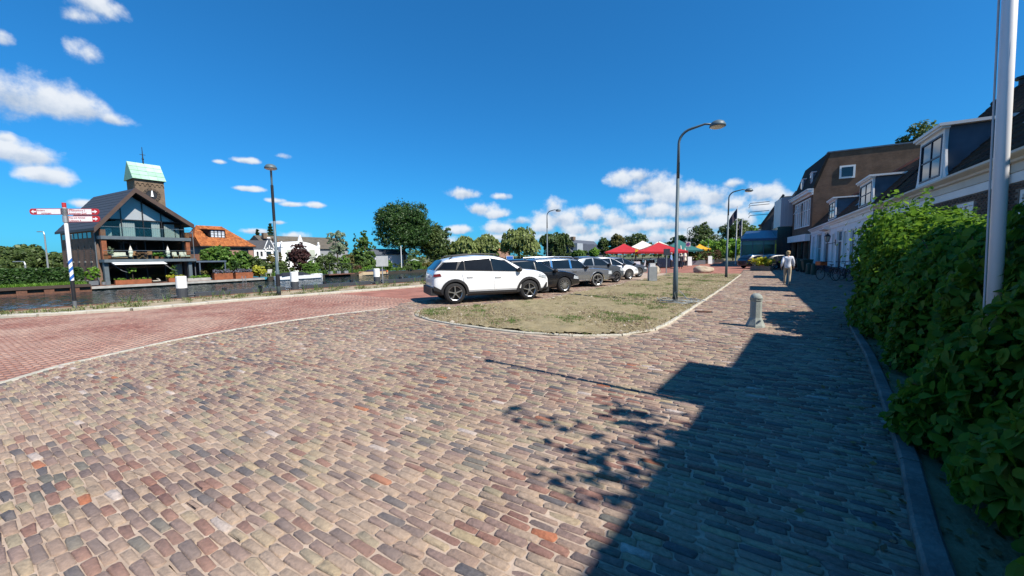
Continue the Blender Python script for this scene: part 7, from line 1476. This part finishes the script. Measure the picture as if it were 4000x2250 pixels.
# ------------------------------------------------------------------ terrace with parasols
redc = pm('red_canvas', (.40, .012, .02), .8, scale=2, var=.12); creamc = pm('cream_canvas', (.66, .62, .52), .85, scale=2, var=.06); greenc = pm('green_canvas', (.02, .13, .12), .85); yelc = pm('yellow_canvas', (.65, .32, .01), .85)
def parasol(x, y, hw, ze, zt, mat, lb, rz=0):
    o = root('parasol', lb, 'parasol', (x, y, 0), rz, 'open parasols on the terrace'); n = 5; vs = []; c = MB()
    cor = [(-hw, -hw), (hw, -hw), (hw, hw), (-hw, hw)]
    for e in range(4):
        a, b = Vector((*cor[e], ze)), Vector((*cor[(e + 1) % 4], ze)); vv = []; ff = []; ap = Vector((0, 0, zt))
        for i in range(n):
            t_ = i / n
            for j in range(9):
                u = j / 8; p = a.lerp(b, u).lerp(ap, t_); p.z -= .10 * math.sin(math.pi * t_) + .07 * math.sin(math.pi * u) * (1 - t_); vv.append(p)
        vv.append(ap)
        for i in range(n - 1):
            for j in range(8): ff.append((i * 9 + j, i * 9 + j + 1, i * 9 + 10 + j, i * 9 + 9 + j))
        for j in range(8): ff.append(((n - 1) * 9 + j, (n - 1) * 9 + j + 1, n * 9))
        o0 = len(vv)
        for j in range(9): p = a.lerp(b, j / 8); p.z -= .07 * math.sin(math.pi * j / 8) + .22 + .02 * math.sin(j * 2.2); vv.append(p)
        for j in range(8): ff.append((o0 + j, o0 + j + 1, j + 1, j))
        c.add(vv, ff)
    c.build('canopy', mat, o); m = MB(); m.tube([(0, 0, 0), (0, 0, zt + .1)], .04, 8); m.build('pole', greym, o); m = MB(); m.box(-.45, .45, -.45, .45, 0, .09); m.build('base', greym, o)
    for (a, b) in cor: m = MB(); m.bar((0, 0, zt - .06), (a * .97, b * .97, ze - .03), .03); m.build('rib', greym, o)
    return o
parasol(-14.6, 51.7, 2.45, 1.98, 3.05, redc, 'red parasol at the left end of the terrace', R(20)); parasol(-9.75, 49.5, 2.75, 1.95, 3.05, redc, 'red parasol in the middle of the terrace, before the green one', R(20))
parasol(-14.2, 60.3, 3.4, 2.0, 3.65, creamc, 'big cream parasol rising behind the two red parasols', R(18)); parasol(-12.3, 62.8, 3.2, 2.1, 3.6, creamc, 'cream parasol half hidden behind the middle red parasol', R(18))
parasol(-9.1, 60.5, 2.6, 2.15, 3.6, greenc, 'dark green parasol behind the lamp post', R(20)); parasol(-7.6, 72, 1.5, 2.35, 3.2, yelc, 'small yellow parasol farther along the terrace', R(20))
for i, (x, y, h, lb) in enumerate([(-8.1, 55.3, 2.75, 'tall closed cream parasol just right of the big lamp post'), (-7.75, 56.6, 2.4, 'closed cream parasol behind the tall closed one'), (-7.85, 65, 2.65, 'closed cream parasol right of the no parking sign'), (-7.45, 66.6, 2.5, 'closed cream parasol farthest right on the terrace')]):
    o = root('closed_parasol', lb, 'parasol', (x, y, 0), 0, 'closed cream parasols'); m = MB(); m.lathe([(.10, .55), (.24, .7), (.20, 1.1), (.27, 1.3), (.16, 1.75), (.10, h - .25), (.03, h)], n=9); m.build('canopy', creamc, o); m = MB(); m.tube([(0, 0, 0), (0, 0, .7)], .03, 8); m.build('pole', greym, o); m = MB(); m.box(-.3, .3, -.3, .3, 0, .07); m.build('base', greym, o)
dkw = pm('dark_wicker', (.03, .025, .022), .8, scale=20)
def chair(loc, rz, lb, mat=None, group='terrace chairs'):
    o = root('chair', lb, 'chair', loc, rz, group); mt = mat or dkw; m = MB(); m.box(-.24, .24, -.24, .24, .42, .47); m.build('seat', mt, o); m = MB(); m.prism([(-.23, -.24, .475), (.23, -.24, .475), (.21, -.30, .90), (-.21, -.30, .90)], (0, .035, 0)); m.build('backrest', mt, o)
    for a in (-.2, .2):
        for b in (-.2, .2): m = MB(); m.bar((a, b, 0), (a, b, .418), .035); m.build('leg', mt, o)
    return o
def table(loc, lb, group='terrace tables'):
    o = root('table', lb, 'table', loc, 0, group); m = MB(); m.box(-.4, .4, -.4, .4, .71, .75); m.build('tabletop', dkw, o); m = MB(); m.tube([(0, 0, .03), (0, 0, .708)], .035, 8); m.box(-.25, .25, -.25, .25, 0, .028); m.build('pedestal', blackm, o); return o
TL = ['at the left end', 'second from the left end', 'in front under the left parasol', 'between the two red parasols', 'nearest the dark screen', 'behind under the middle parasol', 'at the back under the left parasol', 'at the back left corner']
CLB = ['behind', 'in front of', 'right of']
def cl_(i, k): return 'dark cafe chair %s the cafe table %s' % (CLB[k], TL[i])
tb0 = None; q = random.Random(12)
for i, (x, y) in enumerate([(-15.6, 50.3), (-13.8, 50.6), (-12.2, 49.6), (-10.6, 48.6), (-9.0, 48.2), (-11.0, 51.2), (-13.0, 53), (-15.5, 53.4)]):
    if tb0 is None: tb0 = table((x, y, 0), 'dark square cafe table ' + TL[0]); c0 = chair((x, y + .75, 0), R(180), cl_(0, 0))
    else: copy_tree(tb0, loc=(x, y, 0), label='dark square cafe table ' + TL[i]); copy_tree(c0, loc=(x, y + .75, 0), rz=R(180 + q.uniform(-20, 20)), label=cl_(i, 0))
    copy_tree(c0, loc=(x + .1, y - .75, 0), rz=R(q.uniform(-20, 20)), label=cl_(i, 1)); copy_tree(c0, loc=(x + .75, y, 0), rz=R(90 + q.uniform(-15, 15)), label=cl_(i, 2))
for i, x in enumerate((-16.6, -15.0, -13.4)):
    o = root('wind_screen', ['glass wind screen at the left end of the terrace', 'glass wind screen in the middle under the left red parasol', 'glass wind screen nearest the parked cars'][i], 'wind screen', (x, 49.2 - i * .3, 0), R(-12), 'glass wind screens'); m = MB(); m.box(-.75, .75, -.01, .01, .15, 1.5); m.build('glass', railg if 'railg' in globals() else glr, o)
    for s_ in (-.77, .77): m = MB(); m.box(s_ - .025, s_ + .025, -.03, .03, 0, 1.55); m.build('post', greym, o)
o = root('dark_screen', 'dark blue canvas screen at the terrace entrance behind the man', 'screen', (-8.0, 47.3, 0), R(20))
for k in range(3): m = MB(); m.box(-1.4 + k * .95, -.5 + k * .95, -.02, .02, .1, 1.12); m.build('panel', navy, o); m = MB(); m.box(-1.44 + k * .95, -1.41 + k * .95, -.03, .03, 0, 1.2); m.build('post', blackm, o)
for i, (x, y, lb) in enumerate([(-7.25, 57.4, 'white pavement board right of the closed parasols'), (-5.55, 67, 'white pavement board before the flower planters')]):
    o = root('pavement_board', lb, 'sign board', (x, y, 0), R(15), 'pavement boards'); m = MB(); m.prism([(-.28, -.3, 0), (.28, -.3, 0), (.28, -.04, 1.2), (-.28, -.04, 1.2)], (0, .03, 0)); m.build('front_board', white_p, o); m = MB(); m.prism([(-.28, .3, 0), (.28, .3, 0), (.28, .02, 1.2), (-.28, .02, 1.2)], (0, -.03, 0)); m.build('back_board', white_p, o)
bike((-11.7, 46.4, 0), R(15), 'black bicycle parked before the terrace, left one', group='bicycles by the terrace'); bike((-10.4, 46.2, 0), R(25), 'black bicycle parked before the terrace, middle one', group='bicycles by the terrace'); bike((-9.5, 46.0, 0), R(8), 'black bicycle parked before the terrace next to the dark screen', group='bicycles by the terrace')
sc_ = root('scooter', 'pale motor scooter parked between the bicycles before the terrace', 'scooter', (-10.9, 45.2, 0), R(20)); m = MB(); m.prism([(-.5, -.16, .55), (-.75, -.16, .78), (0, -.16, .80), (.05, -.16, .35), (.45, -.16, .35), (.55, -.16, .9), (.63, -.16, .9), (.58, -.16, .3), (-.3, -.16, .25)], (0, .32, 0)); m.build('body', pw, sc_); m = MB(); m.box(-.7, -.05, -.14, .14, .802, .88); m.build('seat', plastic, sc_); m = MB(); m.tube([(.52, -.32, 1.02), (.58, 0, 1.0), (.52, .32, 1.02)], .02, 6); m.build('handlebar', blackm, sc_)
for x in (-.5, .65): m = MB(); m.tube([(x, -.06, .23), (x, .06, .23)], .23, 14); m.build('wheel', rubber, sc_)
pot = pm('planter_dark', (.05, .05, .048), .8)
for i, (x, y, k_, lb) in enumerate([(-7.0, 59.5, 'bright', 'leafy planter right of the no parking sign'), (-7.4, 62.5, 'olive', 'planter with reddish and green plants along the terrace'), (-6.7, 64.2, 'mid', 'green planter in front of the closed parasols'), (-6.4, 67.8, 'copper', 'planter with red flowering plants beside the pavement board'), (-6.0, 70.5, 'bright', 'planter with bright plants beyond the red flowers'), (-5.4, 73.5, 'copper', 'planter with dark red plants near the street trees'), (-8.6, 63.8, 'lime', 'tall pale green planter behind the closed parasols'), (-8.9, 57.8, 'mid', 'green planter beside the tall closed parasol'), (-8.2, 60.6, 'red', 'planter with dark red plants behind the no parking sign'), (-9.8, 62, 'lime', 'bushy planter under the green parasol'), (-7.0, 69.2, 'olive', 'golden green planter left of the yellow parasol'), (-5.0, 76.5, 'bright', 'last green planter before the young street trees')]):
    o = root('planter', lb, 'planter', (x, y, 0), R(15), 'planters along the terrace'); m = MB(); m.box(-.75, .75, -.3, .3, 0, .6); m.build('pot', pot if i % 2 else alu, o); crown('plants', [(0, 0, 1.15, .95, .5, .6), (.4, 0, 1.7, .5, .4, .5), (-.5, .1, 1.45, .45, .35, .5)], 1100, .2, lm(k_), 300 + i, 'broad', o)
# ------------------------------------------------------------------ on the barn house deck and balcony
DZ = -1.05
def closed(loc, lb):
    o = root('closed_parasol', lb, 'parasol', loc, 0, 'closed parasols on the balcony'); m = MB(); m.lathe([(.06, .5), (.2, .65), (.16, .95), (.22, 1.1), (.1, 1.6), (.02, 1.85)], n=8); m.build('canopy', creamc, o); m = MB(); m.tube([(0, 0, 0), (0, 0, 2.0)], .025, 6); m.build('pole', greym, o)
bz = 1.76; xb = -60.25
closed((xb, 14.35, bz - .35), 'closed beige parasol beside the balcony table'); closed((xb, 17.65, bz - .35), 'closed beige parasol beside the balcony armchairs')
wood = pm('teak', (.28, .13, .055), .7, scale=5, var=.2); cush = pm('beige_cushion', (.50, .46, .38), .9)
o = root('sofa', 'low beige cushioned bench on the left of the balcony', 'sofa', (xb, 13.35, bz)); m = MB(); m.box(-.3, .3, -.65, .65, .12, .3); m.build('frame', wood, o); m = MB(); m.box(-.28, .3, -.62, .62, .302, .42); m.build('seat_cushion', cush, o); m = MB(); m.prism([(-.3, -.62, .422), (-.18, -.62, .422), (-.26, -.62, .78), (-.36, -.62, .76)], (0, 1.24, 0)); m.build('back_cushion', cush, o)
o = root('table', 'wooden cross legged table with chairs on the balcony', 'table', (xb, 15.25, bz)); m = MB(); m.box(-.35, .35, -.5, .5, .68, .73); m.build('tabletop', wood, o); m = MB(); m.bar((.3, -.42, 0), (.3, .42, .68), .05); m.bar((.3, .42, 0), (.3, -.42, .68), .05); m.bar((-.3, -.42, 0), (-.3, .42, .68), .05); m.bar((-.3, .42, 0), (-.3, -.42, .68), .05); m.build('leg', wood, o)
for y, rz_, lb in ((14.65, -90, 'wooden chair left of the cross legged balcony table'), (15.9, 90, 'wooden chair right of the cross legged balcony table')): chair((xb, y, bz), R(rz_), lb, wood, 'wooden balcony chairs')
for y, lb in ((18.3, 'beige armchair nearest the right balcony parasol'), (19.0, 'beige armchair in the middle of the balcony right side'), (19.5, 'beige armchair at the right end of the balcony')):
    o = root('armchair', lb, 'armchair', (xb, y, bz), 0, 'armchairs on the balcony'); m = MB(); m.box(-.25, .28, -.26, .26, .18, .26); m.bar((.25, -.25, 0), (.25, -.25, .5), .04); m.bar((.25, .25, 0), (.25, .25, .5), .04); m.build('frame', wood, o); m = MB(); m.box(-.22, .28, -.22, .22, .262, .38); m.build('seat_cushion', cush, o); m = MB(); m.prism([(-.25, -.22, .382), (-.12, -.22, .382), (-.22, -.22, .82), (-.33, -.22, .8)], (0, .44, 0)); m.build('back_cushion', cush, o)
def potplant(loc, lb, pw_, ph, kind, blobs, n=500, size=.14, mat=None, box=None):
    o = root('potted_plant', lb, 'plant', loc, 0); m = MB()
    if box: m.box(-box[0], box[0], -box[1], box[1], 0, ph)
    else: m.lathe([(pw_ * .75, 0), (pw_, ph * .9), (pw_ * 1.05, ph)], n=10)
    m.build('pot', mat or corten, o); crown('foliage', blobs, n, size, lm(kind), int(abs(loc[1] * 100)) % 997, 'broad', o, per=14)
    m = MB(); m.tube([(0, 0, ph * .8), (0, 0, blobs[0][2])], .03, 6); m.build('stem', bark, o)
potplant((xb, 12.55, bz), 'small olive tree in a rusty pot on the balcony left', .2, .42, 'silver', [(0, 0, 1.0, .3, .38, .4)])
potplant((xb, 16.55, bz), 'orange pot with white flowering plant on the balcony', .22, .3, 'lime', [(0, 0, .55, .25, .3, .2)], mat=pm('terracotta', (.40, .13, .05), .8)); potplant((xb, 17.05, bz), 'leafy green potted plant beside the orange flower pot', .2, .25, 'bright', [(0, 0, .5, .25, .35, .32)])
potplant((-59.3, 14.1, DZ), 'long rusty planter with grass and a small ball tree on the deck', .4, .5, 'lime', [(0, 0, 1.55, .3, .42, .3), (0, -1.0, .55, .22, .55, .14), (0, .2, .55, .22, .6, .14), (0, 1.1, .55, .22, .5, .14)], 900, box=(.3, 1.5))
potplant((-59.3, 17.9, DZ), 'rusty planter with cloud pruned tree and yellow green cushion plants', .4, .5, 'yellow', [(0, 0, .62, .3, .95, .22), (0, -.6, .6, .25, .4, .2)], 900, box=(.3, .75))
potplant((-59.25, 17.75, DZ + .3), 'cloud pruned dark green tree rising from the cushion plants', .15, .3, 'bright', [(0, 0, .8, .25, .42, .13), (0, .08, 1.1, .2, .32, .11), (0, -.05, 1.38, .18, .3, .1), (0, .05, 1.6, .15, .25, .09)], 900, .1)
potplant((-59.4, 20.2, DZ), 'low wall bench planted with yellow green shrubs on the deck', .4, .35, 'lime', [(0, -.4, .5, .25, .55, .2), (0, .6, .52, .25, .6, .22)], 700, box=(.22, 1.2), mat=palewood)
potplant((-59.6, 20.9, DZ), 'small bonsai like tree with rusty foliage beside the carport', .2, .5, 'olive', [(0, 0, 1.05, .3, .4, .25)], 400)
potplant((-59.2, 10.95, -.95), 'bamboo in a dark square pot at the house corner', .35, .45, 'lime', [(0, 0, 1.2, .4, .55, .6), (0, .1, 1.6, .3, .4, .4)], 700, .22, box=(.3, .35), mat=greym)
potplant((-59.0, 11.7, -.95), 'small grey pot beside the bamboo', .2, .3, 'mid', [(0, 0, .38, .14, .14, .08)], 60, .08, mat=alu)
potplant((-59.5, 22.85, DZ), 'large rusty steel planter with lavender beside the carport', .4, .82, 'lav', [(0, -.5, 1.05, .4, .6, .28), (0, .5, 1.05, .4, .6, .28), (.1, 0, .95, .4, 1.0, .18)], 1100, .16, box=(.4, 1.05))
potplant((-59.55, 25.3, DZ), 'rusty steel planter with lavender at the deck end', .4, .82, 'lav', [(0, -.5, 1.05, .4, .6, .28), (0, .5, 1.05, .4, .6, .28), (.1, 0, .95, .4, 1.0, .18)], 1100, .16, box=(.4, 1.05))
potplant((-60.9, 23.2, -.95), 'dark cloud pruned pine behind the first lavender planter', .2, .4, 'oak', [(0, 0, 1.3, .4, .7, .2), (0, .3, 1.8, .4, .55, .2), (0, -.25, 2.15, .35, .5, .2)], 1000, .16)
potplant((-60.9, 25.0, -.95), 'dark cloud pruned pine behind the second lavender planter', .2, .4, 'oak', [(0, 0, 1.2, .4, .8, .22), (0, .2, 1.7, .4, .7, .25), (0, -.1, 2.2, .35, .5, .22)], 1000, .16)
o = root('sun_lounger', 'low sun lounger with pale cushion on the deck', 'lounger', (-59.6, 16.3, DZ)); m = MB(); m.box(-.3, .3, -.5, .4, .15, .2); m.build('frame', blackm, o); m = MB(); m.box(-.28, .28, -.5, .2, .202, .28); m.prism([(-.28, .2, .21), (-.28, .2, .28), (-.28, -.0, .5), (-.28, -.04, .44)], (.56, 0, 0)); m.build('cushion', cush, o)
o = root('swim_ladder', 'small steel swim ladder hanging on the deck edge', 'ladder', (-58.38, 24.9, DZ)); m = MB()
for y in (-.2, .2): m.tube([(-.2, y, 0), (-.2, y, .35), (0, y, .35), (.04, y, -.5)], .025, 6)
for z in (-.1, -.3): m.tube([(.04, -.2, z), (.04, .2, z)], .02, 6)
m.build('rails', alu, o)
o = root('garden_chair', 'pale wooden slatted garden chair at the end of the deck', 'chair', (-58.6, 27.6 + .6, -.9), R(-40)); m = MB(); m.prism([(-.3, -.28, .35), (.35, -.28, .42), (.35, -.28, .46), (-.3, -.28, .39)], (0, .56, 0)); m.build('seat', palewood, o); m = MB(); m.prism([(-.3, -.28, .38), (-.25, -.28, .38), (-.62, -.28, 1.0), (-.67, -.28, .98)], (0, .56, 0)); m.build('backrest', palewood, o)
for y in (-.27, .27): m = MB(); m.bar((.33, y, 0), (.33, y, .55), .06); m.bar((-.35, y, 0), (-.2, y, .4), .06); m.build('leg', palewood, o)
# boats
def hull(o, L_, W_, h, mat, bow=1, nm='hull', z=0, sheer=.25):
    m = MB(); vs = []; n = 12
    for i in range(n + 1):
        t_ = i / n; u = t_ if bow > 0 else 1 - t_; w_ = W_ / 2 * min(1, .72 + u * .8) * math.sqrt(max(0.0, 1 - max(0, (u - .45) / .55) ** 2.4)); y = -L_ / 2 + L_ * t_; hh = h * (1 + sheer * u ** 3)
        for a, b in ((-1, hh), (-.92, .15), (-.45, -.22), (.45, -.22), (.92, .15), (1, hh)): vs.append((w_ * a, y, z + b))
    f = []
    for i in range(n):
        for j in range(5): a = i * 6 + j; f.append((a, a + 1, a + 7, a + 6))
    f += [(0, 5, 4, 3, 2, 1)]
    m.add(vs, f); return m.build(nm, mat, o)
o = root('covered_boat', 'white open boat under a black cover moored at the far garden', 'boat', (-56.4, 31.5, WZ)); hl = hull(o, 6.8, 2.1, .62, pm('boat_white', (.78, .79, .80), .3, var=.03))
m = MB(); m.add([(-.95, -3.1, .66), (.95, -3.1, .66), (1.0, 0.9, .66), (-1.0, .9, .66), (0, -2.5, 1.12), (0, .2, 1.12), (0, 1.6, .7)], [(0, 1, 4), (1, 2, 5, 4), (2, 6, 5), (3, 5, 6), (0, 4, 5, 3), (0, 3, 2, 1)]); m.build('cover', pm('boat_cover', (.012, .014, .02), .7), hl); m = MB(); m.box(-.7, .7, 1.7, 2.9, .63, .68); m.build('foredeck', MATS['boat_white'], hl)
o = root('wooden_boat', 'varnished wooden sloop with cream hull and blue cover on the far bank', 'boat', (-56.4, 44.2, WZ)); hl = hull(o, 5.6, 2.0, .62, pm('boat_cream', (.55, .42, .26), .4, var=.08), bow=-1)
m = MB(); vv = []
hb = hull(o, 5.66, 2.08, .12, wood, bow=-1, nm='rubbing_strake', z=.56); m = MB(); m.add([(-.85, -1.2, .68), (.85, -1.2, .68), (.85, 2.6, .66), (-.85, 2.6, .66), (0, -.9, 1.0), (0, 2.3, 1.0)], [(0, 1, 4), (1, 2, 5, 4), (2, 3, 5), (3, 0, 4, 5), (0, 3, 2, 1)]); m.build('cover', pm('blue_cover', (.015, .02, .05), .7), hl); m = MB(); m.ell((.9, 2.4, .6), .12, .12, .2, 8, 6); m.build('fender', pm('orange_fender', (.7, .12, .02), .5), hl)
o = root('jetty', 'dark steel framed jetty with planters on the far bank', 'jetty', (-57.3, 38.2, -1.1)); m = MB(); m.box(-.6, .9, -2.2, 2.4, .0, .12); m.build('deck', dwood, o)
for y in (-2.0, 0, 2.0): m = MB(); m.box(.75, .85, y - .05, y + .05, .121, 1.75); m.build('post', blackm, o)
m = MB(); m.box(.74, .86, -2.05, 2.05, 1.752, 1.83); m.build('rail', blackm, o)
for y in (-1.3, .2, 1.5): potplant((-57.6, 38.2 + y, -.97), ['square pale planter with clipped plant, left on the jetty', 'square pale planter with clipped plant, middle of the jetty', 'square pale planter with clipped plant, right on the jetty'][[-1.3, .2, 1.5].index(y)], .3, .42, 'silver', [(0, 0, .6, .3, .34, .22)], 220, .14, mat=alu, box=(.3, .36))
p = onX(1569, 1052, -58.6); o = root('white_mast', 'plain white mast on the far bank before the huge dark tree', 'mast', (p.x, p.y, -.95)); m = MB(); m.tube([(0, 0, 0), (0, 0, onX(1569, 960, -58.6).z + .95)], .07, 8); m.build('mast', white_p, o)
p = onX(1640, 1045, -62); hx = root('white_shed', 'pale garden house half hidden behind the huge dark tree', 'shed', (-68, p.y, -.95)); m = MB(); m.box(-3, 0, -7, 2, 0, 3.2); m.build('wall', pm('pale_shed', (.5, .5, .58), .8), hx); m = MB(); m.prism([(.3, -7.3, 3.1), (-1.5, -7.3, 4.4), (-3.3, -7.3, 3.1)], (0, 9.6, 0)); m.build('roof', MATS['slate_blue'], hx)
o = root('garden_parasol', 'small grey green garden parasol on the far bank', 'parasol', (-60, 57.5, -.95)); m = MB(); m.lathe([(1.2, 1.75), (.1, 2.15), (.01, 2.2)], n=8); m.build('canopy', pm('sage_canvas', (.25, .30, .26), .85), o); m = MB(); m.tube([(0, 0, 0), (0, 0, 1.9)], .03, 6); m.build('pole', white_p, o)
# far left: lamps, barrier, sandy ground
sheet('sand_patch', [(-57.65, -200), (-57.65, 3.6), (-64, 3.4), (-90, -20), (-90, -200)], -.925, pm('pale_sand', (.38, .31, .22), .95, scale=.4, var=.12))
for (px, top, X, lb, arm_) in ((172, 905, -72, 'tall pale street lamp in front of the far left trees', .6), (97, 1022, -66, 'short curved street lamp before the far left trees', 1.2)):
    p = onX(px, top, X); o = root('street_lamp', lb, 'street lamp', (p.x, p.y, -.93), R(200), 'street lamps'); h = p.z + .93; m = MB(); m.tube([(0, 0, 0), (0, 0, h - .3), (.1, 0, h - .05), (.3, 0, h), (arm_, 0, h + .02)], [.10, .07, .06, .05, .05], 8); m.build('pole', alu, o); m = MB(); m.box(arm_ - .1, arm_ + .45, -.1, .1, h - .03, h + .06); m.build('lamp_head', alu, o)
p = onX(46, 1108, -61); o = root('road_barrier', 'red and white striped road barrier board on the far left sand', 'barrier', (-61, p.y, -.92), R(80))
for k in range(5): m = MB(); m.box(-.28, .28, -.03, .03, .1 + k * .26, .1 + k * .26 + .258); m.build('stripe_panel', (signr, signw)[k % 2], o)
m = MB(); m.box(-.35, .35, -.2, .2, 0, .098); m.build('foot', blackm, o)
